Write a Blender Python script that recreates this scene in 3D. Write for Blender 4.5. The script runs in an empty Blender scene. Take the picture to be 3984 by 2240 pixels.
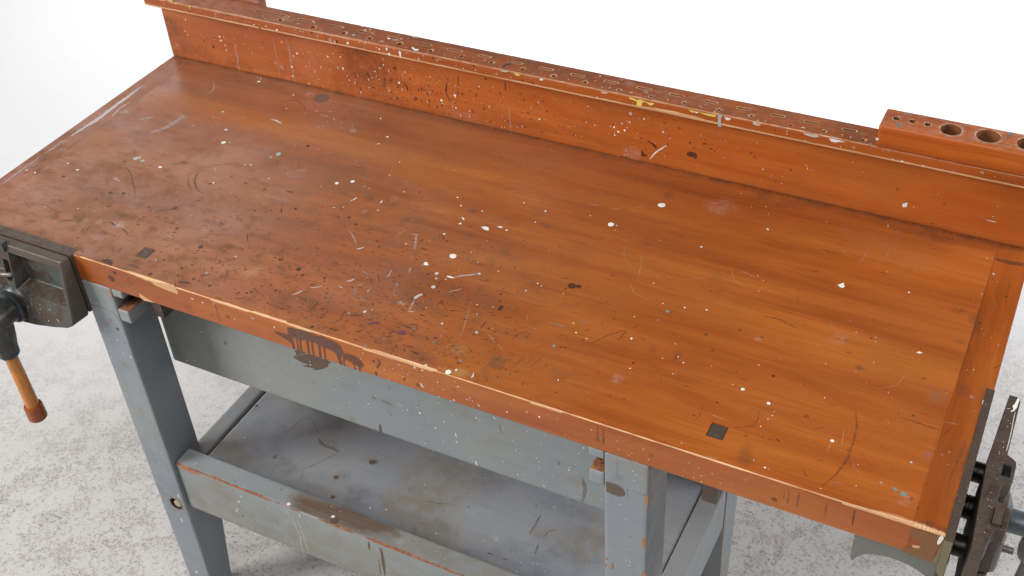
import bpy, bmesh, math, random
import numpy as np
from mathutils import Vector, Matrix

S = bpy.context.scene
COL = S.collection
H0 = 0.86                      # height of the bench top above the floor
ROOT = Vector((-0.8, 0.25, 0.0))
rnd = random.Random(7)

# paint, dents and stains, in metres on each surface of the bench
MARKS={'T':[('d','w',-1.3395,.4269,.0018),('d','w',-1.2965,.3801,.0024),('d','w',-1.2747,.3451,.004),('d','w',-1.2643,.3493,.0012),
('d','g',-1.165,.3521,.0042),('d','g',-1.1716,.3385,.0019),('d','w',-1.1979,.3028,.0013),('d','w',-1.1885,.3067,.0014),('d','w',-1.025,.3172,.003),
('d','w',-1.0036,.331,.0035),('d','w',-1.0209,.4675,.0022),('d','w',-1.0235,.4434,.0016),('d','k',-1.0262,.4406,.0026),('d','c',-1.1555,.4847,.0022),
('d','w',-1.1396,.4817,.0012),('d','w',-1.1204,.4753,.0009),('d','w',-1.0634,.5139,.0016),('d','w',-.9617,.409,.0011),('d','w',-.9565,.369,.0011),
('d','w',-.9677,.3248,.001),('d','w',-.9108,.3382,.001),('d','r2',-.9261,.3397,.0022),('d','w',-1.2139,.2396,.0017),('d','w',-1.2356,.2725,.001),
('d','w',-1.1362,.2847,.0011),('d','d',-1.1332,.3921,.0029),('d','d',-1.1037,.2025,.0021),('d','d',-1.046,.2315,.0024),('d','d',-1.0556,.1986,.0016),
('d','m',-1.1247,.2574,.0022),('d','d',-.971,.2394,.0019),('d','d',-.9547,.245,.0026),('d','d',-.9347,.2344,.0024),('d','w',-.9783,.2654,.001),
('d','k',-1.0867,.4612,.006),('d','w',-1.3436,.4059,.0008),('d','w',-1.2904,.4265,.0008),('d','w',-1.3235,.3768,.0007),('d','w',-1.2943,.3458,.0008),
('d','w',-1.1977,.4791,.001),('d','w',-1.1594,.4997,.001),('d','w',-1.1453,.4709,.0007),('d','w',-1.1432,.4535,.0007),('d','w',-1.089,.5098,.0007),
('d','w',-1.0403,.4645,.0007),('d','w',-1.1096,.3885,.0007),('d','w',-1.1536,.3838,.0009),('d','w',-1.1524,.4118,.0007),('d','k',-1.127,.4027,.0013),
('d','w',-1.0437,.2985,.0009),('d','w',-.9773,.3269,.001),('d','d',-.9797,.2386,.0011),('d','m',-1.1646,.2601,.0021),('d','m',-1.1975,.267,.002),
('d','d',-1.1933,.2298,.0013),('s','w',.0014,[(-1.243,.4379),(-1.2328,.4392),(-1.2175,.4346)]),('s','c',.0017,[(-1.1689,.4841),(-1.159,.4844)]),
('s','k',.0008,[(-1.1172,.4766),(-1.1051,.4656)]),('s','k',.0025,[(-1.0996,.4851),(-1.0993,.4783),(-1.0937,.4708)]),('s','k',.0005,[(-1.0447,.4209),
(-1.0411,.4364),(-1.0396,.4539)]),('s','d2',.0008,[(-1.2516,.2666),(-1.242,.2821),(-1.2306,.2932),(-1.2135,.299),(-1.189,.3014)]),
('s','d2',.0019,[(-1.0368,.3692),(-1.0249,.369),(-1.0045,.3711)]),('s','d2',.0007,[(-1.0187,.4023),(-1.0104,.3877)]),('s','d2',.0015,[(-1.1307,.1907),
(-1.1184,.1786),(-1.1149,.1698)]),('s','d2',.0012,[(-1.0734,.234),(-1.0587,.2105)]),('s','w',.0015,[(-.977,.2841),(-.9739,.2896),(-.9729,.2964)]),
('s','w',.0018,[(-.93,.2967),(-.9305,.3047)]),('s','w',.0009,[(-.9934,.2574),(-.9887,.2606)]),('s','d2',.001,[(-1.0087,.2557),(-.994,.2607),
(-.9875,.2599)]),('s','w',.0015,[(-.925,.2792),(-.9215,.2795)]),('s','c',.0004,[(-1.0579,.274),(-1.042,.2499),(-1.0344,.2345)]),
('s','d2',.0005,[(-1.1647,.1939),(-1.1548,.1817)]),('s','d2',.0008,[(-.989,.2375),(-.9821,.2427),(-.9675,.2431)]),('p','d2',[(-1.0896,.2681),
(-1.0798,.2698),(-1.0754,.268),(-1.0796,.265),(-1.0857,.2649)]),('o','y',-1.119,.241,.0217,.0128,.8),('o','g',-1.132,.27,.0183,.0094,.7),
('o','h',-1.108,.31,.0222,.0116,.5),('o','h',-1.1,.325,.0081,.0118,.5),('o','g',-.952,.304,.0106,.0112,.9),('o','g',-1.069,.27,.0144,.0074,.6),
('o','h',-1.09,.244,.0216,.0073,.4),('o','g',-1.028,.348,.011,.0118,.4),('o','g',-1.274,.308,.0205,.024,.4),('o','g',-1.261,.378,.0157,.0169,.3),
('o','h',-.941,.267,.0052,.0063,.7),('o','g',-.869,.272,.0092,.0107,.7),('o','h',-.917,.316,.0118,.0112,.3),('d','g',-1.1645,.3514,.0043),
('d','g',-1.1707,.3381,.0017),('d','w',-1.2968,.38,.0022),('d','w',-1.0246,.3168,.0029),('d','w',-1.3397,.4271,.0016),('d','w',-1.2387,.4793,.0014),
('d','w',-1.2544,.5233,.0016),('d','w',-1.3548,.5516,.0012),('d','w',-1.3468,.5501,.0014),('d','w',-1.3432,.5395,.0031),('d','u',-1.2011,.5327,.0143),
('d','d',-1.132,.3911,.003),('d','c',-1.1546,.4844,.002),('d','w',-1.3272,.2423,.0028),('d','w',-1.1984,.3031,.0011),('d','w',-1.1886,.3067,.0013),
('d','c',-1.3096,.2815,.0026),('d','g3',-1.3685,.2455,.0031),('d','g3',-1.3842,.2469,.0048),('d','g3',-1.3798,.2509,.0031),
('d','w',-1.535,.1468,.0015),('d','w',-1.516,.1465,.0015),('d','w',-1.4835,.19,.0013),('d','w',-1.3595,.37,.0011),('d','d',-1.3949,.2325,.002),
('d','d',-1.4626,.1568,.0024),('d','w',-1.3445,.4049,.0009),('d','w',-1.2911,.4265,.0009),('d','w',-1.1501,.4488,.0009),
('s','c',.0025,[(-1.4226,.5069),(-1.4121,.4966),(-1.4044,.4816),(-1.4042,.4639),(-1.4047,.4587)]),('s','c',.0015,[(-1.405,.502),(-1.4055,.4889),
(-1.4026,.4773)]),('s','c',.0015,[(-1.418,.4737),(-1.4112,.4662)]),('s','w',.0017,[(-1.2425,.4385),(-1.2326,.4387),(-1.2177,.4345)]),
('s','k',.0015,[(-1.3053,.5545),(-1.2888,.5543),(-1.2749,.5598),(-1.2727,.5546),(-1.2946,.55)]),('s','k',.0008,[(-1.193,.4799),(-1.207,.5057),
(-1.2022,.5174),(-1.1748,.5274),(-1.1643,.518),(-1.1514,.4943)]),('s','d2',.0015,[(-1.2634,.4978),(-1.2422,.5088),(-1.2171,.5016),(-1.2044,.4873)]),
('s','w',.001,[(-1.1851,.4902),(-1.1801,.4932)]),('s','c',.0019,[(-1.1692,.4833),(-1.1605,.4849),(-1.1552,.4832)]),('s','w',.0021,[(-1.4516,.1834),
(-1.4565,.1792)]),('s','d2',.0007,[(-1.2707,.2487),(-1.2629,.2667),(-1.2307,.2928),(-1.198,.3041)]),('s','d2',.0011,[(-1.2617,.2357),(-1.2544,.2223),
(-1.2364,.2094)]),('s','d2',.0014,[(-1.2587,.2579),(-1.2534,.2392),(-1.24,.2241),(-1.2217,.2114)]),('s','d2',.0012,[(-1.3888,.2255),(-1.3612,.2071),
(-1.3395,.1869),(-1.3247,.1747)]),('s','h',.0027,[(-1.3815,.1862),(-1.3624,.1824)]),('s','c',.0009,[(-1.5071,.1042),(-1.509,.1001),(-1.5022,.0947),
(-1.4948,.0978),(-1.4956,.1036)]),('s','c',.0007,[(-1.5094,.102),(-1.5014,.1074)]),('s','k',.0015,[(-1.5187,.339),(-1.5282,.3619),(-1.5219,.3867)]),
('s','d2',.0009,[(-1.5148,.5519),(-1.5137,.5387),(-1.5122,.5095),(-1.5119,.4595)]),('s','d2',.0006,[(-1.5102,.384),(-1.5199,.2021)]),
('o','h',-1.542,.442,.0142,.0077,.6),('o','h',-1.51,.359,.0137,.009,.9),('o','h',-1.458,.356,.0158,.0045,.6),('o','h',-1.398,.385,.0135,.009,.8),
('o','h',-1.402,.36,.0134,.0064,.6),('o','h',-1.409,.329,.0133,.0048,.6),('o','g',-1.499,.159,.0128,.0122,.7),('o','g',-1.297,.268,.0106,.0058,1),
('o','g',-1.375,.201,.0126,.0093,.5),('o','g',-1.329,.208,.025,.0154,.5),('o','g',-1.42,.149,.0167,.0119,.5),('o','h',-1.521,.219,.0132,.0065,.5),
('o','g',-1.208,.555,.0568,.0159,.6),('o','g',-1.348,.545,.0935,.026,.6),('o','g',-1.52,.547,.0292,.0083,.6),('o','h',-1.229,.536,.0091,.0098,.7),
('o','g',-1.279,.319,.0257,.0167,.35),('o','h',-1.541,.44,.008,.0066,.30000000000000004),('o','h',-1.54,.425,.008,.0065,.55),
('o','h',-1.539,.411,.008,.0064,.8),('o','h',-1.542,.395,.0079,.0063,.30000000000000004),('o','h',-1.541,.381,.0079,.0063,.95),
('o','h',-1.539,.367,.0079,.0062,.95),('o','h',-1.542,.351,.0078,.0061,.95),('o','h',-1.541,.337,.0078,.0061,.95),('o','h',-1.54,.324,.0077,.006,.95),
('o','h',-1.543,.309,.0077,.0059,.95),('o','h',-1.542,.295,.0077,.0059,.95),('o','h',-1.54,.282,.0076,.0058,.8),
('o','h',-1.543,.267,.0076,.0057,.30000000000000004),('o','h',-1.542,.254,.0076,.0057,.55),('o','h',-1.541,.241,.0075,.0056,.8),
('o','h',-1.544,.227,.0075,.0055,.30000000000000004),('o','h',-1.542,.214,.0075,.0055,.55),('o','h',-1.541,.202,.0074,.0054,.8),
('o','h',-1.544,.188,.0074,.0054,.30000000000000004),('o','h',-1.543,.175,.0074,.0053,.55),('o','h',-1.542,.163,.0073,.0052,.8),
('o','h',-1.544,.149,.0073,.0052,.30000000000000004),('o','h',-1.543,.137,.0073,.0051,.55),('o','h',-1.542,.125,.0073,.0051,.8),
('o','h',-1.545,.112,.0072,.005,.30000000000000004),('o','h',-1.544,.1,.0072,.005,.55),('d','w',-1.4534,.1814,.0018),('d','w',-1.5164,.1469,.0015),
('d','w',-1.5352,.1463,.0011),('d','w',-1.3284,.2419,.0026),('d','w',-1.373,.0955,.0011),('d','w',-1.4271,.0771,.0009),('d','w',-1.1667,.0398,.0009),
('d','w',-1.1978,.128,.0007),('d','m',-1.4625,.157,.0026),('d','d2',-1.3547,.151,.0031),('d','d',-1.3333,.1575,.0031),('d','d2',-1.3637,.128,.0025),
('d','d',-1.4115,.109,.001),('d','m',-1.1888,.116,.0029),('d','d2',-1.185,.1065,.0019),('d','d2',-1.1821,.0982,.0019),('d','d2',-1.228,.1579,.005),
('d','d2',-1.3074,.0823,.0017),('d','r3',-1.1553,.0718,.0012),('d','d2',-1.3772,.168,.0021),('d','d',-1.29,.0323,.0008),('d','d2',-1.1115,.0242,.0021),
('d','d2',-1.1517,.009,.003),('d','d2',-1.2585,.1712,.0016),('d','d2',-1.2056,.1892,.0025),('d','d',-1.4232,.1494,.0009),
('s','d',.0013,[(-1.378,.0567),(-1.3709,.0608),(-1.3636,.0674)]),('s','d',.001,[(-1.3223,.0462),(-1.3265,.0624)]),('s','d',.0012,[(-1.3186,.0422),
(-1.3163,.0521),(-1.3225,.0653)]),('s','d',.0016,[(-1.301,.088),(-1.2933,.0867),(-1.2846,.0824)]),('s','d2',.0015,[(-1.2734,.0826),(-1.2591,.0774),
(-1.2479,.071)]),('s','d2',.0016,[(-1.285,.1212),(-1.2711,.1155),(-1.261,.1151)]),('s','d2',.0013,[(-1.2587,.1012),(-1.2595,.1134),(-1.2524,.1279),
(-1.2452,.1425),(-1.2332,.1534)]),('s','d2',.0008,[(-1.2535,.0932),(-1.2576,.1074),(-1.2555,.122),(-1.2476,.1357)]),('s','d2',.001,[(-1.2639,.1464),
(-1.2567,.133)]),('s','d2',.0012,[(-1.3864,.2211),(-1.3689,.2129),(-1.3477,.1964),(-1.325,.1761),(-1.3041,.1509)]),('s','d2',.0011,[(-1.3569,.223),
(-1.3542,.2318),(-1.3544,.2382)]),('s','d2',.0012,[(-1.2665,.2426),(-1.2584,.2284),(-1.2454,.2165),(-1.2359,.2107)]),('s','d2',.0012,[(-1.2571,.2591),
(-1.2549,.2449),(-1.2454,.2288),(-1.2312,.2151),(-1.2192,.2104),(-1.2064,.2085)]),('s','d2',.0009,[(-1.2555,.2497),(-1.2466,.2333),(-1.2331,.2216),
(-1.2226,.2187)]),('s','d2',.0005,[(-1.3531,.0787),(-1.3436,.0838),(-1.3289,.0877),(-1.3183,.0944)]),('s','d2',.0005,[(-1.3356,.0768),(-1.3296,.0794),
(-1.3224,.0733),(-1.3185,.0546)]),('s','d2',.0005,[(-1.3206,.0695),(-1.3145,.0755),(-1.3063,.071),(-1.3057,.0622),(-1.3126,.0571)]),
('s','d2',.0005,[(-1.3379,.0577),(-1.3321,.0443),(-1.3273,.0286)]),('s','d2',.0013,[(-1.3354,.0497),(-1.3399,.0455),(-1.3461,.0451)]),
('s','d2',.0008,[(-1.3636,.0434),(-1.3523,.0403)]),('s','d2',.0009,[(-1.2671,.0108),(-1.2635,.0262),(-1.2536,.0276)]),('s','r2',.0007,[(-1.232,-.0017),
(-1.2313,.0133)]),('s','r2',.0006,[(-1.2566,-.0059),(-1.2578,.0041)]),('s','d2',.0008,[(-1.4518,.0737),(-1.4444,.0804),(-1.4255,.0823),(-1.4052,.0755),
(-1.386,.0625)]),('s','d2',.0007,[(-1.4447,.0542),(-1.4321,.0571),(-1.4199,.0553)]),('s','m',.0011,[(-1.4491,.0291),(-1.4486,.0363)]),
('s','d2',.0012,[(-1.4225,.0265),(-1.4205,.0297)]),('s','d2',.0013,[(-1.3991,.0183),(-1.3974,.0217)]),('s','d2',.0008,[(-1.4443,.0242),
(-1.4404,.0224)]),('s','d2',.0004,[(-1.3277,.0574),(-1.3244,.0431)]),('s','d2',.0005,[(-1.2763,.0557),(-1.2715,.0522)]),
('s','d2',.0004,[(-1.3517,.0816),(-1.3473,.0823),(-1.3476,.0718),(-1.3475,.0627)]),('s','d2',.0004,[(-1.2843,.1308),(-1.2842,.1402)]),
('s','d2',.0005,[(-1.2877,.097),(-1.2983,.1109)]),('s','d2',.0005,[(-1.5106,.0708),(-1.4829,.075)]),('s','d2',.0005,[(-1.5142,.0656),(-1.5138,.0828)]),
('s','d2',.002,[(-1.534,.1538),(-1.5308,.1616),(-1.524,.1696)]),('s','d2',.0017,[(-1.5321,.1353),(-1.5295,.1492)]),('s','d2',.0015,[(-1.1995,.0164),
(-1.1854,.0162),(-1.1734,.013)]),('s','d2',.001,[(-1.1256,.0752),(-1.1196,.0773)]),('s','d2',.0009,[(-1.1237,.0824),(-1.1199,.0872)]),
('s','d2',.0032,[(-1.126,.091),(-1.1203,.0935)]),('s','h2',.0004,[(-1.278,.0694),(-1.2811,.0748)]),('s','h2',.0005,[(-1.258,.0891),(-1.2365,.0903)]),
('s','h2',.0005,[(-1.3034,.1656),(-1.2951,.1559)]),('p','m2',[(-1.245,.0075),(-1.2384,.0124),(-1.2288,.0123),(-1.2222,.0067),(-1.2211,.0019),
(-1.2288,.0018),(-1.2386,.0039)]),('o','h',-1.283,.089,.0155,.0099,.95),('o','h',-1.315,.081,.0096,.0099,.5),('o','h',-1.342,.106,.0123,.0136,.4),
('o','h',-1.296,.145,.0135,.0157,.35),('o','h',-1.296,.048,.0153,.0096,.5),('o','p',-1.283,.008,.0085,.0092,.7),('o','g',-1.298,.015,.0081,.0062,.9),
('o','g',-1.222,.086,.0129,.0147,.8),('o','g',-1.457,.075,.0136,.0102,.8),('o','g',-1.425,.096,.0082,.0086,.8),('o','g',-1.413,.142,.0163,.0107,.6),
('o','g',-1.498,.157,.0116,.0092,.6),('o','g',-1.45,.126,.0151,.0071,.5),('o','g',-1.332,.216,.0176,.0112,.6),('o','g',-1.362,.193,.0097,.0111,.6),
('o','h',-1.374,.185,.0076,.004,.9),('o','g',-1.411,.071,.0183,.0084,.6),('o','g',-1.189,.021,.017,.0076,.7),('o','g',-1.151,.054,.0148,.0078,.7),
('o','g',-1.204,.068,.0069,.008,.6),('o','g',-1.339,.099,.0048,.0042,.7),('o','g',-1.208,.042,.0081,.0094,.5),('o','g',-1.255,.046,.0105,.0079,.4),
('o','h',-1.544,.113,.0179,.0052,.5),('o','g',-1.168,.023,.0068,.0061,.6),('o','g',-1.417,.056,.0487,.0149,.35),('d','w',-.7583,.2237,.0054),
('d','w',-.7868,.193,.0031),('d','w2',-.7603,.1786,.0031),('d','w2',-.7552,.1683,.0019),('d','w2',-.7495,.1501,.0033),('d','w',-.7971,.2661,.0018),
('d','w2',-.838,.2219,.0016),('d','w2',-.7032,.2025,.0024),('d','w',-.6804,.2188,.0009),('d','w',-.7377,.2422,.0009),('d','w',-.7173,.2251,.0007),
('d','w',-.7418,.1721,.0011),('d','w2',-.6987,.0857,.0019),('d','g3',-.6465,.0887,.0025),('d','m2',-.6405,.1495,.0032),('d','m2',-.6402,.144,.0026),
('d','w',-.8127,.1957,.0007),('d','w',-.8039,.0714,.0008),('d','c',-.8298,.0527,.0018),('d','w2',-.8114,.0644,.0026),('d','w',-.8092,.2424,.0007),
('d','w',-.734,.1967,.0007),('d','w',-.6734,.1405,.0009),('d','w',-.6503,.1447,.0008),('d','w',-.6306,.1045,.0006),('d','w',-.6641,.1226,.0008),
('d','d2',-.9222,.182,.0021),('d','d2',-.955,.1599,.0016),('d','d2',-.982,.2009,.0021),('d','d2',-.8209,.2386,.0023),('d','d',-.7844,.2527,.0016),
('d','d',-.7373,.1438,.0015),('d','d',-.7156,.1445,.0015),('d','m',-.9063,.1045,.0022),('d','d2',-.8718,.0705,.0018),('d','d2',-.8706,.0453,.002),
('d','d2',-.8803,.0678,.002),('d','d2',-.8377,.0312,.0015),('d','d2',-.8552,.2551,.0012),('d','d2',-.9031,.2239,.0019),('d','d',-.8276,.2088,.001),
('d','m',-.862,.0079,.0023),('d','m',-.8278,.0152,.0023),('d','w',-.7289,.2767,.0006),('d','r3',-.8328,.2024,.0007),('p','w',[(-.7539,.3033),
(-.7488,.3066),(-.7422,.3071),(-.7396,.2995),(-.7428,.2992),(-.747,.3007)]),('p','w',[(-.7325,.3134),(-.7274,.3156),(-.7221,.3145),(-.7259,.3125)]),
('p','w',[(-.7445,.1798),(-.7372,.181),(-.7305,.1795),(-.7365,.1773),(-.7416,.1771)]),('p','w',[(-.7896,.1908),(-.7811,.1924),(-.781,.19),
(-.7866,.188)]),('p','p',[(-.759,.0442),(-.7544,.0471),(-.7476,.0465),(-.7418,.0517),(-.7347,.0494),(-.7347,.0441),(-.7426,.0424),(-.7478,.0446),
(-.7553,.0422)]),('p','p',[(-.7947,.0431),(-.7898,.0498),(-.784,.0532),(-.7779,.0528),(-.7779,.0495),(-.7864,.0486),(-.7882,.0432)]),
('p','n',[(-.9036,.0596),(-.8837,.0586),(-.8839,.0359),(-.886,.034)]),('s','w',.0015,[(-.8997,.1813),(-.8957,.1851),(-.8919,.1897)]),
('s','h2',.0007,[(-.8618,.2284),(-.8578,.2452),(-.8493,.2642)]),('s','h2',.0006,[(-.8631,.2376),(-.8558,.2537)]),('s','h3',.0019,[(-.732,.1812),
(-.7259,.1868),(-.7204,.1911),(-.7121,.1953),(-.704,.2021)]),('s','w',.0014,[(-.7207,.1916),(-.7132,.1948)]),('s','w2',.0007,[(-.7243,.1484),
(-.7193,.1534),(-.7132,.1589),(-.7092,.1636)]),('s','w',.0006,[(-.7905,.1853),(-.7878,.1899)]),('s','h3',.0046,[(-.7557,.1301),(-.7606,.1251),
(-.7613,.1162)]),('s','h4',.0034,[(-.7602,.1176),(-.7577,.1045),(-.7548,.0908)]),('s','h3',.001,[(-.7564,.0891),(-.7467,.0924)]),
('s','h4',.0025,[(-.7769,.1037),(-.7692,.0986),(-.7669,.1034)]),('s','h3',.0014,[(-.9133,.0778),(-.9059,.0814),(-.8986,.089)]),
('s','h3',.0021,[(-.8738,.1109),(-.8671,.1144),(-.8647,.1214)]),('s','h5',.0035,[(-.8023,.1392),(-.7988,.129)]),('s','h5',.0039,[(-.7976,.1236),
(-.7931,.114)]),('s','h5',.0009,[(-.7954,.1168),(-.7837,.1238)]),('s','h4',.0011,[(-.7875,.1125),(-.7958,.1109)]),('s','h4',.0026,[(-.8519,.1101),
(-.847,.1151)]),('s','h5',.0019,[(-.8511,.1045),(-.8446,.086)]),('s','h4',.0037,[(-.835,.2472),(-.827,.2313),(-.8192,.2155)]),
('s','h4',.0024,[(-.8433,.247),(-.8317,.2487)]),('s','h4',.0032,[(-.9355,.2157),(-.9231,.2078),(-.9077,.1928)]),('s','h4',.0031,[(-.8253,.1593),
(-.8218,.1467),(-.8232,.1402)]),('s','h4',.003,[(-.833,.1123),(-.8304,.1018)]),('s','h4',.0014,[(-.8655,.1421),(-.8529,.1374),(-.8465,.1382)]),
('s','h4',.0035,[(-.8037,.1777),(-.7987,.1646)]),('s','h3',.0012,[(-.8777,.098),(-.8688,.096)]),('s','d',.0006,[(-.9031,.0589),(-.8837,.0586)]),
('s','d',.0008,[(-.8839,.0359),(-.8832,.0579)]),('s','d',.0008,[(-.8618,.0482),(-.8589,.0299)]),('s','d',.0009,[(-.8378,.0567),(-.8344,.0323)]),
('s','d2',.002,[(-.8259,.0507),(-.8172,.0517),(-.8105,.0577)]),('s','d',.0014,[(-.8649,.0348),(-.8597,.0351)]),('s','d2',.0011,[(-.9153,.1433),
(-.9034,.1381),(-.8979,.1426),(-.8886,.1434)]),('s','d',.0009,[(-.8447,.1309),(-.8338,.1202)]),('s','d',.0009,[(-.8394,.1432),(-.8309,.1329),
(-.8249,.1276)]),('s','d2',.0006,[(-.7918,.1497),(-.785,.1349)]),('s','d2',.0004,[(-.9092,.173),(-.8643,.1467),(-.8163,.1137),(-.7936,.0985)]),
('s','d2',.0004,[(-.9293,.1666),(-.9275,.1361),(-.9268,.1058)]),('s','d',.0017,[(-.813,.2227),(-.8075,.2215),(-.8015,.223)]),
('s','d',.0014,[(-.7249,.1196),(-.7214,.1249),(-.7153,.1209)]),('s','r3',.0014,[(-.7136,.1179),(-.7072,.1132),(-.6964,.1169),(-.6843,.1203)]),
('s','r3',.0018,[(-.7415,.1012),(-.7345,.1037)]),('s','r3',.0009,[(-.73,.0959),(-.7214,.1)]),('s','d2',.0012,[(-.7478,.1646),(-.7437,.1526),
(-.7443,.1331)]),('s','d2',.0006,[(-.7438,.139),(-.7471,.1988)]),('s','d',.0014,[(-.7533,.1282),(-.7483,.1275)]),('s','d',.0013,[(-.741,.0665),
(-.7289,.0708)]),('s','d',.0006,[(-.7301,.073),(-.7247,.0582)]),('s','d',.0008,[(-.7414,.0618),(-.727,.059)]),('s','d2',.0016,[(-.7474,.061),
(-.741,.061)]),('s','d',.0011,[(-.7543,.0543),(-.7469,.0549)]),('s','d2',.002,[(-.7675,.0881),(-.7583,.0902)]),('s','d2',.0011,[(-.6832,.1728),
(-.6849,.1567)]),('s','r3',.0011,[(-.6456,.116),(-.6459,.0979)]),('s','d2',.0009,[(-.701,.1915),(-.6823,.1907)]),('s','d2',.0007,[(-.7152,.1649),
(-.7008,.1672)]),('s','d2',.0003,[(-.6819,.185),(-.6569,.1593)]),('s','d2',.0006,[(-.6629,.1806),(-.6354,.179)]),('s','r3',.0005,[(-.7173,.2196),
(-.6842,.2317)]),('s','r3',.0009,[(-.6791,.1365),(-.6664,.1364)]),('s','d',.0011,[(-.6918,.1433),(-.6855,.146)]),('s','d',.001,[(-.6797,.1049),
(-.6717,.1065)]),('s','d2',.0008,[(-.679,.1152),(-.6718,.123)]),('s','c',.0003,[(-.6785,.1331),(-.6714,.1012),(-.6622,.073)]),
('s','c',.0005,[(-.6323,.0931),(-.6148,.0831)]),('s','c',.0006,[(-.8943,.0928),(-.8893,.0823)]),('s','p',.0011,[(-.7845,.0539),(-.7824,.0548)]),
('s','p',.0011,[(-.8608,.1811),(-.859,.1849)]),('s','m',.0012,[(-.9098,.0891),(-.9153,.0828)]),('s','d2',.0013,[(-.8046,.0361),(-.7921,.037)]),
('s','d2',.0018,[(-.8479,.0155),(-.8339,.0144),(-.8248,.0147)]),('s','d2',.0005,[(-.7803,.1359),(-.7629,.1357),(-.7504,.1323)]),
('s','d2',.0006,[(-.8015,.1027),(-.7926,.097)]),('s','d2',.0008,[(-.7247,.2661),(-.7079,.2648)]),('s','d2',.0005,[(-.8815,.1827),(-.8891,.1837)]),
('s','d2',.0017,[(-.9138,.2249),(-.9029,.2372)]),('s','d2',.001,[(-.9,.2395),(-.8733,.2311)]),('o','e',-.892,.204,.0064,.0102,.9),
('o','e',-.864,.213,.0061,.0093,.8),('o','e',-.781,.292,.0062,.0071,.9),('o','g',-.702,.276,.011,.0104,.8),('o','g',-.704,.242,.0087,.0084,1),
('o','g',-.698,.259,.0098,.0102,.5),('o','g',-.795,.176,.0065,.0081,.9),('o','g',-.807,.161,.014,.0192,.5),('o','h',-.834,.087,.0095,.009,.4),
('o','g',-.878,.168,.0221,.0163,.2),('o','h',-.776,.1,.0063,.0075,.5),('o','g',-.917,.112,.0065,.0063,.6),('o','g',-.915,.083,.0054,.0046,.7),
('o','g',-.787,.066,.0124,.0087,.4),('o','g',-.785,.034,.0265,.0127,.7),('o','g',-.712,.048,.0161,.007,.6),('o','p',-.697,.177,.0074,.0079,.5),
('o','p',-.662,.123,.0051,.0027,.6),('o','g',-.83,.171,.0327,.0227,.2),('o','g',-.753,.273,.0089,.007,.35),('o','h',-.825,.149,.054,.0477,.12),
('d','w',-.5234,.4608,.0058),('d','w',-.5754,.3854,.0049),('d','w',-.5666,.3862,.0011),('d','w',-.6811,.3782,.0017),('d','w',-.7214,.3845,.0012),
('d','w',-.6129,.3934,.001),('d','w',-.8244,.3576,.0016),('d','w',-.7712,.3401,.0012),('d','w',-.8087,.3399,.0014),('d','w',-.683,.3462,.0012),
('d','w',-.7141,.3113,.0017),('d','m2',-.5687,.2303,.0061),('d','m2',-.5595,.2329,.0039),('d','m2',-.5746,.2207,.0016),('d','w',-.6081,.2127,.0009),
('d','w',-.624,.1947,.0012),('d','w',-.6802,.2187,.0011),('d','w',-.4655,.2813,.0009),('d','w',-.4376,.2449,.001),('d','g4',-.4254,.2316,.0027),
('d','w',-.4496,.1607,.0017),('d','w',-.4627,.2033,.0009),('d','w',-.4312,.2098,.0007),('d','w',-.4291,.1069,.0011),('d','w',-.3977,.1416,.0008),
('d','w',-.3802,.1526,.001),('d','w',-.375,.1198,.0008),('d','w2',-.6987,.0854,.0016),('d','g3',-.6468,.0892,.0024),('d','w3',-.6442,.005,.004),
('d','w',-.6367,.0129,.0017),('d','w',-.6779,.0043,.0015),('d','w',-.6733,.1403,.0009),('d','m2',-.6394,.147,.003),('d','r3',-.5253,.2741,.0016),
('d','g4',-.5383,.1065,.0024),('d','k',-.4937,.3775,.0013),('d','w',-.5045,.1371,.001),('d','y',-.5225,.1424,.0015),('d','y',-.5337,.1582,.0012),
('d','w',-.5056,.0494,.001),('d','w',-.6159,.2158,.0011),('p','w',[(-.7931,.314),(-.7891,.3138),(-.786,.3095),(-.7888,.3091)]),
('p','w',[(-.7898,.2969),(-.7874,.3023),(-.785,.2971)]),('p','w',[(-.7534,.3031),(-.7478,.3055),(-.7398,.3034),(-.7392,.3),(-.7456,.2991)]),
('p','w',[(-.7324,.313),(-.7274,.3166),(-.7222,.3152)]),('p','n',[(-.6032,.0583),(-.5828,.0582),(-.5825,.0354),(-.6042,.0355)]),
('p','w2',[(-.6132,.0191),(-.6113,.0064),(-.6088,.0102)]),('s','h2',.0008,[(-.5925,.4213),(-.575,.4294)]),('s','h2',.0006,[(-.5628,.4368),
(-.5424,.451)]),('s','h2',.0008,[(-.6291,.4211),(-.6116,.422)]),('s','h5',.0016,[(-.5658,.1457),(-.5546,.1476),(-.5393,.1468)]),
('s','h5',.0013,[(-.5304,.1641),(-.5138,.1668)]),('s','r3',.0012,[(-.464,.1737),(-.4811,.1546),(-.4964,.1277)]),('s','r3',.0011,[(-.4613,.1763),
(-.4647,.1501)]),('s','r3',.0009,[(-.4557,.1817),(-.4501,.1915)]),('s','d2',.0016,[(-.583,.119),(-.5938,.1084),(-.5958,.0944)]),
('s','d2',.0015,[(-.6456,.1141),(-.6452,.0978)]),('s','d2',.0014,[(-.564,.0726),(-.57,.0533)]),('s','d2',.0011,[(-.5431,.0818),(-.5497,.0594)]),
('s','c',.0005,[(-.6318,.0918),(-.6116,.0803),(-.5906,.0666)]),('s','d2',.0007,[(-.3848,.1074),(-.3844,.097)]),('s','d2',.0004,[(-.4654,.2836),
(-.4203,.2744)]),('s','d2',.0009,[(-.6642,.1796),(-.6319,.1802)]),('s','d2',.0007,[(-.6232,.1713),(-.5984,.1712),(-.5722,.1763)]),
('s','h2',.0009,[(-.5572,.2186),(-.5465,.2176)]),('s','c',.0006,[(-.6858,.1443),(-.6679,.0939),(-.6625,.0726)]),('s','h2',.0006,[(-.7027,.4088),
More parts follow.
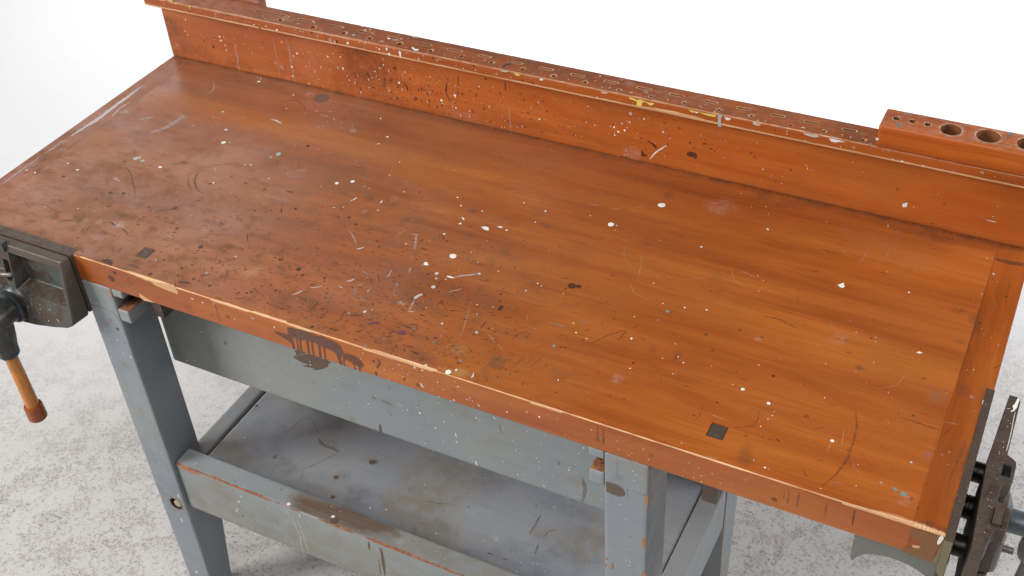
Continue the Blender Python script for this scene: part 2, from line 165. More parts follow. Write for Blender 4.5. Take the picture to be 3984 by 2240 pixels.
(-.7298,.4052)]),('s','d2',.0008,[(-.56,.3579),(-.5471,.3527)]),('s','c',.0011,[(-.6699,.049),(-.6663,.0535)]),('s','c',.0007,[(-.6716,.0483),
(-.6648,.0398)]),('s','d2',.0012,[(-.7036,.1912),(-.6818,.1907)]),('s','d2',.0007,[(-.5099,.1275),(-.4958,.1308)]),('s','d2',.0005,[(-.6119,.1123),
(-.5929,.1147)]),('o','g',-.957,.307,.0118,.0125,.8),('o','g',-.781,.335,.0171,.0092,.9),('o','g',-.7,.243,.0144,.014,.9),
('o','g',-.694,.269,.0199,.0228,.7),('o','g',-.727,.252,.0145,.0113,.5),('o','g',-.665,.346,.0111,.0076,.9),('o','y',-.65,.05,.0131,.0115,.7),
('o','g',-.688,.373,.0113,.0125,.3),('o','g',-.869,.271,.0114,.0148,.8),('o','g',-.593,.302,.0357,.0316,.3),('o','y',-.629,.011,.016,.0088,.8),
('o','g',-.509,.369,.0125,.0149,.5),('o','g',-.77,.023,.0369,.0208,.9),('o','g',-.711,.014,.0493,.0158,.8),('o','g',-.777,.324,.0567,.0183,.25),
('o','g',-.654,.133,.0849,.0751,.2),('o','h',-.437,.082,.0094,.0113,.4),('o','g',-.596,.017,.0079,.0132,.5),('o','g',-.522,.488,.0113,.0132,.6),
('o','g',-.415,.152,.0096,.0096,.5),('o','g',-.383,.155,.0063,.0144,.7),('o','g',-.593,.225,.0277,.0083,.3),('d','w',-.3574,.4643,.002),
('d','w',-.4324,.3861,.0016),('d','w',-.2243,.3782,.0041),('d','w',-.1377,.4001,.0014),('d','w',-.378,.256,.0014),('d','w',-.407,.2486,.0014),
('d','w',-.2831,.5149,.0007),('d','w',-.2407,.4552,.0007),('d','w',-.377,.5175,.0008),('d','w',-.3968,.5093,.0008),('d','w2',-.0405,.4855,.0017),
('d','w',-.055,.5176,.0007),('d','w',-.0548,.4177,.0005),('d','w',-.3267,.3472,.0007),('d','w',-.3373,.3539,.0007),('d','w',-.3257,.3224,.0007),
('d','w',-.1544,.2823,.0006),('d','w',-.1563,.2915,.0007),('d','w',-.1822,.291,.0007),('d','w',-.2797,.1795,.0008),('d','w',-.3344,.1531,.0006),
('d','r3',-.3435,.1818,.0018),('d','m2',-.2567,.1673,.0021),('d','r3',-.3994,.3011,.001),('d','d2',-.0399,.474,.0015),('d','d',-.0167,.4421,.0015),
('d','d2',-.0159,.37,.0013),('d','d2',-.0393,.3742,.0023),('d','w',-.0097,.3391,.0006),('d','w',-.0473,.4686,.0005),('d','d',-.4215,.3743,.0009),
('d','w',-.3698,.1444,.0011),('d','r3',-.3238,.2347,.0018),('d','w',-.0348,.3632,.0005),('d','w',-.0298,.2796,.0006),('d','w',-.0298,.3517,.0005),
('d','w',-.0475,.4349,.0007),('d','d2',-.0833,.2384,.0017),('d','d2',-.3618,.2079,.0023),('d','k',-.1581,.2211,.0009),('d','k',-.1772,.2162,.0008),
('p','w',[(-.2315,.376),(-.2232,.3865),(-.2226,.3799)]),('p','w',[(-.1028,.2829),(-.099,.2865),(-.0945,.2851),(-.0981,.2822)]),
('p','c',[(-.2015,.5446),(-.1977,.5426),(-.1968,.5353),(-.1996,.5365)]),('p','d2',[(-.0458,.5225),(-.0066,.5267),(-.0053,.5185),(-.025,.5156),
(-.0449,.517)]),('s','d2',.0015,[(-.2714,.3958),(-.2611,.3963)]),('s','d2',.0022,[(-.1834,.4285),(-.176,.4285)]),('s','c',.0006,[(-.2136,.4718),
(-.2119,.4574),(-.2141,.4399)]),('s','m3',.0028,[(-.3035,.2744),(-.2839,.2769),(-.2559,.2685)]),('s','m3',.0026,[(-.2753,.4473),(-.2444,.4469)]),
('s','h2',.0009,[(-.3626,.3568),(-.3495,.3526),(-.3361,.3471)]),('s','d2',.0007,[(-.378,.2911),(-.3738,.3039),(-.3661,.304)]),
('s','d2',.0005,[(-.1826,.4176),(-.1756,.427)]),('s','d2',.001,[(-.3016,.1521),(-.3012,.159)]),('s','d2',.0015,[(-.3,.1474),(-.2839,.1466)]),
('s','m3',.001,[(-.1003,.2964),(-.0969,.2882)]),('s','d2',.001,[(-.0004,.3019),(-.0097,.2898)]),('s','d2',.0005,[(-.0188,.4878),(-.0133,.4105)]),
('s','d2',.0006,[(-.0459,.5447),(-.0421,.2458)]),('s','d2',.0007,[(-.0304,.538),(-.0371,.5351)]),('s','d2',.0006,[(-.1536,.5541),(-.1063,.5532),
(-.0509,.5527)]),('o','g',-.132,.542,.0726,.0215,.6),('o','g',-.369,.54,.0553,.0161,.6),('o','g',-.089,.56,.043,.0127,.6),
('o','g',-.046,.376,.0095,.0162,.7),('o','g',-.054,.326,.0108,.0078,.5),('o','h',-.296,.227,.0048,.005,.5),('o','g',-.16,.226,.0061,.0048,.7),
('o','h',-.437,.493,.0276,.0229,.35),('o','g',-.39,.329,.0154,.0197,.3),('o','g',-.068,.39,.0112,.0083,.5),('o','h',-.2,.271,.0126,.0153,.3),
('o','g',-.04,.531,.0101,.0124,.5),('o','g',-.041,.375,.0063,.0324,.5),('d','w',-.2844,.1287,.0025),('d','w',-.2473,.1178,.0025),
('d','w',-.1591,.0876,.0024),('d','w3',-.2192,.0138,.0013),('d','w',-.2397,.0912,.0008),('d','w',-.2441,.0757,.0008),('d','m3',-.1983,.1147,.0034),
('d','g3',-.0667,.0914,.0017),('d','g4',-.0638,.0395,.0034),('d','g4',-.0736,.0426,.0023),('d','g4',-.0762,.0441,.0014),('d','w',-.1156,.0298,.0007),
('d','w',-.1216,.0626,.0006),('d','w',-.1514,.0091,.0007),('d','w',-.0298,.1256,.0006),('d','w',-.0278,.1052,.0004),('d','k2',-.0912,.0466,.0016),
('d','w',-.2366,.1062,.0006),('d','w',-.2368,.0992,.0008),('d','w',-.2348,.0194,.0007),('d','k',-.1487,.1804,.0009),('d','w',-.187,.155,.0008),
('d','w',-.1178,.1961,.0006),('d','d2',-.3247,.0606,.0017),('d','d2',-.2367,.0601,.0015),('d','d2',-.0808,.1684,.002),('d','k',-.023,.2291,.0027),
('d','m3',-.0541,.0361,.0031),('d','w',-.2984,.1312,.0006),('d','k',-.0363,.1181,.0013),('s','c',.0008,[(-.3085,.071),(-.2869,.0682)]),
('s','m3',.0026,[(-.1457,.1458),(-.1383,.1233),(-.1359,.098),(-.1357,.0608),(-.1424,.033),(-.1515,.0123)]),('s','c',.0006,[(-.1597,.085),
(-.1601,.0661)]),('s','c',.0006,[(-.152,.1136),(-.149,.0993),(-.1472,.0835)]),('s','d2',.0009,[(-.1793,.0299),(-.1722,.0218),(-.1671,.0192)]),
('s','d2',.001,[(-.2553,.1009),(-.2504,.0857),(-.2528,.0723),(-.2741,.0604)]),('s','d2',.0017,[(-.0949,.1597),(-.0772,.159),(-.0594,.1572),
(-.0447,.1578)]),('s','h2',.0006,[(-.0462,.1728),(-.0285,.1746)]),('s','d2',.0009,[(-.0339,.1698),(-.0432,.1465)]),('s','d2',.0005,[(-.1245,.0843),
(-.1157,.0744),(-.1038,.0638)]),('s','d2',.0008,[(-.323,.0823),(-.3179,.0731),(-.3185,.0603),(-.3207,.0519)]),('s','d2',.0005,[(-.3344,.0471),
(-.302,.0479)]),('s','d2',.0009,[(-.0148,.1592),(-.0209,.0877),(-.0187,.0538)]),('s','d2',.0008,[(-.0114,.1326),(-.0113,.092)]),
('s','d2',.0008,[(-.0748,.1773),(-.0651,.1766)]),('s','d2',.001,[(-.0436,.0047),(-.0273,.01)]),('s','h5',.0008,[(-.1414,.0235),(-.1287,.0281)]),
('s','c',.0011,[(-.2892,.0024),(-.2745,.0032)]),('s','d2',.0004,[(-.0441,.0004),(-.0464,.0586),(-.0458,.0989),(-.0477,.1685),(-.0422,.2463)]),
('o','e',-.062,.214,.0111,.014,.5),('o','g',-.258,.097,.0104,.011,.4),('o','g',-.033,.132,.0113,.0171,.4),('o','g',-.022,.007,.0198,.0063,.9),
('o','g',-.248,.031,.0115,.0164,.5),('o','g',-.246,.016,.0114,.008,.6),('o','g',-.019,.111,.008,.0417,.5),('o','p',-.05,.111,.007,.0084,.6),
('o','g',-.134,.059,.007,.0245,.3),('o','g',-.034,.235,.0089,.0142,.5),('o','h',-.059,.034,.0108,.0136,.4),('d','d',-1.0525,.0229,.0025),
('d','d',-1.1238,.0926,.004),('d','d',-.9557,.0527,.0022),('d','d',-1.0031,.0274,.002),('d','d',-.9918,.0313,.002),('d','d',-.9864,.0356,.0022),
('d','r',-1.0638,.0842,.0019),('d','w2',-1.059,.0946,.0016),('d','k2',-1.0746,.0446,.0027),('d','d2',-1.0268,.0752,.0023),
('d','m',-1.0845,.0262,.0025),('d','d2',-.9917,.116,.0044),('d','d',-.9534,.1066,.0041),('d','d2',-.9403,.098,.0029),('d','d2',-1.1524,.0093,.0032),
('d','d2',-1.1075,.0521,.0025),('d','w',-1.1664,.0395,.0009),('d','w',-1.0221,.1268,.0006),('d','w',-1.0429,.1366,.0007),('d','c',-1.0375,.03,.0014),
('d','w',-.9155,.0493,.0007),('d','m',-1.1171,.0397,.0021),('d','d',-1.1129,.0664,.0016),('d','d2',-1.04,.0685,.0016),('d','d',-1.1552,.0715,.0011),
('d','d',-1.0629,.0522,.0014),('d','d2',-.9757,.148,.0016),('d','d2',-1.0649,.0702,.0018),('s','d',.001,[(-1.0781,.1489),(-1.0708,.1388),
(-1.0639,.1309)]),('s','d',.0013,[(-1.0531,.065),(-1.0423,.0513)]),('s','d2',.0007,[(-1.0336,.1002),(-1.0294,.1135)]),('s','h2',.0008,[(-1.1386,.1102),
(-1.1399,.1295)]),('s','d',.0041,[(-1.1006,.0112),(-1.0923,.0148),(-1.0817,.0163)]),('s','d2',.0017,[(-1.1111,.0168),(-1.1099,.0254)]),
('s','d2',.0014,[(-1.1093,.0155),(-1.1007,.0032)]),('s','h3',.0021,[(-.9279,.054),(-.9236,.0597),(-.9192,.0694)]),('s','d',.0009,[(-1.1268,.0742),
(-1.1194,.0774)]),('s','d',.0009,[(-1.1237,.0819),(-1.1199,.0867)]),('s','d2',.0012,[(-1.1498,.0518),(-1.1525,.0569),(-1.1467,.0573)]),
('s','d2',.002,[(-1.1357,.0515),(-1.1373,.0571)]),('s','r3',.0015,[(-1.0779,.0678),(-1.0658,.0771)]),('s','d2',.0007,[(-1.0049,.0643),(-.994,.0594)]),
('s','d2',.0006,[(-1.0473,.0665),(-1.0293,.064)]),('s','d2',.0008,[(-.9547,.0347),(-.9563,.0437)]),('s','d2',.0017,[(-.9906,.0684),(-.9851,.0688)]),
('s','d2',.0026,[(-1.0019,.0144),(-.99,.0176)]),('s','d2',.0007,[(-1.1267,.0202),(-1.1261,.0287)]),('s','h5',.0007,[(-1.0786,.0087),(-1.0544,.0152)]),
('s','d2',.001,[(-.9547,.0289),(-.9494,.0236),(-.9304,.0242)]),('s','d2',.0009,[(-.9589,.0641),(-.9525,.0649),(-.9514,.0713)]),
('s','d2',.0017,[(-1.0527,.0298),(-1.0489,.0324)]),('s','d2',.0012,[(-1.0488,.0455),(-1.0445,.0494)]),('s','d2',.001,[(-1.0737,.0248),(-1.0772,.0273),
(-1.0692,.0247)]),('s','d',.0012,[(-.932,.0698),(-.9319,.0737)]),('s','d2',.0015,[(-1.271,.0831),(-1.258,.0774),(-1.2474,.0708)]),
('s','r3',.0011,[(-.9688,.1),(-.9545,.1081)]),('s','m',.0022,[(-1.0799,.0362),(-1.0701,.0445)]),('s','d2',.002,[(-1.203,.0144),(-1.1888,.0142),
(-1.1746,.012)]),('o','g',-1.219,.083,.0138,.0162,.8),('o','g',-1.095,.014,.0099,.0059,.8),('o','g',-1.145,.05,.0158,.0078,.7),
('o','g',-1.169,.023,.0068,.0061,.6),('o','g',-1.218,.023,.0114,.0061,.6),('o','g',-1.194,.027,.0091,.0061,.7),('o','g',-1.171,.077,.0069,.0048,.5),
('o','h',-1.145,.13,.007,.0083,.6),('o','y',-1.012,.078,.0221,.0186,.6),('o','g',-1.069,.076,.0112,.0063,.5),('o','g',-.963,.098,.0176,.0094,.5),
('o','g',-.994,.016,.0064,.0044,.5),('o','g',-1.045,.045,.055,.0378,.15),('d','w3',-.6439,.005,.0038),('d','w',-.6365,.0129,.0014),
('d','w2',-.6777,.0048,.0018),('d','w2',-.6989,.0856,.0019),('d','m',-.8619,.0079,.0026),('d','k',-.8766,.0021,.0015),('d','d2',-.8704,.0454,.002),
('d','d2',-.764,.0162,.0021),('d','d2',-.725,.0272,.0017),('d','g5',-.7722,.0048,.0021),('d','g5',-.756,.0259,.0015),('d','d',-.7319,.0043,.0012),
('d','g5',-.6883,.0633,.0017),('d','g5',-.6905,.0474,.0021),('d','g5',-.6392,.0304,.0024),('d','g5',-.8384,.0314,.0016),('d','g5',-.7298,.0608,.0017),
('p','p',[(-.7584,.0435),(-.7529,.0459),(-.7446,.045),(-.7442,.0506),(-.7391,.0528),(-.7335,.0499),(-.7344,.045),(-.7425,.0415),(-.7477,.0437)]),
('p','p',[(-.7954,.0446),(-.7896,.0489),(-.7859,.0533),(-.7789,.0536),(-.7786,.0501),(-.7873,.0472),(-.7909,.0426)]),('o','g',-.77,.02,.0262,.0111,.8),
('o','g',-.712,.019,.0297,.0109,.7),('o','y',-.651,.052,.0059,.0084,.7),('o','g',-.654,.041,.0098,.0069,.7),('o','y',-.651,.008,.0136,.0053,.9),
('o','g',-.834,.019,.0092,.007,.6),('o','g',-.819,.056,.0135,.0058,.4),('s','h3',.0076,[(-1.5398,.4395),(-1.5374,.4082),(-1.5379,.3729),
(-1.5349,.3276),(-1.5383,.2905),(-1.5403,.2593)]),('s','h4',.0062,[(-1.5427,.2423),(-1.5418,.2154),(-1.5448,.1963)]),('s','h4',.0057,[(-1.5437,.1858),
(-1.5438,.1487),(-1.5425,.1111),(-1.5448,.0956)]),('s','w2',.003,[(-1.5393,.4176),(-1.5393,.3674),(-1.5376,.3169)]),('s','h3',.0025,[(-1.5171,.3372),
(-1.5236,.3638),(-1.5212,.3895)]),('s','h4',.0081,[(-1.4153,.3194),(-1.3996,.3467),(-1.3963,.3716),(-1.3968,.3905)]),('s','h4',.0049,[(-1.4629,.3471),
(-1.4457,.366)]),('o','o',-.196,.491,.0518,.0341,.55),('o','o',-.145,.472,.0321,.0271,.55),
('o','o',-.228,.502,.0437,.022,.4)],'F':[('d','d',-.7593,-.0194,.0022),('d','d',-.7131,-.0354,.002),('d','w',-.7748,-.0098,.0008),
('d','w',-.7805,-.0229,.0008),('d','w',-.9237,-.0158,.0012),('d','w',-.7195,-.0107,.0007),('d','w',-.7169,-.0097,.0007),('d','w',-.7291,-.0213,.0007),
('d','w',-.7143,-.0156,.0007),('d','w',-.7014,-.0185,.0007),('d','w',-.7152,-.0308,.0005),('d','w',-.7133,-.0305,.0005),('d','w',-.6921,-.029,.0007),
('d','w',-.6823,-.0185,.0007),('d','w',-.6592,-.0198,.001),('d','w',-.7435,-.0292,.0008),('d','w',-.74,-.0195,.0007),('d','w',-.6278,-.0155,.0008),
('d','w',-.6514,-.0304,.0007),('d','w',-.6928,-.0057,.0016),('d','w',-.6414,-.0473,.0008),('d','w',-.6357,-.0445,.0008),('d','d2',-.6923,-.038,.0035),
('d','w',-.6599,-.0476,.0007),('s','w',.0015,[(-.6869,-.0321),(-.6838,-.0399)]),('s','w',.001,[(-.7057,-.0221),(-.705,-.0243)]),
('s','w',.0009,[(-.7074,-.0335),(-.7067,-.0362)]),('s','w',.0009,[(-.7385,-.0438),(-.738,-.0451)]),('s','w',.0017,[(-.683,-.006),(-.6794,-.0066)]),
('s','w',.0009,[(-.6321,-.007),(-.6315,-.0089)]),('s','w',.0007,[(-.6699,-.0373),(-.6689,-.0392)]),('s','m',.0026,[(-.753,-.0108),(-.7489,-.0182),
(-.756,-.0313)]),('s','m',.0032,[(-.7583,-.0382),(-.7589,-.0467)]),('s','d2',.0011,[(-.687,-.0093),(-.687,-.0144)]),('s','d2',.0011,[(-.6791,-.0365),
(-.6741,-.0365)]),('s','d2',.0012,[(-.6391,-.0232),(-.6319,-.0232)]),('p','v',[(-.9005,-.0083),(-.8939,-.0059),(-.8636,-.0026),(-.8483,-.006),
(-.8423,-.0023),(-.8296,-.0051),(-.8156,-.0074),(-.8113,-.0125),(-.8093,-.0199),(-.8094,-.0245),(-.8156,-.0298),(-.8209,-.0303),(-.8243,-.027),
(-.8305,-.0248),(-.8384,-.024),(-.8438,-.0244),(-.8489,-.0233),(-.8565,-.0208),(-.8605,-.0208),(-.8671,-.0205),(-.8727,-.0215),(-.8787,-.0244),
(-.8842,-.0249),(-.8898,-.0254),(-.895,-.0243),(-.9002,-.0231)]),('p','v2',[(-.8105,-.0234),(-.7996,-.0208),(-.788,-.0217),(-.7798,-.0268),
(-.7776,-.0335),(-.7789,-.0378),(-.7846,-.0407),(-.7909,-.0393),(-.7983,-.0369),(-.8057,-.0336),(-.811,-.0341)]),('p','v',[(-.898,-.0223),
(-.8939,-.0224),(-.8949,-.047),(-.8981,-.049)]),('p','v',[(-.8887,-.0235),(-.8865,-.0227),(-.8874,-.0473),(-.8896,-.0482)]),('p','v',[(-.8832,-.023),
(-.8803,-.022),(-.8821,-.0469),(-.8855,-.0482)]),('p','v',[(-.8713,-.021),(-.8671,-.0202),(-.8696,-.0469),(-.8725,-.0479)]),('p','v',[(-.8625,-.0208),
(-.8597,-.0205),(-.8613,-.0461),(-.8642,-.0472)]),('p','v',[(-.8513,-.022),(-.848,-.0223),(-.8499,-.0487),(-.8531,-.0491)]),('p','v',[(-.8422,-.0231),
(-.8395,-.0229),(-.8419,-.0472),(-.8448,-.0483)]),('p','v',[(-.8225,-.0278),(-.8125,-.0271),(-.8155,-.0373),(-.8139,-.047),(-.8186,-.0476),
(-.8209,-.0378)]),('p','v',[(-.8102,-.0293),(-.8068,-.0325),(-.8103,-.0414),(-.8091,-.0478),(-.8128,-.0484),(-.8126,-.0392)]),
('p','v',[(-.7978,-.0336),(-.793,-.0364),(-.7934,-.0425),(-.7911,-.0485),(-.7957,-.0487),(-.7956,-.0404)]),('p','v',[(-.788,-.0375),(-.7815,-.038),
(-.7837,-.0434),(-.7832,-.0485),(-.7878,-.0488),(-.7862,-.0428)]),('p','v2',[(-.9244,-.0235),(-.9139,-.0227),(-.8999,-.0215),(-.8975,-.0297),
(-.8988,-.0393),(-.9053,-.034),(-.9181,-.0296),(-.9239,-.0279)]),('o','g',-.919,-.033,.018,.0099,.4),('d','w',-1.0504,-.0131,.0013),
('d','w',-.9963,-.0269,.0009),('d','w',-.9238,-.016,.0014),('d','c',-1.0286,-.0075,.0022),('d','m',-1.2273,-.0255,.006),
('d','m2',-1.2156,-.0102,.0035),('d','m3',-1.0073,-.0253,.0041),('s','w2',.0021,[(-1.0721,-.0123),(-1.0662,-.0122)]),('s','w2',.0013,[(-.9627,-.0083),
(-.962,-.0141),(-.9562,-.0106)]),('s','d2',.0022,[(-1.0264,-.0075),(-1.0275,-.0307),(-1.0243,-.0435)]),('s','m3',.0033,[(-1.1895,-.0111),
(-1.1953,-.0237),(-1.1825,-.0227)]),('s','m3',.0027,[(-1.0438,-.0317),(-1.0343,-.0346)]),('p','b',[(-1.1778,-.0367),(-1.1685,-.0414),(-1.1488,-.0473),
(-1.1714,-.0502),(-1.1778,-.0461)]),('p','b',[(-1.1443,-.0042),(-1.1281,-.0004),(-1.0981,.0048),(-1.0937,-.0104),(-1.0973,-.0123),(-1.1194,-.0112),
(-1.1397,-.0088)]),('p','d',[(-1.0679,-.0393),(-1.0674,-.0398),(-1.0665,-.0396)]),('o','g',-1.082,-.031,.0099,.0154,.8),
('o','g',-1.227,-.02,.0071,.0105,.5),('d','m3',-.3565,-.0263,.0034),('d','m3',-.2005,-.0331,.0038),('d','w',-.3672,-.0197,.0008),
('d','w',-.3599,-.0352,.0008),('d','w',-.2907,-.0437,.0008),('d','w',-.278,-.0234,.0007),('d','w',-.2955,-.0214,.0006),('d','w',-.3079,-.0177,.0006),
('d','w',-.267,-.0359,.0006),('d','w',-.1998,-.0469,.0007),('d','w',-.2368,-.0152,.0006),('d','w',-.2924,-.0339,.0005),('d','w',-.2909,-.0328,.0005),
('d','w',-.288,-.0311,.0005),('d','w',-.3861,-.0396,.0007),('d','w',-.3997,-.0352,.0007),('d','w',-.2543,-.033,.0005),('d','w',-.3139,-.0348,.0005),
('d','w',-.4251,-.0257,.0007),('d','w',-.3752,-.0471,.0005),('d','m3',-.3083,-.0227,.0011),('s','d2',.0013,[(-.4291,-.0254),(-.4279,-.0327)]),
('s','d2',.0014,[(-.4215,-.0221),(-.4203,-.0341)]),('s','m3',.0011,[(-.3899,-.0161),(-.3874,-.0184),(-.3773,-.0097)]),('s','w2',.0008,[(-.3155,-.0425),
(-.3143,-.0464)]),('s','w2',.0008,[(-.3013,-.0394),(-.2999,-.0432)]),('s','w',.0007,[(-.3827,-.0337),(-.381,-.0339)]),('s','w',.001,[(-.4021,-.0197),
(-.4011,-.0215)]),('o','g',-.426,-.031,.0092,.0088,.5),('d','w',-.5095,-.0226,.0016),('d','w',-.5272,-.0213,.001),('d','w',-.5567,-.033,.0012),
('d','w',-.6367,-.0436,.0011),('d','w',-.6113,-.0297,.0008),('d','w',-.4584,-.0334,.0006),('d','w',-.4733,-.0394,.0006),('d','w',-.4367,-.0156,.0009),
('d','w',-.628,-.0156,.0011),('d','w',-.6604,-.047,.0009),('d','w',-.5498,-.0144,.0006),('d','w',-.4968,-.013,.0006),('d','w',-.4838,-.0148,.0006),
('s','w',.0019,[(-.6867,-.0338),(-.6835,-.0388)]),('s','w',.0009,[(-.6086,-.0328),(-.6068,-.0352)]),('s','h4',.0015,[(-.594,-.0362),(-.5893,-.0387)]),
('s','w',.0011,[(-.6,-.0361),(-.5973,-.04)]),('s','d2',.0016,[(-.4289,-.0058),(-.428,-.0318)]),('s','d2',.0018,[(-.4208,-.006),(-.42,-.0344)]),
('s','w',.0009,[(-.6176,-.0335),(-.6138,-.0348)]),('s','d2',.0016,[(-.1089,-.0052),(-.108,-.0345)]),('d','m3',-.2007,-.033,.0039),
('s','d2',.0013,[(-.185,-.0088),(-.1846,-.0335)]),('s','d2',.0007,[(-.1902,-.0113),(-.1899,-.0277)]),('s','d2',.0018,[(-.1734,-.0067),
(-.1731,-.0338)]),('s','d2',.0015,[(-.1401,-.0093),(-.1405,-.0343)]),('s','d2',.0019,[(-.1085,-.0054),(-.1083,-.0347)]),('p','n2',[(-.0442,-.0053),
(-.0096,-.0041),(-.0134,-.029),(-.0152,-.0524),(-.0489,-.0497),(-.0464,-.0379),(-.0323,-.0359),(-.0324,-.0211),(-.0447,-.0216)]),
('p','b',[(-.0397,-.0327),(-.031,-.0306),(-.0323,-.0356),(-.0395,-.0374)]),('p','q',[(-.0094,-.004),(-.009,-.005),(-.0115,-.0279),(-.0152,-.0524),
(-.0016,-.0485),(.002,-.0448),(.0002,-.0057)]),('s','w3',.0042,[(-.0118,-.0022),(-.0128,-.01),(-.0142,-.0185)])],'B':[('d','w',-1.5063,.086,.0011),
('d','w',-1.4325,.0647,.0018),('d','w',-1.4312,.0567,.0017),('d','w',-1.4238,.0482,.0012),('d','w',-1.4235,.0385,.0014),('d','w',-1.4228,.0663,.0009),
('d','k',-1.4636,.0623,.0012),('d','k',-1.5068,.0376,.0014),('d','m',-1.4732,.0493,.0018),('d','m2',-1.5448,.0723,.002),('d','m2',-1.4536,.0396,.0028),
('d','w',-1.289,.0811,.0011),('d','w',-1.2588,.0642,.002),('d','w',-1.2683,.0572,.0011),('d','w',-1.2764,.0342,.0021),('d','w',-1.4125,.0188,.0008),
('d','w',-1.3772,.0601,.0007),('d','w',-1.3685,.078,.0007),('d','m2',-1.3754,.0829,.0013),('d','k',-1.5304,.0345,.0011),('d','w',-1.5151,.0603,.0009),
('d','w',-1.3976,.0664,.0006),('d','k3',-1.398,.0531,.003),('d','k',-1.3182,.0752,.0014),('d','w',-1.3691,.0532,.0006),('d','d',-1.3753,.0111,.0013),
('d','w',-1.2789,.0141,.0017),('d','w',-1.5241,.0907,.0006),('d','w',-1.4764,.0597,.0006),('d','d',-1.5589,.0343,.001),('d','w',-1.3024,.0279,.0009),
('d','w',-1.3421,.0594,.0006),('d','w',-1.336,.061,.0006),('s','k3',.0031,[(-1.3992,.0541),(-1.4005,.046),(-1.4006,.0368),(-1.3991,.0278),
(-1.4028,.0191),(-1.4018,.0113),(-1.4033,-.0011)]),('s','k',.0015,[(-1.5125,.0469),(-1.511,.0398)]),('s','k3',.0018,[(-1.3069,.0917),(-1.3073,.072),
(-1.3074,.0423),(-1.3086,.0039)]),('s','k3',.0018,[(-1.277,.0955),(-1.2753,.0705),(-1.2767,.0368),(-1.2763,.0014)]),('s','k3',.0039,[(-1.3003,.0359),
(-1.2971,.0208)]),('s','k3',.0021,[(-1.2873,.0333),(-1.2846,.026)]),('d','w',-1.2587,.0644,.0018),('d','w',-1.2682,.0573,.0013),
('d','w',-1.1914,.0717,.0015),('d','w',-1.1638,.0762,.0012),('d','w',-1.1588,.0822,.0008),('d','w',-1.1776,.0811,.0008),('d','w',-1.2315,.0716,.0007),
('d','w',-1.2448,.0673,.0008),('d','k',-1.2376,.0236,.0023),('d','w',-1.2442,.006,.0013),('d','w',-1.2769,.034,.0017),('d','w',-1.0752,.0786,.0014),
('d','w',-1.0472,.0498,.0022),('d','w',-1.0413,.0402,.0009),('d','w',-1.0157,.0546,.0009),('d','w',-.9823,.0752,.001),('d','w',-.9859,.0434,.001),
('d','w',-1.1113,.0266,.0011),('d','k',-1.1127,.0228,.0015),('d','w',-1.1524,.0326,.0012),('d','w',-1.1553,.0408,.0009),('d','w',-1.1333,.0451,.0009),
('d','w',-1.137,.0438,.0008),('d','w',-1.0948,.062,.0012),('d','w2',-1.0834,.0707,.0016),('d','w',-1.0875,.0476,.0011),('d','w',-1.0924,.0541,.0008),
('d','w2',-1.0704,.0294,.0017),('d','w',-1.0723,.0339,.0008),('d','w',-1.0548,.0304,.0009),('d','w',-1.0613,.0166,.0008),('d','w',-.9644,.0325,.0023),
('d','w',-.9625,.0271,.0013),('d','g3',-.9928,.0237,.0015),('d','m2',-1.0525,.0773,.0028),('d','d',-1.1378,.0433,.0022),('d','d',-1.1028,.0285,.0019),
('d','d',-1.0239,.0624,.0017),('d','m3',-1.0626,.0528,.0031),('d','m3',-1.0728,.0632,.0026),('d','m3',-1.1113,.0514,.0045),
('d','d',-1.1605,.018,.0011),('d','w',-1.0321,.0739,.0013),('d','w',-1.0943,.0499,.0007),('d','w',-1.121,.0652,.0007),('d','w',-1.1222,.0662,.0005),
('d','w',-1.1414,.0298,.0012),('d','w',-1.1739,.0216,.0006),('d','w',-1.22,.0199,.0007),('d','w',-1.2238,.0126,.0006),('d','w',-1.2123,.0069,.0007),
('d','w',-1.2616,.0142,.0006),('d','w',-1.1889,.0653,.0005),('d','w',-1.2136,.0715,.0005),('d','w',-1.0324,.0564,.0006),('d','d',-1.042,.0218,.0012),
('d','d',-.9644,.0463,.0011),('d','d',-1.023,.0234,.0009),('d','d',-1.0348,.0064,.0013),('d','d',-1.0235,.0066,.0012),('d','d',-1.082,.0072,.0012),
('d','w',-1.0176,.083,.0006),('d','w',-1.0134,.0838,.0008),('d','w',-.9679,.0663,.0006),('d','w',-.9892,.0446,.0005),('d','w',-1.0092,.0578,.0005),
('s','g3',.0019,[(-1.174,.0562),(-1.1723,.0502)]),('s','w',.0028,[(-1.1625,.0567),(-1.1624,.051)]),('s','w',.0014,[(-1.1921,.0462),(-1.192,.0443)]),
('s','w2',.0021,[(-1.111,.0445),(-1.1102,.0396)]),('s','w',.0012,[(-1.0658,.0715),(-1.0654,.0678)]),('s','w',.0013,[(-1.1023,.0495),(-1.1011,.0472)]),
('s','w',.0014,[(-1.1307,.0166),(-1.1312,.01)]),('s','k3',.0019,[(-1.2767,.0954),(-1.2747,.0654),(-1.2757,.0264),(-1.2749,.0028)]),
('s','d',.002,[(-1.1317,.0228),(-1.1302,.0154)]),('s','d',.0022,[(-1.0831,.0371),(-1.0774,.0351)]),('s','d',.0018,[(-1.0671,.029),(-1.0641,.022)]),
('s','d',.003,[(-1.0383,.0504),(-1.0333,.0489),(-1.0315,.0431),(-1.0313,.0361)]),('s','d',.0018,[(-.9515,.0688),(-.9526,.0513)]),
('s','k3',.0017,[(-1.2267,.0698),(-1.2217,.0529)]),('s','k3',.0018,[(-1.235,.0554),(-1.236,.0397)]),('o','g',-1.115,.051,.0219,.0157,.9),
('o','g',-1.138,.034,.0278,.0093,.6),('o','g',-1.098,.033,.0547,.0158,.4),('o','g',-1.25,.059,.0058,.0053,.3),('o','g',-1.068,.013,.0543,.0084,.4),
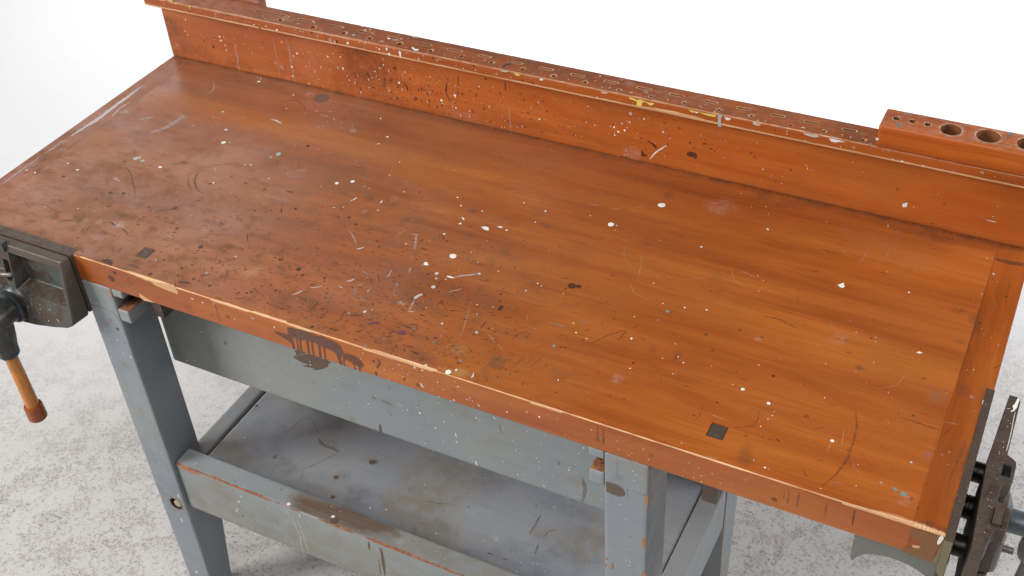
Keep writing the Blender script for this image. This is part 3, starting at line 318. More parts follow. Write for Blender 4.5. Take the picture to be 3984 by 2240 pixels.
('o','h',-1.291,.007,.009,.0055,.4),('d','w',-.9366,.0486,.0025),('d','w',-.9645,.0328,.0024),('d','w',-.9624,.0272,.0011),
('d','w',-.9369,.0239,.0015),('d','w',-.871,.0414,.0013),('d','w',-.7778,.0383,.0017),('d','w',-.8252,.0481,.0005),('d','w',-.8619,.0801,.0008),
('d','w',-.8426,.0657,.0007),('d','w',-.9007,.05,.0007),('d','w',-.8467,.0289,.0007),('d','w',-.8481,.0252,.0006),('d','w',-.8099,.0175,.0009),
('d','w',-.821,.015,.0007),('d','w',-.8202,.013,.0006),('d','w',-.8444,.0073,.0007),('d','w',-.8783,.0116,.0007),('d','w',-.9104,.0238,.0011),
('d','w',-.9112,.0126,.001),('d','w',-.9112,.0167,.0007),('d','w',-.929,.0109,.0011),('d','w',-.7667,.0399,.0006),('d','w',-.7136,.0401,.0007),
('d','w',-.968,.0665,.0007),('d','d',-.9476,.077,.0016),('d','d',-.9391,.0686,.0009),('d','d',-.9658,.0589,.0011),('d','d',-.8743,.094,.002),
('d','d',-.8672,.0726,.0011),('d','d',-.8482,.0707,.0015),('d','d',-.8051,.0696,.0016),('d','d2',-.7853,.0808,.0018),('d','d2',-.7823,.0646,.0017),
('d','d',-.8815,.0428,.0011),('d','d',-.8822,.0337,.0012),('d','d',-.8337,.0553,.0009),('d','d',-.8276,.0367,.0009),('d','d',-.836,.0224,.0011),
('d','d',-.8097,.0445,.0011),('d','d',-.7741,.0142,.0014),('d','d',-.9252,.0063,.0009),('d','w',-.8856,.0449,.0007),('d','d',-.8653,.0439,.0008),
('d','d',-.9166,.0403,.001),('d','d',-.8604,.0527,.0007),('d','d',-.9447,.0384,.001),('d','d',-.948,.0049,.0009),('d','d2',-.9054,.0274,.0015),
('d','d',-.7475,.0202,.0011),('d','d',-.7424,.0353,.001),('d','w',-.6929,.0525,.0009),('d','d',-.6922,.0688,.0009),('d','d',-.6883,.0788,.001),
('d','d',-.6919,.0477,.0009),('d','d',-.7401,.0543,.0008),('d','w',-.6733,.0516,.0005),('d','d',-.7245,.0502,.0007),('d','w',-.728,.0504,.0004),
('d','g3',-.9431,.0254,.0015),('d','g3',-.9425,.0188,.0012),('d','d',-.8818,.0785,.0008),('d','d',-.9146,.07,.0006),('d','w',-.7512,.0853,.0006),
('d','w',-.8876,.089,.0007),('d','w',-.8876,.0766,.0011),('d','w',-.9101,.0773,.0005),('d','w',-.9528,.0827,.0005),('d','w',-.9581,.0816,.0005),
('d','w',-.9638,.0718,.0006),('d','w',-.951,.0662,.0005),('d','w',-.9448,.07,.0006),('d','k',-.8694,.0587,.0008),('s','d',.0022,[(-.9498,.0714),
(-.9516,.0636),(-.9543,.0556),(-.9533,.0472),(-.9506,.0428),(-.9479,.0321)]),('s','d3',.0021,[(-.8385,.0961),(-.8384,.0878),(-.8378,.0798)]),
('s','k3',.002,[(-.8356,.0497),(-.8332,.0429),(-.8341,.0278),(-.8329,.0181),(-.832,.0033)]),('s','d',.0021,[(-.8003,.0472),(-.797,.0437)]),
('s','k2',.0021,[(-.9412,.0367),(-.9384,.033),(-.9354,.0317)]),('s','k',.001,[(-.8723,.0272),(-.8712,.0253)]),('s','k',.0008,[(-.8782,.0702),
(-.8745,.0719)]),('s','k',.0005,[(-.9365,.0662),(-.9329,.0649)]),('s','k3',.0011,[(-.6859,.0797),(-.6831,.0762)]),('s','w',.0008,[(-.6914,.0822),
(-.6875,.0826)]),('s','w',.0009,[(-.6783,.0517),(-.6779,.0494)]),('s','m3',.0028,[(-.926,.0934),(-.9319,.0431)]),('s','m3',.0016,[(-.7149,.085),
(-.7151,.0779)]),('s','m3',.0012,[(-.8201,.0953),(-.8204,.0869)]),('s','d',.001,[(-.9572,.0698),(-.9535,.07)]),('s','k',.0011,[(-.8733,.0388),
(-.8735,.0356)]),('s','k3',.0006,[(-.8472,.0391),(-.8389,.0381)]),('o','h',-.925,.015,.051,.0081,.25),('o','g',-.958,-.001,.026,.0131,.4),
('o','h',-.914,.002,.0509,.0083,.2),('o','g',-.703,.036,.0229,.0073,.3),('d','w',-.6445,.0545,.0018),('d','w',-.6373,.0475,.0019),
('d','w',-.6263,.0528,.0019),('d','w',-.6434,.0397,.0013),('d','w',-.631,.0643,.0012),('d','w',-.622,.0585,.001),('d','w',-.618,.0696,.0014),
('d','w',-.5936,.0817,.0016),('d','w',-.6025,.0808,.0006),('d','w',-.5869,.0837,.0006),('d','w',-.5613,.0649,.0014),('d','w',-.5496,.0564,.0009),
('d','w',-.6782,.0502,.001),('d','w',-.6732,.0513,.0005),('d','w',-.6536,.0404,.0005),('d','w',-.6042,.053,.0006),('d','w',-.642,.0613,.0005),
('d','w2',-.6167,.0857,.0027),('d','w',-.5647,.0767,.0006),('d','w2',-.4992,.0728,.0008),('d','m2',-.5169,.0562,.0015),('d','d',-.5097,.0483,.0013),
('d','m2',-.4949,.0594,.0013),('d','d',-.4766,.05,.0012),('d','m3',-.5352,.0784,.0022),('d','m2',-.5223,.0652,.0007),('d','m2',-.4929,.0674,.0009),
('d','m2',-.4865,.0604,.0009),('d','m2',-.4794,.0616,.0007),('d','d',-.671,.0924,.0009),('d','d',-.6667,.0663,.0008),('d','w',-.4605,.0743,.0006),
('d','w',-.5576,.0212,.0007),('d','w',-.6261,.0063,.0009),('d','w',-.6243,.0145,.0007),('d','w',-.6229,.0192,.0006),('d','w',-.6365,.0022,.0005),
('d','w',-.6215,.0099,.0004),('d','m2',-.6205,.0263,.0009),('d','w',-.5735,.0416,.0005),('d','k3',-.4599,.0424,.002),('d','w',-.579,.0546,.0004),
('p','m2',[(-.5885,.0428),(-.5842,.0432),(-.5803,.0406),(-.576,.0404),(-.5721,.036),(-.5698,.0324),(-.573,.0316),(-.5774,.0347),(-.5803,.0388),
(-.5852,.04)]),('p','m2',[(-.5968,.0215),(-.5946,.0208),(-.5923,.0165),(-.5857,.0157),(-.5922,.0117),(-.5971,.0117)]),('p','m2',[(-.5207,.0367),
(-.5146,.0406),(-.5071,.0395),(-.5043,.036),(-.5055,.0286),(-.5099,.0311),(-.5173,.0304),(-.5211,.033)]),('s','w',.0019,[(-.5822,.0087),(-.5781,.0164),
(-.5718,.0253),(-.5623,.0348),(-.5545,.0421)]),('s','k',.0006,[(-.4734,.0935),(-.4703,.084),(-.467,.0721)]),('s','k',.0015,[(-.467,.0721),
(-.4657,.0678)]),('s','k',.0005,[(-.6731,.0147),(-.6669,.0147)]),('o','h2',-.612,.013,.0154,.0122,.5),('o','g',-.662,.013,.0226,.0123,.3),
('o','g',-.469,.048,.0305,.0116,.2),('d','w',-.398,.0372,.0011),('d','k',-.3317,.0681,.0007),('d','w',-.2664,.0831,.0007),('d','k',-.3098,.0685,.0005),
('d','w',-.3251,.0545,.0005),('d','w',-.2786,.0646,.0004),('d','w',-.2558,.0631,.0004),('d','w',-.3668,.0194,.0006),('d','w',-.3837,.0292,.0005),
('d','w',-.3847,.0265,.0004),('d','w',-.3668,.0313,.0005),('d','w',-.3621,.039,.0004),('d','k',-.3287,.0603,.0004),('d','w',-.1834,.029,.0033),
('d','m3',-.1299,.0469,.0021),('d','w',-.1412,.0608,.0005),('p','w',[(-.187,.0275),(-.1832,.0333),(-.1796,.0348),(-.1804,.0281),(-.1847,.0246)]),
('s','w',.0009,[(-.0704,.0352),(-.0554,.0346)]),('s','w',.0007,[(-.0634,.0428),(-.0599,.0436)]),('s','k',.0005,[(-.0787,.0378),
(-.0707,.0389)])],'K':[('d','w',-1.529,.1222,.0008),('d','w',-1.2771,.1168,.0021),('d','w',-1.3265,.1178,.0013),('d','w',-1.2999,.1202,.0013),
('d','w',-1.4045,.1263,.0009),('d','w',-1.3891,.121,.0007),('d','m2',-1.3811,.1267,.0016),('d','m2',-1.3152,.114,.0017),('d','w',-1.445,.1235,.0006),
('d','w',-1.3347,.1217,.0007),('d','w',-1.321,.1235,.0006),('d','w',-1.3147,.1206,.0006),('d','m2',-1.5254,.1178,.0011),('d','m2',-1.4724,.1164,.0015),
('d','w',-1.3419,.1267,.0006),('d','w',-1.2473,.114,.0011),('d','w',-1.2259,.1238,.0007),('d','m',-1.4492,.1372,.0013),('d','k',-1.5517,.1221,.0008),
('s','k3',.0034,[(-1.4116,.1266),(-1.4121,.114)]),('s','k',.0018,[(-1.3722,.1156),(-1.3723,.1125)]),('s','k',.0023,[(-1.2832,.1282),(-1.2831,.1239)]),
('s','r',.0026,[(-1.5282,.1274),(-1.5203,.1285)]),('s','y',.0019,[(-1.5181,.1311),(-1.5052,.1317)]),('s','y',.0022,[(-1.5026,.1281),(-1.4981,.1283)]),
('s','y',.0013,[(-1.5095,.1275),(-1.5095,.1259)]),('s','y',.0008,[(-1.4769,.1273),(-1.4678,.1285),(-1.4648,.1287)]),('s','y',.0014,[(-1.4691,.1289),
(-1.4688,.1233)]),('d','w',-1.1284,.1198,.0023),('d','k2',-1.1644,.1186,.0034),('d','w2',-1.1554,.1173,.0018),('d','d',-1.2016,.1255,.0021),
('d','m2',-1.1513,.1181,.0029),('d','w',-1.0458,.1153,.0025),('d','w',-1.065,.1209,.0015),('d','w',-1.0108,.1245,.001),('d','w',-.9877,.1168,.001),
('d','w',-1.1183,.1144,.001),('d','w2',-1.1906,.1215,.0013),('d','w',-1.2263,.1237,.0008),('d','w',-1.091,.1303,.0008),('d','w',-1.1018,.1312,.0006),
('d','w',-1.0846,.1305,.0006),('d','w',-1.0698,.123,.0008),('d','w',-1.0356,.1261,.0007),('d','m2',-1.1001,.1177,.001),('d','m2',-.9604,.125,.0014),
('d','w',-.9783,.1255,.0009),('d','k',-1.2477,.114,.0014),('d','m2',-1.1766,.1264,.0011),('d','w',-.9474,.1246,.0006),('d','c',-1.0014,.1099,.0012),
('s','w',.0032,[(-1.0496,.1269),(-1.0498,.1215)]),('s','w',.0037,[(-1.0241,.126),(-1.0238,.1135)]),('s','k',.0037,[(-1.217,.1153),(-1.2169,.1134)]),
('s','k',.002,[(-1.2111,.1247),(-1.21,.1215)]),('s','k',.0007,[(-1.1059,.1196),(-1.1062,.1147)]),('s','w',.001,[(-.989,.1204),(-.9886,.1175)]),
('s','m2',.002,[(-1.1736,.1223),(-1.1718,.1178)]),('d','w',-.9032,.1174,.0009),('d','w',-.8803,.1194,.0009),('d','w',-.8415,.1201,.0009),
('d','w',-.8156,.1192,.0007),('d','d',-.8834,.1268,.0017),('d','m2',-.8498,.1144,.0007),('d','m2',-.8048,.1165,.0007),('d','d2',-.795,.1177,.0019),
('d','d2',-.7774,.1174,.0025),('d','d2',-.7831,.1156,.0011),('d','m2',-.8017,.1206,.0006),('d','w',-.9513,.1242,.0008),('d','w',-.9457,.1249,.0007),
('d','w',-.6913,.1217,.0005),('d','w',-.6652,.1159,.0007),('d','k2',-.9167,.1202,.0014),('p','y',[(-.8091,.1275),(-.8059,.1288),(-.7996,.1277),
(-.8004,.1247),(-.8038,.1246),(-.8078,.1255)]),('p','w',[(-.7651,.1269),(-.7605,.129),(-.7569,.1277),(-.7595,.1252),(-.7634,.1252)]),
('p','w2',[(-.8469,.1191),(-.8453,.1202),(-.8449,.118)]),('p','y',[(-.6118,.1277),(-.6065,.1277),(-.598,.1256),(-.5928,.1279),(-.5875,.1263),
(-.5823,.1258),(-.5792,.1253),(-.5729,.1262),(-.5703,.1256),(-.5728,.1217),(-.577,.1208),(-.5812,.1237),(-.5865,.1248),(-.5896,.1225),(-.5907,.1163),
(-.5958,.1152),(-.5992,.1164),(-.598,.1223),(-.6044,.1243),(-.6107,.1251)]),('p','y',[(-.5148,.1274),(-.5072,.1269),(-.5032,.1273),(-.506,.1242),
(-.509,.1235),(-.5122,.1252)]),('p','w',[(-.5051,.1257),(-.4981,.1273),(-.501,.1239),(-.5035,.1241)]),('p','y',[(-.4981,.1273),(-.491,.1267),
(-.481,.1273),(-.472,.1279),(-.4718,.1244),(-.4768,.1238),(-.4838,.1239),(-.4909,.1245)]),('p','g6',[(-.4691,.1282),(-.4617,.1298),(-.4637,.1219),
(-.4626,.1132),(-.4617,.1095),(-.4677,.1087),(-.4681,.1208)]),('p','w',[(-.4581,.1276),(-.4521,.1273),(-.4482,.1276),(-.4499,.1239),(-.4548,.1226),
(-.4574,.125)]),('p','w2',[(-.6583,.1272),(-.6513,.1281),(-.6454,.1274),(-.6524,.1247),(-.6578,.1254)]),('d','w',-.6648,.1161,.0007),
('d','w',-.6271,.1197,.0006),('d','w',-.5521,.1254,.0004),('d','w2',-.4119,.1272,.0028),('p','w2',[(-.4141,.127),(-.4089,.1282),(-.4024,.127),
(-.4047,.1245),(-.4105,.124)]),('p','w2',[(-.3394,.1271),(-.3335,.1288),(-.3269,.1285),(-.3195,.1297),(-.3157,.1268),(-.3226,.124),(-.3302,.1244),
(-.3369,.1255)]),('p','w',[(-.3012,.1281),(-.2934,.1284),(-.2878,.1281),(-.2804,.1272),(-.278,.1264),(-.2856,.1254),(-.2927,.1231),(-.2974,.1231),
(-.3005,.1256)]),('p','k',[(-.2677,.1213),(-.2633,.1227),(-.2622,.1216),(-.2657,.1203)]),('d','w',-.3357,.1174,.0005),('d','m2',-.3858,.1218,.0005),
('d','m2',-.3808,.1227,.0011),('d','m2',-.3217,.1155,.0006),('p','c',[(-.0928,.1238),(-.0874,.1262),(-.0864,.121),(-.0915,.1224)]),
('d','w',-.1956,.1151,.0015),('d','w',-.1862,.115,.0005),('d','w',-.1667,.1149,.0012),('d','w',-.1261,.1168,.0005),('d','k',-.2651,.1217,.0025),
('d','w',-.0563,.1151,.0004),('d','k',-.2168,.1279,.0019)],'R':[('p','w',[(-1.0072,.55),(-1.0065,.555),(-1.0011,.55),(-.9929,.5509),(-.9911,.5457),
(-.9977,.5443)]),('p','w',[(-1.0642,.5663),(-1.058,.5675),(-1.0566,.5632),(-1.0611,.5622)]),('p','k2',[(-1.0551,.565),(-1.0428,.5697),(-1.0418,.5617),
(-1.0507,.5618)]),('p','w2',[(-1.0304,.5892),(-1.0184,.5902),(-1.0161,.5862),(-1.0222,.5838),(-1.0276,.5854)]),('p','w',[(-1.1301,.588),
(-1.1257,.5892),(-1.1241,.5858),(-1.1275,.585)]),('p','w',[(-1.1181,.5763),(-1.1138,.5787),(-1.1119,.5737)]),('p','w',[(-1.1104,.5805),(-1.1067,.5815),
(-1.1058,.5783)]),('d','g3',-1.1241,.5541,.003),('d','d2',-1.0668,.5519,.001),('d','w',-1.0535,.5499,.0006),('d','w2',-1.0609,.5506,.0013),
('d','h4',-1.2392,.5537,.003),('d','w2',-1.0165,.5488,.0012),('o','h',-1.444,.558,.0135,.0063,.8),('o','h',-1.306,.572,.0197,.0104,.5),
('s','h4',.0019,[(-1.3198,.562),(-1.3129,.5516),(-1.2999,.5461),(-1.2891,.5503),(-1.279,.5593),(-1.2773,.5704)]),('s','h4',.0016,[(-1.319,.5782),
(-1.3106,.5841),(-1.2944,.5809),(-1.2835,.5772)]),('o','h',-1.264,.562,.0173,.0102,.5),('o','h',-1.215,.581,.0129,.0061,.5),
('o','h',-1.132,.545,.0073,.0078,.4),('o','h',-1.047,.563,.0123,.0059,.6),('o','h',-1.241,.556,.0075,.004,.5),('p','d3',[(-.8367,.5507),(-.8357,.5578),
(-.8289,.565),(-.826,.565),(-.8258,.5624),(-.8328,.5545),(-.8326,.5485),(-.8352,.5479)]),('p','g3',[(-.8328,.5382),(-.8223,.5397),(-.8205,.536),
(-.8297,.535)]),('d','w',-.872,.5583,.0012),('d','w',-.8211,.5384,.0009),('d','d',-.8187,.55,.0008),('d','w',-.8005,.5638,.0006),
('d','w',-.8381,.5716,.0005),('d','h4',-.6783,.5802,.0019),('d','w',-.725,.584,.0004),('d','w',-.7259,.5473,.0005),('o','h',-.89,.57,.0059,.0057,.4),
('o','h',-.78,.537,.0142,.0039,.7),('o','h',-.708,.537,.014,.0039,.8),('o','h',-.915,.546,.0098,.0038,.3),('d','h4',-.6782,.5808,.0019),
('d','w',-.6532,.5464,.0006),('d','h4',-.6409,.5816,.0023),('d','h4',-.5923,.5609,.0037),('d','h4',-.5976,.5505,.0017),('d','k',-.5234,.5699,.0007),
('d','k',-.52,.5846,.0008),('d','k',-.509,.574,.0005),('d','h4',-.4463,.55,.0014),('d','w',-.6064,.5552,.0005),('o','h',-.626,.576,.012,.0073,.7),
('o','h',-.569,.567,.0073,.0072,.5),('o','h',-.591,.569,.0091,.0108,.4),('o','h',-.434,.575,.0088,.0052,.5),('p','w2',[(-.2989,.5431),(-.2935,.5434),
(-.2887,.5427),(-.289,.5407),(-.2961,.5396)]),('o','h',-.262,.567,.01,.0067,.5)],'X':[('d','w',-.235,.1424,.0021),('d','g6',-.2259,.1455,.0021),
('d','w',-.1416,.1589,.0006),('d','k',-.1959,.1421,.0008),('d','d',-.1499,.131,.0013),('d','k',-.1696,.146,.0005),('d','w',-.1913,.1345,.0004),
('p','c',[(-.0922,.138),(-.0897,.1395),(-.0895,.1373)])],'Y':[('d','g5',-.207,.5821,.0037),('d','g5',-.2101,.5504,.0044),('d','g5',-.1284,.5815,.0025),
('d','g5',-.0673,.5837,.0043),('d','g5',-.1145,.5499,.0023),('d','g5',-.0725,.5699,.0025),('s','h4',.0013,[(-.0739,.5531),(-.0676,.5509),
(-.0613,.5516),(-.0644,.5598),(-.0693,.5559)])],'A':[('p','v3',[(-.9979,-.1856),(-.9849,-.1782),(-.9645,-.1672),(-.9461,-.1654),(-.9407,-.1685),
(-.93,-.167),(-.9215,-.1694),(-.9275,-.1737),(-.9296,-.1813),(-.9403,-.1905),(-.9521,-.1971),(-.9651,-.2014),(-.958,-.1964),(-.9769,-.1993),
(-.9815,-.1993),(-.9693,-.1921),(-.9816,-.1924),(-.9902,-.1896)]),('p','v4',[(-.9925,-.1708),(-.9853,-.1656),(-.9764,-.1665),(-.9641,-.1653),
(-.9779,-.1739),(-.9915,-.1806),(-.9887,-.1745)]),('d','w',-.9644,-.1839,.001),('d','w',-.9648,-.1907,.0013),('d','w',-.916,-.2009,.001),
('d','w',-.8748,-.1938,.001),('d','w',-.9068,-.1934,.0006),('d','w',-.926,-.2299,.0008),('d','w',-.8638,-.236,.001),('d','w',-.8717,-.2487,.001),
('d','w',-.8601,-.2428,.0008),('d','w',-.79,-.2192,.0009),('d','w',-.7681,-.217,.0018),('d','w',-.8079,-.2137,.0008),('d','w',-.7992,-.224,.0008),
('d','w',-.8465,-.2115,.0008),('d','w',-.8319,-.1964,.0006),('d','w',-1.0646,-.2612,.0009),('d','h6',-.8017,-.2136,.0031),
('d','w',-.8749,-.1693,.0009),('s','y2',.0019,[(-.82,-.1795),(-.8164,-.1849)]),('s','y2',.003,[(-.8543,-.2173),(-.8465,-.2185)]),
('s','y2',.0027,[(-.8368,-.2172),(-.8225,-.2183),(-.8202,-.2226)]),('s','y2',.002,[(-.8263,-.2356),(-.8222,-.248)]),('s','d',.0016,[(-.77,-.2003),
(-.7692,-.2025)]),('s','y2',.0016,[(-1.0097,-.1978),(-1.006,-.2025)]),('o','o',-1.013,-.233,.0051,.0039,.5),('o','g',-.967,-.229,.0067,.0057,.4),
('o','y',-.904,-.284,.0082,.0039,.9),('o','o',-.86,-.248,.0047,.0038,.5),('o','o',-.782,-.2,.0059,.0054,.5),('s','v3',.0046,[(-.8482,-.2758),
(-.8497,-.2967)]),('s','w',.0018,[(-.7258,-.2166),(-.7249,-.2197)]),('s','w',.0021,[(-.708,-.235),(-.7069,-.2423)]),('s','w',.0024,[(-.6773,-.2833),
(-.6753,-.2929)]),('s','w',.0019,[(-.6382,-.1694),(-.6355,-.1743)]),('s','y2',.0022,[(-.6298,-.1816),(-.6278,-.2003),(-.6222,-.1979)]),
('s','y2',.0056,[(-.4972,-.2355),(-.4934,-.2627),(-.4991,-.2921)]),('s','w',.0012,[(-.5989,-.2303),(-.5979,-.2328)]),('s','w',.0012,[(-.5625,-.1916),
(-.5615,-.1934)]),('d','w',-.7683,-.2169,.002),('d','w',-.7429,-.2386,.0015),('d','w',-.7076,-.2549,.0015),('d','w',-.668,-.1852,.0012),
('d','w',-.7903,-.2197,.001),('d','w',-.767,-.2834,.001),('d','w',-.4948,-.1733,.0013),('d','w',-.6045,-.2809,.0012),('d','w2',-.5613,-.2862,.0021),
('d','h6',-.5567,-.2049,.002),('d','w',-.5192,-.2314,.0011),('d','w',-.5178,-.2307,.0009),('d','w',-.5185,-.2259,.0009),('d','w',-.6093,-.2087,.0009),
('d','w',-.5842,-.1769,.0011),('d','w',-.5027,-.1886,.0009),('d','h6',-.8014,-.2136,.0026),('d','y2',-.535,-.2238,.0027),('d','w',-.8637,-.2362,.0011),
('d','w',-.6225,-.1869,.0009),('o','y',-.903,-.287,.0109,.0082,.9),('o','h',-.662,-.195,.0345,.0174,.3),('o','y',-.653,-.234,.0279,.012,.5),
('o','y',-.506,-.245,.0299,.0146,.7),('o','y',-.826,-.218,.0153,.0092,.6),('o','y',-.85,-.216,.0077,.0061,.5),('s','h6',.0033,[(-1.2039,-.2043),
(-1.2005,-.2119)]),('s','h6',.003,[(-1.211,-.2441),(-1.2086,-.266)]),('d','w',-1.1833,-.1999,.0015),('d','w',-1.2199,-.2779,.0016),
('d','y2',-1.1359,-.2068,.0042),('d','w',-1.238,-.2841,.0016)],'Q':[('d','w',-1.1006,-.4724,.0014),('d','w',-1.11,-.4912,.0021),
('d','w',-1.1187,-.5157,.0017),('d','w',-1.1224,-.5222,.0017),('d','w',-1.0435,-.4754,.0008),('d','d',-1.1101,-.5285,.0019),
('d','w',-1.0924,-.5693,.0015),('d','w',-.9919,-.489,.001),('d','w',-1.0685,-.5436,.0008),('d','w',-.9615,-.469,.001),('s','h6',.002,[(-1.0024,-.4662),
(-1.0007,-.4778),(-1.0018,-.4909)]),('s','h6',.0029,[(-.9933,-.4658),(-.9922,-.4923),(-.9851,-.5141),(-.9901,-.5468),(-.9898,-.5708)]),
('s','h6',.0028,[(-.9816,-.4723),(-.9791,-.5003),(-.9775,-.5337),(-.9749,-.5627)]),('s','h6',.0012,[(-.9767,-.4886),(-.9619,-.5126)]),
('s','w',.0016,[(-.977,-.4576),(-.9753,-.465)]),('o','y',-1.142,-.497,.0438,.0533,.8),('o','y',-1.042,-.522,.0571,.0484,.6),
('o','o',-1.192,-.565,.025,.0102,.9),('o','y',-1.218,-.567,.0127,.0077,.8),('o','y',-.907,-.505,.0528,.0466,.6),('o','h',-1.006,-.464,.011,.0092,.5),
('p','o2',[(-1.2322,-.454),(-1.2104,-.4523),(-1.1936,-.4549),(-1.1795,-.4545),(-1.1858,-.4585),(-1.1986,-.4603),(-1.2159,-.459),(-1.2281,-.4584)]),
('s','v3',.0038,[(-.8396,-.4579),(-.8408,-.479)]),('s','v3',.0056,[(-.8214,-.4636),(-.8162,-.4625),(-.8167,-.4833),(-.8191,-.5367)]),
('s','v3',.0019,[(-.826,-.4954),(-.8277,-.5387)])],'U':[('d','w',-1.0,.014,.0034),('d','w',-.9167,.0226,.003),('d','v3',-.9099,.0159,.0071),
('d','w',-.9313,.0393,.0008),('d','w',-.9119,.0369,.0006),('d','d',-1.0306,.0347,.0012),('d','d2',-1.1147,.017,.0013),('d','w',-1.1692,.0404,.0007),
('s','w2',.0013,[(-1.2061,.0188),(-1.1998,.023)]),('s','o',.0009,[(-1.198,.0174),(-1.1978,.0205)]),('o','v',-.89,.025,.0206,.0141,1),
('o','v',-.912,.03,.0158,.0071,.9),('o','y',-.977,.02,.016,.01,.9),('o','y',-1.23,.033,.0157,.0091,.7),('o','h',-.994,.014,.0074,.0043,.6),
('o','y',-.934,.039,.0246,.0078,.7),('o','v',-.883,.032,.0402,.0165,1),('o','v',-.84,.033,.0299,.014,1),('o','v',-.805,.034,.0198,.007,.7),
('o','v',-.877,.047,.0323,.0119,1),('o','v',-.883,.02,.04,.014,1),('o','y',-.825,.046,.0239,.0141,.9),('o','y',-.73,.034,.0582,.0186,.9),
('o','h',-.791,.023,.0118,.0092,.8),('o','y',-.635,.035,.0379,.0135,.7)],'S':[('d','v4',-.9943,.1339,.0049),('d','v4',-.9742,.0934,.0043),
('d','w',-1.0464,.1977,.0008),('d','s2',-1.1226,.1292,.0053),('d','d',-1.2327,.2221,.0029),('d','w',-1.2036,.1453,.0012),
('s','y2',.0012,[(-1.1423,.1709),(-1.1353,.2032),(-1.1357,.2253),(-1.117,.2374),(-1.1027,.2251),(-1.0821,.2123)]),('s','y2',.0064,[(-1.0768,.2001),
(-1.0567,.1875),(-1.0415,.1908),(-1.0218,.1872)]),('s','s2',.0024,[(-1.0209,.1858),(-1.0337,.1661),(-1.0493,.1383),(-1.0614,.1225)]),
('s','s2',.0022,[(-1.057,.1245),(-1.0488,.1044)]),('s','y2',.0021,[(-.8204,.153),(-.7966,.1573),(-.7819,.1639)]),('s','y2',.004,[(-.6279,.2067),
(-.6266,.1886),(-.6263,.1627)]),('s','y2',.0022,[(-.6022,.1661),(-.6011,.1817),(-.5882,.1907)]),('s','y2',.0039,[(-.5997,.1284),(-.6044,.153)]),
('s','d',.002,[(-.6731,.0993),(-.6625,.1003)]),('s','d',.0015,[(-.6437,.0995),(-.6381,.1006)]),('s','d',.0011,[(-.6426,.219),(-.6431,.2251)]),
('d','v4',-.954,.1914,.0064),('d','y2',-.9474,.1944,.0041),('d','w',-.9015,.0999,.0015),('d','w',-.8743,.108,.0013),('d','w',-.7698,.0992,.0013),
('d','d',-.7584,.2428,.0013),('d','w',-.6124,.0857,.001),('d','w',-.5949,.111,.0008),('d','w',-.5879,.1139,.0008),('d','w',-.6144,.1041,.0008),
('d','h6',-.6726,.1316,.0038),('d','y2',-.7482,.1722,.0017),('d','h6',-.7986,.095,.0015),('d','d',-.7606,.1979,.0009),('d','d',-.7812,.1467,.0011),
('d','d',-.5572,.1673,.001),('d','y2',-.6263,.2059,.0019),('o','g',-.929,.115,.0552,.0279,.8),('o','y',-.967,.196,.0176,.0109,.5),
('o','g',-.783,.115,.0452,.0148,.8),('o','y',-.69,.123,.0242,.0098,.5),('o','y',-.916,.205,.0654,.0205,.4),('o','y',-.601,.176,.0302,.02,.4),
('o','g',-.592,.236,.0615,.0261,.5),('o','h',-.846,.202,.0322,.0214,.4),('o','h',-.732,.163,.031,.0203,.4),('o','g',-1.093,.119,.033,.021,.8),
('o','y',-1.051,.197,.0224,.0138,.6),('o','h',-1.172,.187,.0229,.0168,.4),('o','h',-1.119,.24,.0345,.0173,.4),
('o','h',-1.248,.229,.0282,.0146,.4)],'L':[('p','v4',[(-.4178,-.1022),(-.405,-.1027),(-.393,-.1063),(-.3903,-.1124),(-.3915,-.1196),(-.3995,-.1241),
(-.4171,-.1235)]),('p','o2',[(-.364,-.1044),(-.3588,-.1019),(-.3591,-.1179),(-.3595,-.1294),(-.3623,-.1195)]),('p','o2',[(-.3652,-.1907),
(-.3601,-.1901),(-.3604,-.2084),(-.3638,-.2102)]),('p','o2',[(-.4094,-.2669),(-.4061,-.2704),(-.4065,-.2802),(-.4094,-.2829)]),
('p','o2',[(-.4195,-.2756),(-.4159,-.2758),(-.4166,-.2804),(-.4191,-.2807)]),('p','o2',[(-.3634,-.2659),(-.3579,-.2608),(-.3577,-.2687),
(-.364,-.2722)]),('p','o2',[(-.418,-.261),(-.4137,-.2629),(-.4151,-.2658),(-.4176,-.2643)]),('s','d2',.0007,[(-.4019,-.0539),(-.4018,-.0845)]),
('s','d',.0006,[(-.3817,-.1042),(-.3705,-.1048),(-.3601,-.1031)]),('s','y2',.0013,[(-.3877,-.1019),(-.3862,-.1217)]),('s','v4',.001,[(-.4104,-.1015),
(-.3917,-.1029)]),('s','h6',.0009,[(-.3808,-.1711),(-.3784,-.1807)]),('s','h6',.0008,[(-.3687,-.2416),(-.3661,-.2569)]),('d','w',-.3803,-.0667,.0008),
('d','h6',-.3781,-.0835,.0019),('d','w',-.3974,-.1387,.0007),('d','w',-.3745,-.1039,.0006),('d','o2',-.383,-.197,.0013),('d','o2',-.3947,-.1981,.0007),
('d','o2',-.4064,-.2272,.0011),('d','w',-.3832,-.2599,.0008),('d','w',-.4025,-.2706,.0009),('d','w',-.3815,-.2237,.0006),
('o','y',-.379,-.049,.0167,.0053,1),('o','y',-.36,-.054,.0051,.0053,1),('o','y',-.412,-.062,.0079,.0072,.5),('o','g',-.4,-.087,.0079,.0073,.5),
('d','w',-1.2818,-.0928,.0011),('d','r2',-1.2632,-.1235,.0015),('d','d',-1.2713,-.1317,.0015),('d','r3',-1.2538,-.1363,.0036),
('d','w',-1.2811,-.1449,.0011),('d','w',-1.2923,-.1606,.0009),('d','d',-1.2466,-.1636,.0012),('d','y2',-1.2665,-.2143,.0019),
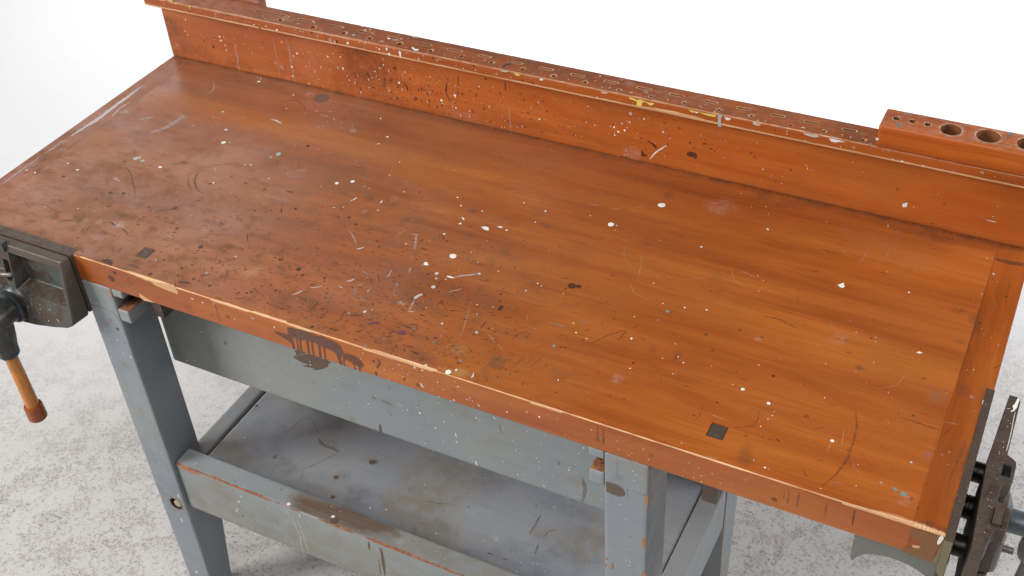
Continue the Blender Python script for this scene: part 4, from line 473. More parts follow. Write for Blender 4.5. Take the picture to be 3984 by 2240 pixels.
('d','w',-1.2926,-.2114,.0011),('d','w',-1.2457,-.1945,.0014),('d','w',-1.2629,-.1627,.0012),('d','w',-1.2983,-.1351,.0012),
('d','w',-1.2981,-.1845,.0011),('d','w',-1.2915,-.2397,.001),('s','d',.0008,[(-1.2933,-.1006),(-1.2709,-.097),(-1.2586,-.0993),(-1.2486,-.1005),
(-1.2443,-.1182)]),('s','r2',.0014,[(-1.262,-.1164),(-1.2635,-.1263)]),('s','o2',.0021,[(-1.2379,-.0498),(-1.2413,-.0649),(-1.2405,-.0698)]),
('s','w',.0011,[(-1.26,-.1894),(-1.2603,-.1923)]),('o','y',-1.263,-.219,.0124,.0098,.8),('o','y',-1.272,-.064,.0296,.0088,.6),
('o','y',-1.282,-.157,.0092,.0078,.6),('o','y',-1.242,-.111,.0059,.009,.8),('o','y',-1.268,-.325,.01,.022,.6),('o','y',-1.292,-.407,.0104,.0117,.6),
('o','y',-1.233,-.547,.0105,.0254,.6),('o','y',-1.261,-.561,.0322,.0386,.6),('s','w',.0024,[(-1.2628,-.6023),(-1.2634,-.6158)]),
('s','w',.0031,[(-1.2741,-.7638),(-1.2722,-.7731)]),('s','w',.0023,[(-1.249,-.5293),(-1.2485,-.5399)])]}

WORLD = 0.07
EXPO = 0.0
LIGHTS = [
 ('key_softbox', (-4.2, -2.9, 3.0), (-.8, .1, .5), 1.7, 235, (1., .985, .96)),
 ('top_softbox', (-.6, -1.6, 4.0), (-.7, .3, .5), 2.2, 84, (.99, .99, 1.)),
 ('right_fill', (3.0, 1.3, 2.6), (.9, .4, 0), 1.6, 120, (.99, .99, 1.)),  # added fill, brightens the floor right of the bench
 ('left_sheen_fill', (-5.6, 3.6, 4.0), (-1.2, .3, .9), 2.4, 38, (.96, .98, 1.)),  # added lamp, gives the sheen on the left of the top
 ('background_light', (-1.8, 2.5, 2.5), (-1.8, 4.75, .52), 4.0, 150, (.97, .985, 1.), 1.2),  # added lamp, whitens the floor behind the bench
]
# ------------------------------------------------------------------ noise
def _hash(ix, iy, iz):
    h = (ix * 374761393 + iy * 668265263 + iz * 2147483647 + 1013904223) & 0xFFFFFFFF
    h = ((h ^ (h >> 13)) * 1274126177) & 0xFFFFFFFF
    h = (h ^ (h >> 16)) & 0xFFFF
    return h / 65535.0

def vnoise(P):
    P = np.asarray(P, float)
    I = np.floor(P).astype(np.int64); f = P - I
    f = f * f * (3 - 2 * f)
    out = 0
    for dx in (0, 1):
        wx = f[:, 0] if dx else 1 - f[:, 0]
        for dy in (0, 1):
            wy = f[:, 1] if dy else 1 - f[:, 1]
            for dz in (0, 1):
                wz = f[:, 2] if dz else 1 - f[:, 2]
                out = out + wx * wy * wz * _hash(I[:, 0] + dx, I[:, 1] + dy, I[:, 2] + dz)
    return out

def fbm(P, sc, o=3):
    P = np.asarray(P, float) * np.asarray(sc, float)
    a, t, s = 0, 0, 1.0
    for k in range(o):
        a = a + s * vnoise(P + 17.3 * k); t += s; s *= .5; P = P * 2.03
    return a / t

# ------------------------------------------------------------------ objects
def props(o, label=None, cat=None, group=None, kind=None):
    if label: o['label'] = label
    if cat: o['category'] = cat
    if group: o['group'] = group
    if kind: o['kind'] = kind
    return o

def empty(name, loc):
    o = bpy.data.objects.new(name, None); COL.objects.link(o); o.location = loc
    o.empty_display_size = .1
    return o

def world_loc(o):
    v = Vector((0, 0, 0))
    while o: v = v + Vector(o.location); o = o.parent
    return v

def link_mesh(name, me, parent, org=None, label=None):
    """mesh vertices are in world space; stored relative to the object's origin"""
    o = bpy.data.objects.new(name, me); COL.objects.link(o)
    pw = world_loc(parent) if parent else Vector((0, 0, 0))
    og = Vector(org) if org is not None else pw
    me.transform(Matrix.Translation(-og))
    if parent: o.parent = parent
    o.location = og - pw
    if label: o['label'] = label
    return o

# ------------------------------------------------------------------ grid box
def axis_coords(a, b, res, r, extra=()):
    L = b - a
    e = [0, .3 * r, r] if r > 0 else [0]
    c = [a + x for x in e] + [b - x for x in e]
    lo, hi = a + r, b - r
    n = max(1, int(round((hi - lo) / res)))
    c += [lo + (hi - lo) * k / n for k in range(n + 1)]
    c = sorted(c)
    out = [c[0]]
    for x in c[1:]:
        if x - out[-1] > 1e-5: out.append(x)
    for x in extra:
        if a < x < b:
            k = min(range(len(out)), key=lambda i: abs(out[i] - x))
            if 0 < k < len(out) - 1: out[k] = x
    return np.array(out)

def gridbox(lo, hi, res=.004, r=.002, holes=(), warp=None, sharp=''):
    """dense box (bench coordinates) with rounded arrises; holes = rects in the top face"""
    ex = [h[0] for h in holes] + [h[1] for h in holes]
    ey = [h[2] for h in holes] + [h[3] for h in holes]
    X = axis_coords(lo[0], hi[0], res, r, ex)
    Y = axis_coords(lo[1], hi[1], res, r, ey)
    Zc = axis_coords(lo[2], hi[2], res, r)
    V, Fq, n0 = [], [], 0
    def face(A, B, fn, flip, skip=None):
        nonlocal n0
        a, b = np.meshgrid(A, B, indexing='ij')
        V.append(fn(a.ravel(), b.ravel()))
        na, nb = len(A), len(B)
        i, j = np.meshgrid(np.arange(na - 1), np.arange(nb - 1), indexing='ij')
        if skip is not None:
            ca = (A[:-1] + A[1:]) / 2; cb = (B[:-1] + B[1:]) / 2
            keep = np.ones((na - 1, nb - 1), bool)
            for h in skip:
                keep &= ~(((ca > h[0]) & (ca < h[1]))[:, None] & ((cb > h[2]) & (cb < h[3]))[None, :])
            i, j = i[keep], j[keep]
        i, j = i.ravel(), j.ravel()
        q = np.stack([i * nb + j, (i + 1) * nb + j, (i + 1) * nb + j + 1, i * nb + j + 1], 1)
        if flip: q = q[:, ::-1]
        Fq.append(q + n0); n0 += na * nb
    c = lambda v, k: np.full(k.shape, v)
    face(X, Y, lambda a, b: np.stack([a, b, c(hi[2], a)], 1), False, holes or None)
    face(X, Y, lambda a, b: np.stack([a, b, c(lo[2], a)], 1), True)
    face(X, Zc, lambda a, b: np.stack([a, c(lo[1], a), b], 1), False)
    face(X, Zc, lambda a, b: np.stack([a, c(hi[1], a), b], 1), True)
    face(Y, Zc, lambda a, b: np.stack([c(lo[0], a), a, b], 1), True)
    face(Y, Zc, lambda a, b: np.stack([c(hi[0], a), a, b], 1), False)
    V = np.concatenate(V); Fq = np.concatenate(Fq)
    key = np.round(V / 1e-5).astype(np.int64)
    u, idx, inv = np.unique(key, axis=0, return_index=True, return_inverse=True)
    V = V[idx]; Fq = inv.ravel()[Fq]
    d = np.zeros(len(V))
    if r > 0:
        L2, H2 = np.array(lo) + r, np.array(hi) - r
        if '-x' in sharp: L2[0] -= r
        if '+x' in sharp: H2[0] += r
        Q = np.clip(V, L2, H2)
        D = V - Q; n = np.linalg.norm(D, axis=1)
        m = n > 1e-9
        V[m] = Q[m] + D[m] / n[m][:, None] * r
        # arris indicator: how much more than one axis is outside the inner box
        aD = np.sort(np.abs(D), axis=1)
        d = np.clip(aD[:, 1] / r, 0, 1)
    if warp is not None: V = warp(V)
    return V, Fq, d

C4 = {}
def soft_channels(P, surf, axis):
    """evaluate the soft stain ellipses of a surface at points P (bench coordinates)"""
    out = {k: np.zeros(len(P)) for k in 'ghybpeov'}
    if surf not in MARKS: return out
    ia = [k for k in range(3) if k != axis]
    u, v = P[:, ia[0]], P[:, ia[1]]
    jit = fbm(P, (55, 55, 55), 3) - .5
    for m in MARKS[surf]:
        if m[0] != 'o': continue
        _, ch, x, y, ru, rv, s = m
        ch = ch[0]
        du, dv = (u - x) / ru, (v - y) / rv
        dd = np.sqrt(du * du + dv * dv) + jit * .9
        w = np.clip(1.25 - dd, 0, 1); w = w * w * (3 - 2 * w) * s
        out[ch] = np.maximum(out[ch], w)
    return out

def make_mesh(name, V, Fq, mats, ch=None, decals=None, smooth=True):
    """V in bench coordinates (z=0 is the bench top). decals: list of (verts, face, rgba)"""
    nv, nf = len(V), len(Fq)
    DV, DF, DC = [], [], []
    base = nv
    if decals:
        for vs, fs, col in decals:
            for f in fs: DF.append([base + k for k in f]); DC.append(col)
            DV.extend(vs); base += len(vs)
    me = bpy.data.meshes.new(name)
    allV = np.concatenate([V, np.array(DV, float).reshape(-1, 3)]) if DV else V
    allV = allV + np.array([0, 0, H0])
    lt = np.concatenate([np.full(nf, 4), np.array([len(f) for f in DF], int)]) if DF else np.full(nf, 4)
    li = np.concatenate([Fq.ravel(), np.array([k for f in DF for k in f], int)]) if DF else Fq.ravel()
    me.vertices.add(len(allV)); me.vertices.foreach_set('co', allV.astype(np.float32).ravel())
    me.loops.add(len(li)); me.loops.foreach_set('vertex_index', li.astype(np.int32))
    me.polygons.add(len(lt))
    ls = np.concatenate([[0], np.cumsum(lt)[:-1]])
    me.polygons.foreach_set('loop_start', ls.astype(np.int32))
    me.polygons.foreach_set('loop_total', lt.astype(np.int32))
    sm = np.zeros(len(lt), bool); sm[:nf] = smooth; sm[nf:] = True
    me.polygons.foreach_set('use_smooth', sm)
    for m in mats: me.materials.append(m)
    if DF:
        mi = np.zeros(len(lt), np.int32); mi[nf:] = len(mats)
        me.materials.append(M['marks']); me.polygons.foreach_set('material_index', mi)
    me.update(calc_edges=True)
    if ch is not None:
        for nm, ks in (('m1', 'ghyb'), ('m2', 'peov')):
            at = me.attributes.new(nm, 'FLOAT_COLOR', 'POINT')
            A = np.zeros((len(allV), 4), np.float32)
            for i, k in enumerate(ks): A[:nv, i] = ch[k]
            at.data.foreach_set('color', A.ravel())
    if DF:
        at = me.attributes.new('mc', 'FLOAT_COLOR', 'FACE')
        A = np.zeros((len(lt), 4), np.float32); A[nf:] = np.array(DC)
        at.data.foreach_set('color', A.ravel())
    me.validate()
    return me

# ------------------------------------------------------------------ decals
COLS = {  # rgb linear, opacity, raise
 'w': (.78, .76, .70, 1., .5), 'w2': (.60, .57, .53, .85, .3), 'w3': (.82, .80, .72, 1., 1.2), 'g': (.30, .42, .36, 1., .5), 'g3': (.36, .44, .36, .95, .3),
 'g4': (.18, .27, .23, .9, .2), 'g5': (.20, .22, .22, .8, .1), 'g6': (.36, .43, .43, 1., .6), 'y': (.70, .60, .12, 1., .6), 'c': (.60, .42, .26, .5, .2),
 'k': (.50, .34, .27, .45, .1), 'k2': (.48, .36, .33, .7, .1), 'k3': (.50, .34, .29, .5, .1), 'h': (.55, .48, .46, .55, 0), 'h2': (.55, .42, .36, .4, 0),
 'h3': (.58, .50, .48, .85, 0), 'h4': (.48, .36, .34, .5, 0), 'h5': (.30, .27, .28, .5, 0), 'h6': (.48, .50, .47, .6, .1), 'd': (.055, .028, .018, .75, 0),
 'd2': (.08, .042, .026, .42, 0), 'd3': (.03, .03, .035, .95, 0), 'm': (.09, .03, .016, .75, 0), 'm2': (.075, .022, .012, .8, 0), 'm3': (.13, .042, .014, .30, 0),
 'r': (.45, .03, .02, .9, .3), 'r2': (.50, .08, .05, .6, 0), 'r3': (.15, .035, .015, .6, 0), 'p': (.17, .065, .09, .5, 0), 'v': (.115, .042, .026, .9, .1),
 'v2': (.13, .045, .025, .7, .1), 'v3': (.12, .070, .045, .9, .1), 'v4': (.13, .082, .055, .75, 0), 'n': (.26, .105, .035, .5, 0), 'n2': (.19, .080, .020, .97, 0),
 'q': (.17, .14, .075, .97, 0), 'b': (.66, .36, .17, .9, 0), 'o': (.40, .12, .035, .9, 0), 'o2': (.42, .14, .045, .95, 0), 'u': (.20, .13, .10, .7, 0),
 'y2': (.16, .125, .09, .38, 0), 's2': (.11, .11, .11, .28, 0)}
_dk = [0]
def lift():
    _dk[0] += 1
    return .00018 + (_dk[0] % 97) * 3.1e-6

def to3(surf, u, v, h):
    ax, val, sg = SURF[surf]
    if ax == 2: return (u, v, val + h)
    return (u, val - h, v)

def drop(surf, x, y, r, c, n=None, irr=.10, asp=1.0, ang=0.0):
    col = COLS[c]; n = n or (9 if r < .0012 else 14)
    a0 = rnd.random() * 6; h = lift()
    ph = [rnd.random() * 6.28 for _ in range(3)]
    vs = []
    for k in range(n):
        t = 2 * math.pi * k / n
        rr = r * (1 + irr * (math.sin(2 * t + ph[0]) * .6 + math.sin(3 * t + ph[1]) * .4 + .3 * math.sin(5 * t + ph[2])))
        px, py = rr * math.cos(t) * asp, rr * math.sin(t) / asp
        vs.append(to3(surf, x + px * math.cos(ang) - py * math.sin(ang), y + px * math.sin(ang) + py * math.cos(ang), h))
    vs.append(to3(surf, x, y, h + min(.0007, r * .22) * col[4]))
    fs = [(k, (k + 1) % n, n) for k in range(n)]
    return (vs, fs, (col[0], col[1], col[2], col[3]))

def stroke(surf, pts, w, c, taper=.35):
    col = COLS[c]; h = lift()
    # resample
    P = [Vector(p) for p in pts]
    seg = []
    L = sum((P[i + 1] - P[i]).length for i in range(len(P) - 1))
    if L < 1e-6: return drop(surf, pts[0][0], pts[0][1], w / 2, c)
    n = max(3, min(40, int(L / max(w * .8, .0015))))
    acc, out, d = 0, [], L / n
    i, pos, t = 0, P[0].copy(), 0
    for k in range(n + 1):
        s = L * k / n; q = s
        for j in range(len(P) - 1):
            l = (P[j + 1] - P[j]).length
            if q <= l + 1e-9 or j == len(P) - 2:
                out.append(P[j].lerp(P[j + 1], min(1, q / l if l else 0))); break
            q -= l
    if len(P) > 2:
        for _ in range(2):
            out = [out[0]] + [(out[k - 1] + out[k] * 2 + out[k + 1]) / 4 for k in range(1, len(out) - 1)] + [out[-1]]
    vs = []
    for k, p in enumerate(out):
        a = out[max(0, k - 1)]; b = out[min(len(out) - 1, k + 1)]
        t = (b - a).normalized() if (b - a).length > 1e-9 else Vector((1, 0))
        nrm = Vector((-t.y, t.x))
        f = k / (len(out) - 1)
        ww = w / 2 * (taper + (1 - taper) * min(1, 4 * f, 4 * (1 - f))) * (.75 + .5 * rnd.random())
        for sg in (-1, 1):
            q = p + nrm * ww * sg
            vs.append(to3(surf, q.x, q.y, h))
    fs = [(2 * k, 2 * k + 1, 2 * k + 3, 2 * k + 2) for k in range(len(out) - 1)]
    return (vs, fs, (col[0], col[1], col[2], col[3]))

def poly(surf, pts, c):
    col = COLS[c]; h = lift()
    vs, n = [], len(pts)
    for k in range(n):
        a, b = Vector(pts[k]), Vector(pts[(k + 1) % n])
        m = max(1, int((b - a).length / .004))
        for j in range(m):
            q = a.lerp(b, j / m)
            if j: q += Vector((rnd.uniform(-1, 1), rnd.uniform(-1, 1))) * .00035
            vs.append(to3(surf, q.x, q.y, h))
    return (vs, [tuple(range(len(vs)))], (col[0], col[1], col[2], col[3]))

def decals_for(surfs, box=None):
    out = []
    for s in surfs:
        for m in MARKS.get(s, ()):
            if m[0] == 'o': continue
            if m[0] == 'd': cx, cy = m[2], m[3]
            elif m[0] == 's': cx, cy = m[3][0]
            else: cx, cy = m[2][0]
            if box and not (box[0] <= cx < box[1] and box[2] <= cy < box[3]): continue
            if m[0] == 'd': out.append(drop(s, m[2], m[3], m[4], m[1]))
            elif m[0] == 's': out.append(stroke(s, m[3], m[2], m[1]))
            else: out.append(poly(s, m[2], m[1]))
    return out

# surface: axis, plane value
SURF = {'T': (2, 0., 1), 'B': (1, .56, -1), 'K': (1, .54, -1), 'R': (2, .129, 1), 'F': (1, 0., -1), 'A': (1, .1, -1), 'Q': (1, .008, -1),
        'U': (2, -.45, 1), 'S': (2, -.505, 1), 'L': (1, 0., -1), 'X': (1, .54, -1), 'Y': (2, .165, 1)}

# ------------------------------------------------------------------ materials
M = {}
class NT:
    def __init__(s, name):
        s.m = bpy.data.materials.new(name); s.m.use_nodes = True
        s.n = s.m.node_tree.nodes; s.l = s.m.node_tree.links
        s.b = s.n['Principled BSDF']; s.out = s.n['Material Output']
        s.tc = s.n.new('ShaderNodeTexCoord')
    def _in(s, sock, v):
        if v is None: return
        if hasattr(v, 'is_output') or isinstance(v, bpy.types.NodeSocket): s.l.new(v, sock)
        else: sock.default_value = v
    def mapping(s, scale, rot=(0, 0, 0), loc=(0, 0, 0)):
        m = s.n.new('ShaderNodeMapping'); m.inputs['Scale'].default_value = scale
        m.inputs['Rotation'].default_value = rot; m.inputs['Location'].default_value = loc
        s.l.new(s.tc.outputs['Object'], m.inputs['Vector']); return m.outputs[0]
    def noise(s, vec, scale=1., detail=3., rough=.5, dist=0.):
        t = s.n.new('ShaderNodeTexNoise'); t.inputs['Scale'].default_value = scale
        t.inputs['Detail'].default_value = detail; t.inputs['Roughness'].default_value = rough
        t.inputs['Distortion'].default_value = dist
        s.l.new(vec, t.inputs['Vector']); return t.outputs['Fac']
    def voro(s, vec, scale, rnd_=1.):
        t = s.n.new('ShaderNodeTexVoronoi'); t.inputs['Scale'].default_value = scale
        t.inputs['Randomness'].default_value = rnd_
        s.l.new(vec, t.inputs['Vector']); return t.outputs['Distance']
    def rng(s, v, a, b, c=0., d=1., smooth=True):
        t = s.n.new('ShaderNodeMapRange'); t.interpolation_type = 'SMOOTHSTEP' if smooth else 'LINEAR'
        s._in(t.inputs[0], v)
        for k, x in zip((1, 2, 3, 4), (a, b, c, d)): t.inputs[k].default_value = x
        return t.outputs[0]
    def math(s, op, a, b=None, clamp=False):
        t = s.n.new('ShaderNodeMath'); t.operation = op; t.use_clamp = clamp
        s._in(t.inputs[0], a); s._in(t.inputs[1], b); return t.outputs[0]
    def mix(s, f, a, b, mode='MIX'):
        t = s.n.new('ShaderNodeMix'); t.data_type = 'RGBA'; t.blend_type = mode
        s._in(t.inputs[0], f)
        for k, v in ((6, a), (7, b)):
            if isinstance(v, tuple) and len(v) == 3: v = v + (1.,)
            s._in(t.inputs[k], v)
        return t.outputs[2]
    def ramp(s, f, stops):
        t = s.n.new('ShaderNodeValToRGB'); e = t.color_ramp.elements
        while len(e) < len(stops): e.new(.5)
        for el, (p, c) in zip(e, stops): el.position = p; el.color = tuple(c) + (1.,)
        s._in(t.inputs[0], f); return t.outputs[0]
    def attr(s, name):
        t = s.n.new('ShaderNodeAttribute'); t.attribute_name = name
        sp = s.n.new('ShaderNodeSeparateColor'); s.l.new(t.outputs['Color'], sp.inputs[0])
        return sp.outputs[0], sp.outputs[1], sp.outputs[2], t.outputs['Alpha']
    def bump(s, h, strength=.2, dist=.001, prev=None):
        t = s.n.new('ShaderNodeBump'); t.inputs['Strength'].default_value = strength
        t.inputs['Distance'].default_value = dist; s.l.new(h, t.inputs['Height'])
        if prev: s.l.new(prev, t.inputs['Normal'])
        return t.outputs[0]
    def done(s, color, rough, normal=None, metal=None, spec=None):
        s._in(s.b.inputs['Base Color'], color); s._in(s.b.inputs['Roughness'], rough)
        if normal: s.l.new(normal, s.b.inputs['Normal'])
        if metal is not None: s._in(s.b.inputs['Metallic'], metal)
        if spec is not None: s._in(s.b.inputs['Specular IOR Level'], spec)
        return s.m

def wood(name, axis='x', dark=(.215, .045, .008), mid=(.345, .084, .013), light=(.44, .132, .022), rough=.3, attrs=True, line=1., seed=0.):
    w = NT(name)
    def sc(a, b, c):   # a = along the grain
        return {'x': (a, b, c), 'y': (b, a, c), 'z': (b, c, a)}[axis]
    lo = (seed, seed * .7, seed * 1.3)
    v1 = w.mapping(sc(1.3, 9., 9.), loc=lo); v2 = w.mapping(sc(3.5, 75., 75.), loc=lo); v3 = w.mapping(sc(14., 420., 420.), loc=lo)
    vi = w.mapping((1, 1, 1), loc=lo)
    n1 = w.noise(v1, 1.6, 4, .55, .6); n2 = w.noise(v2, 1., 4, .6, .4); n3 = w.noise(v3, 1., 2, .6)
    f = w.math('ADD', w.math('MULTIPLY', n1, .74), w.math('MULTIPLY', n2, .26 * line))
    col = w.ramp(f, [(.30, dark), (.48, mid), (.66, light)])
    # dark drawn-out streaks of the annual rings
    st = w.rng(w.noise(v2, .55, 5, .62, .8), .56, .74, 0, .36 * line)
    col = w.mix(st, col, (.15, .035, .010))
    fine = w.rng(n3, .35, .72, .0, .24 * line)
    col = w.mix(fine, col, (.17, .045, .012))
    big = w.noise(vi, 3.2, 3, .5)
    col = w.mix(w.rng(big, .42, .75, 0, .35), col, (.30, .085, .020))
    rg = w.math('ADD', w.rng(w.noise(vi, 9., 4, .6), .3, .75, rough - .06, rough + .12), 0.)
    hsv = None
    if attrs:
        g, h, y, b = w.attr('m1'); p, e, o, vv = w.attr('m2')
        nf = w.noise(vi, 160., 3, .7); nm = w.noise(vi, 38., 4, .65); ns = w.noise(w.mapping(sc(60., 330., 330.)), 1., 4, .7)
        # grime: broken up patches
        gm = w.math('MULTIPLY', g, w.rng(w.math('ADD', w.math('MULTIPLY', nm, .6), w.math('MULTIPLY', nf, .4)), .36, .62, .15, 1.))
        col = w.mix(w.math('MULTIPLY', gm, .72, True), col, (.050, .026, .017))
        col = w.mix(w.math('MULTIPLY', w.math('MULTIPLY', y, w.rng(nm, .35, .6)), .75, True), col, (.46, .25, .09))
        col = w.mix(w.math('MULTIPLY', w.math('MULTIPLY', p, w.rng(nm, .35, .6)), .7, True), col, (.20, .09, .10))
        col = w.mix(w.math('MULTIPLY', e, .7, True), col, (.20, .115, .065))
        col = w.mix(w.math('MULTIPLY', o, .7, True), col, (.36, .12, .04))
        col = w.mix(w.math('MULTIPLY', vv, .9, True), col, (.10, .03, .015))
        hm = w.math('MULTIPLY', h, w.rng(w.math('ADD', w.math('MULTIPLY', nf, .45), w.math('MULTIPLY', ns, .55)), .40, .66, .05, .95))
        col = w.mix(w.math('MULTIPLY', hm, .72, True), col, (.52, .44, .42))
        # worn bare wood, threshold broken by fibre noise
        bt = w.math('SUBTRACT', w.math('ADD', b, w.math('MULTIPLY', ns, .55)), w.math('MULTIPLY', nm, .15))
        bm = w.rng(bt, .58, .92)
        bare = w.ramp(n3, [(.3, (.50, .25, .11)), (.7, (.80, .52, .30))])
        col = w.mix(bm, col, bare)
        rg = w.math('ADD', rg, w.math('MULTIPLY', w.math('ADD', w.math('MULTIPLY', gm, .25), w.math('MULTIPLY', bm, .45)), 1.))
        rg = w.math('ADD', rg, w.math('MULTIPLY', hm, .35), True)
    nb = w.bump(n2, .05, .0008); nb = w.bump(w.noise(vi, 70., 4, .6), .10, .0009, nb)
    return w.done(col, rg, nb, spec=.42)

M['wood_x'] = wood('varnished_wood', 'x')
M['wood_y'] = wood('varnished_wood_across', 'y', (.20, .040, .006), (.315, .072, .010), (.40, .108, .016), seed=2.1)
M['wood_back'] = wood('varnished_board', 'x', (.32, .066, .010), (.45, .110, .017), (.54, .165, .030), .32, line=.75, seed=5.2)
M['wood_rack'] = wood('rack_wood', 'x', (.22, .046, .008), (.35, .078, .011), (.44, .115, .02), .34, line=.8, seed=8.4)
M['wood_block'] = wood('block_wood', 'x', (.28, .055, .008), (.46, .105, .012), (.56, .16, .024), .34, line=1.3, seed=3.3)
M['wood_handle'] = wood('handle_wood', 'z', (.26, .065, .012), (.50, .165, .030), (.60, .24, .055), .24, attrs=False, line=1.2, seed=1.3)
M['wood_knob'] = wood('knob_wood', 'z', (.12, .025, .008), (.24, .055, .012), (.34, .09, .02), .18, attrs=False, line=1.2, seed=4.3)
M['wood_hole'] = wood('hole_wood', 'z', (.10, .035, .014), (.20, .075, .028), (.30, .12, .045), .75, attrs=False, seed=7.)
M['wood_raw'] = wood('raw_wood', 'x', (.12, .040, .014), (.24, .082, .025), (.34, .13, .04), .7, attrs=False, seed=6.)

def gray_paint(name, base, alt, axis='x', seed=0., rough=.42, brown=.35, wearlo=.55):
    w = NT(name); lo = (seed, seed, -seed)
    def sc(a, b, c): return {'x': (a, b, c), 'y': (b, a, c), 'z': (b, c, a)}[axis]
    vi = w.mapping((1, 1, 1), loc=lo); vs = w.mapping(sc(4., 90., 90.), loc=lo)
    n1 = w.noise(vi, 4.5, 4, .55, .4); n2 = w.noise(vs, 1., 4, .6); nm = w.noise(vi, 34., 4, .65); nf = w.noise(vi, 150., 3, .7)
    col = w.mix(w.rng(n1, .35, .65), base, alt)
    col = w.mix(w.rng(n2, .5, .8, 0, .22), col, tuple(x * .62 for x in base))
    # grubby yellow-brown film left by hands, glue and varnish
    col = w.mix(w.rng(w.noise(vi, 8., 5, .62, .5), .52, .78, 0, brown), col, (.17, .15, .10))
    sp = w.rng(w.noise(vi, 210., 2, .5), .70, .76, 0, .55)
    col = w.mix(sp, col, (.09, .085, .075))
    g, h, y, b = w.attr('m1'); p, e, o, vv = w.attr('m2')
    col = w.mix(w.math('MULTIPLY', w.math('MULTIPLY', g, w.rng(nm, .35, .62, .2, 1.)), .55, True), col, (.070, .072, .072))
    col = w.mix(w.math('MULTIPLY', w.math('MULTIPLY', y, w.rng(nm, .30, .62, .25, 1.)), .70, True), col, (.19, .16, .10))
    col = w.mix(w.math('MULTIPLY', w.math('MULTIPLY', h, w.rng(nm, .35, .6, .2, 1.)), .5, True), col, (.36, .40, .42))
    col = w.mix(w.math('MULTIPLY', w.math('MULTIPLY', o, w.rng(nm, .35, .6, .2, 1.)), .6, True), col, (.30, .15, .07))
    col = w.mix(w.math('MULTIPLY', w.math('MULTIPLY', vv, w.rng(n2, .3, .6, .7, 1.)), .92, True), col, (.115, .068, .040))
    ns = w.noise(w.mapping(sc(40., 260., 260.), loc=lo), 1., 4, .7)
    bt = w.math('ADD', b, w.math('MULTIPLY', ns, .6))
    bm = w.rng(bt, wearlo + .30, wearlo + .48)
    col = w.mix(bm, col, w.ramp(nf, [(.35, (.12, .05, .03)), (.65, (.36, .14, .055))]))
    rg = w.math('ADD', w.rng(nm, .3, .7, rough - .07, rough + .12), w.math('MULTIPLY', bm, .3), True)
    nb = w.bump(n2, .12, .0008); nb = w.bump(nf, .06, .0006, nb)
    return w.done(col, rg, nb, spec=.45)

M['paint_x'] = gray_paint('grey_paint', (.228, .252, .268), (.252, .268, .262), 'x', 0., brown=.34)
M['paint_leg'] = gray_paint('grey_paint_leg', (.215, .240, .272), (.238, .256, .268), 'z', 3., brown=.3)
M['paint_y'] = gray_paint('grey_paint_side', (.225, .250, .275), (.25, .262, .268), 'y', 6.)
M['paint_shelf'] = gray_paint('blue_grey_paint', (.225, .245, .275), (.262, .275, .282), 'x', 9., rough=.34, brown=.7)

def iron(name, base, worn, rough=.38, wear=.5, seed=0., metal=.35):
    w = NT(name); vi = w.mapping((1, 1, 1), loc=(seed, seed, seed))
    n1 = w.noise(vi, 22., 5, .6, .5); n2 = w.noise(vi, 160., 3, .65)
    f = w.math('ADD', w.math('MULTIPLY', n1, .75), w.math('MULTIPLY', n2, .25))
    col = w.mix(w.rng(f, wear - .07, wear + .07), worn, base)
    geo = w.n.new('ShaderNodeNewGeometry')
    pt = w.rng(geo.outputs['Pointiness'], .515, .57, 0, .8)
    col = w.mix(pt, col, tuple(min(1, x * 1.6) for x in worn))
    sp = w.rng(w.noise(vi, 420., 1, .4), .76, .78, 0, .6)
    col = w.mix(sp, col, (.45, .45, .42))
    nb = w.bump(n2, .25, .0006); nb = w.bump(n1, .2, .001, nb)
    return w.done(col, w.rng(n2, .3, .7, rough - .06, rough + .16), nb, metal=metal)

M['iron_green'] = iron('painted_cast_iron', (.066, .076, .070), (.054, .034, .024), .50, .48, 0., 0.)
M['iron_brown'] = iron('browned_iron', (.080, .061, .047), (.054, .037, .027), .42, .5, 2., .2)
M['iron_dark'] = iron('dark_iron', (.066, .077, .085), (.048, .046, .044), .34, .5, 4., .5)
M['iron_blue'] = iron('blue_grey_iron', (.115, .135, .155), (.10, .085, .075), .34, .40, 6., .25)
M['iron_pale'] = iron('pale_painted_iron', (.125, .142, .142), (.10, .095, .075), .42, .36, 7., 0.)
M['iron_oily'] = iron('oily_screw_steel', (.012, .012, .013), (.018, .015, .012), .30, .5, 6., .6)

def marks_mat():
    w = NT('dried_paint_and_scuffs')
    a = w.n.new('ShaderNodeAttribute'); a.attribute_name = 'mc'
    vi = w.mapping((1, 1, 1))
    nf = w.noise(vi, 420., 3, .7)
    al = a.outputs['Alpha']
    # opacity below 1 breaks up into flecks like scuffed paint
    op = w.math('ADD', al, w.math('MULTIPLY', w.math('SUBTRACT', nf, .5), w.math('MULTIPLY', w.math('SUBTRACT', 1., al), 4.)), True)
    col = w.mix(w.rng(nf, .4, .8, 0, .25), a.outputs['Color'], (.25, .17, .12))
    w.done(col, .45, w.bump(nf, .1, .0004))
    tr = w.n.new('ShaderNodeBsdfTransparent'); mx = w.n.new('ShaderNodeMixShader')
    w.l.new(op, mx.inputs[0]); w.l.new(tr.outputs[0], mx.inputs[1]); w.l.new(w.b.outputs[0], mx.inputs[2])
    w.l.new(mx.outputs[0], w.out.inputs[0])
    return w.m
M['marks'] = marks_mat()

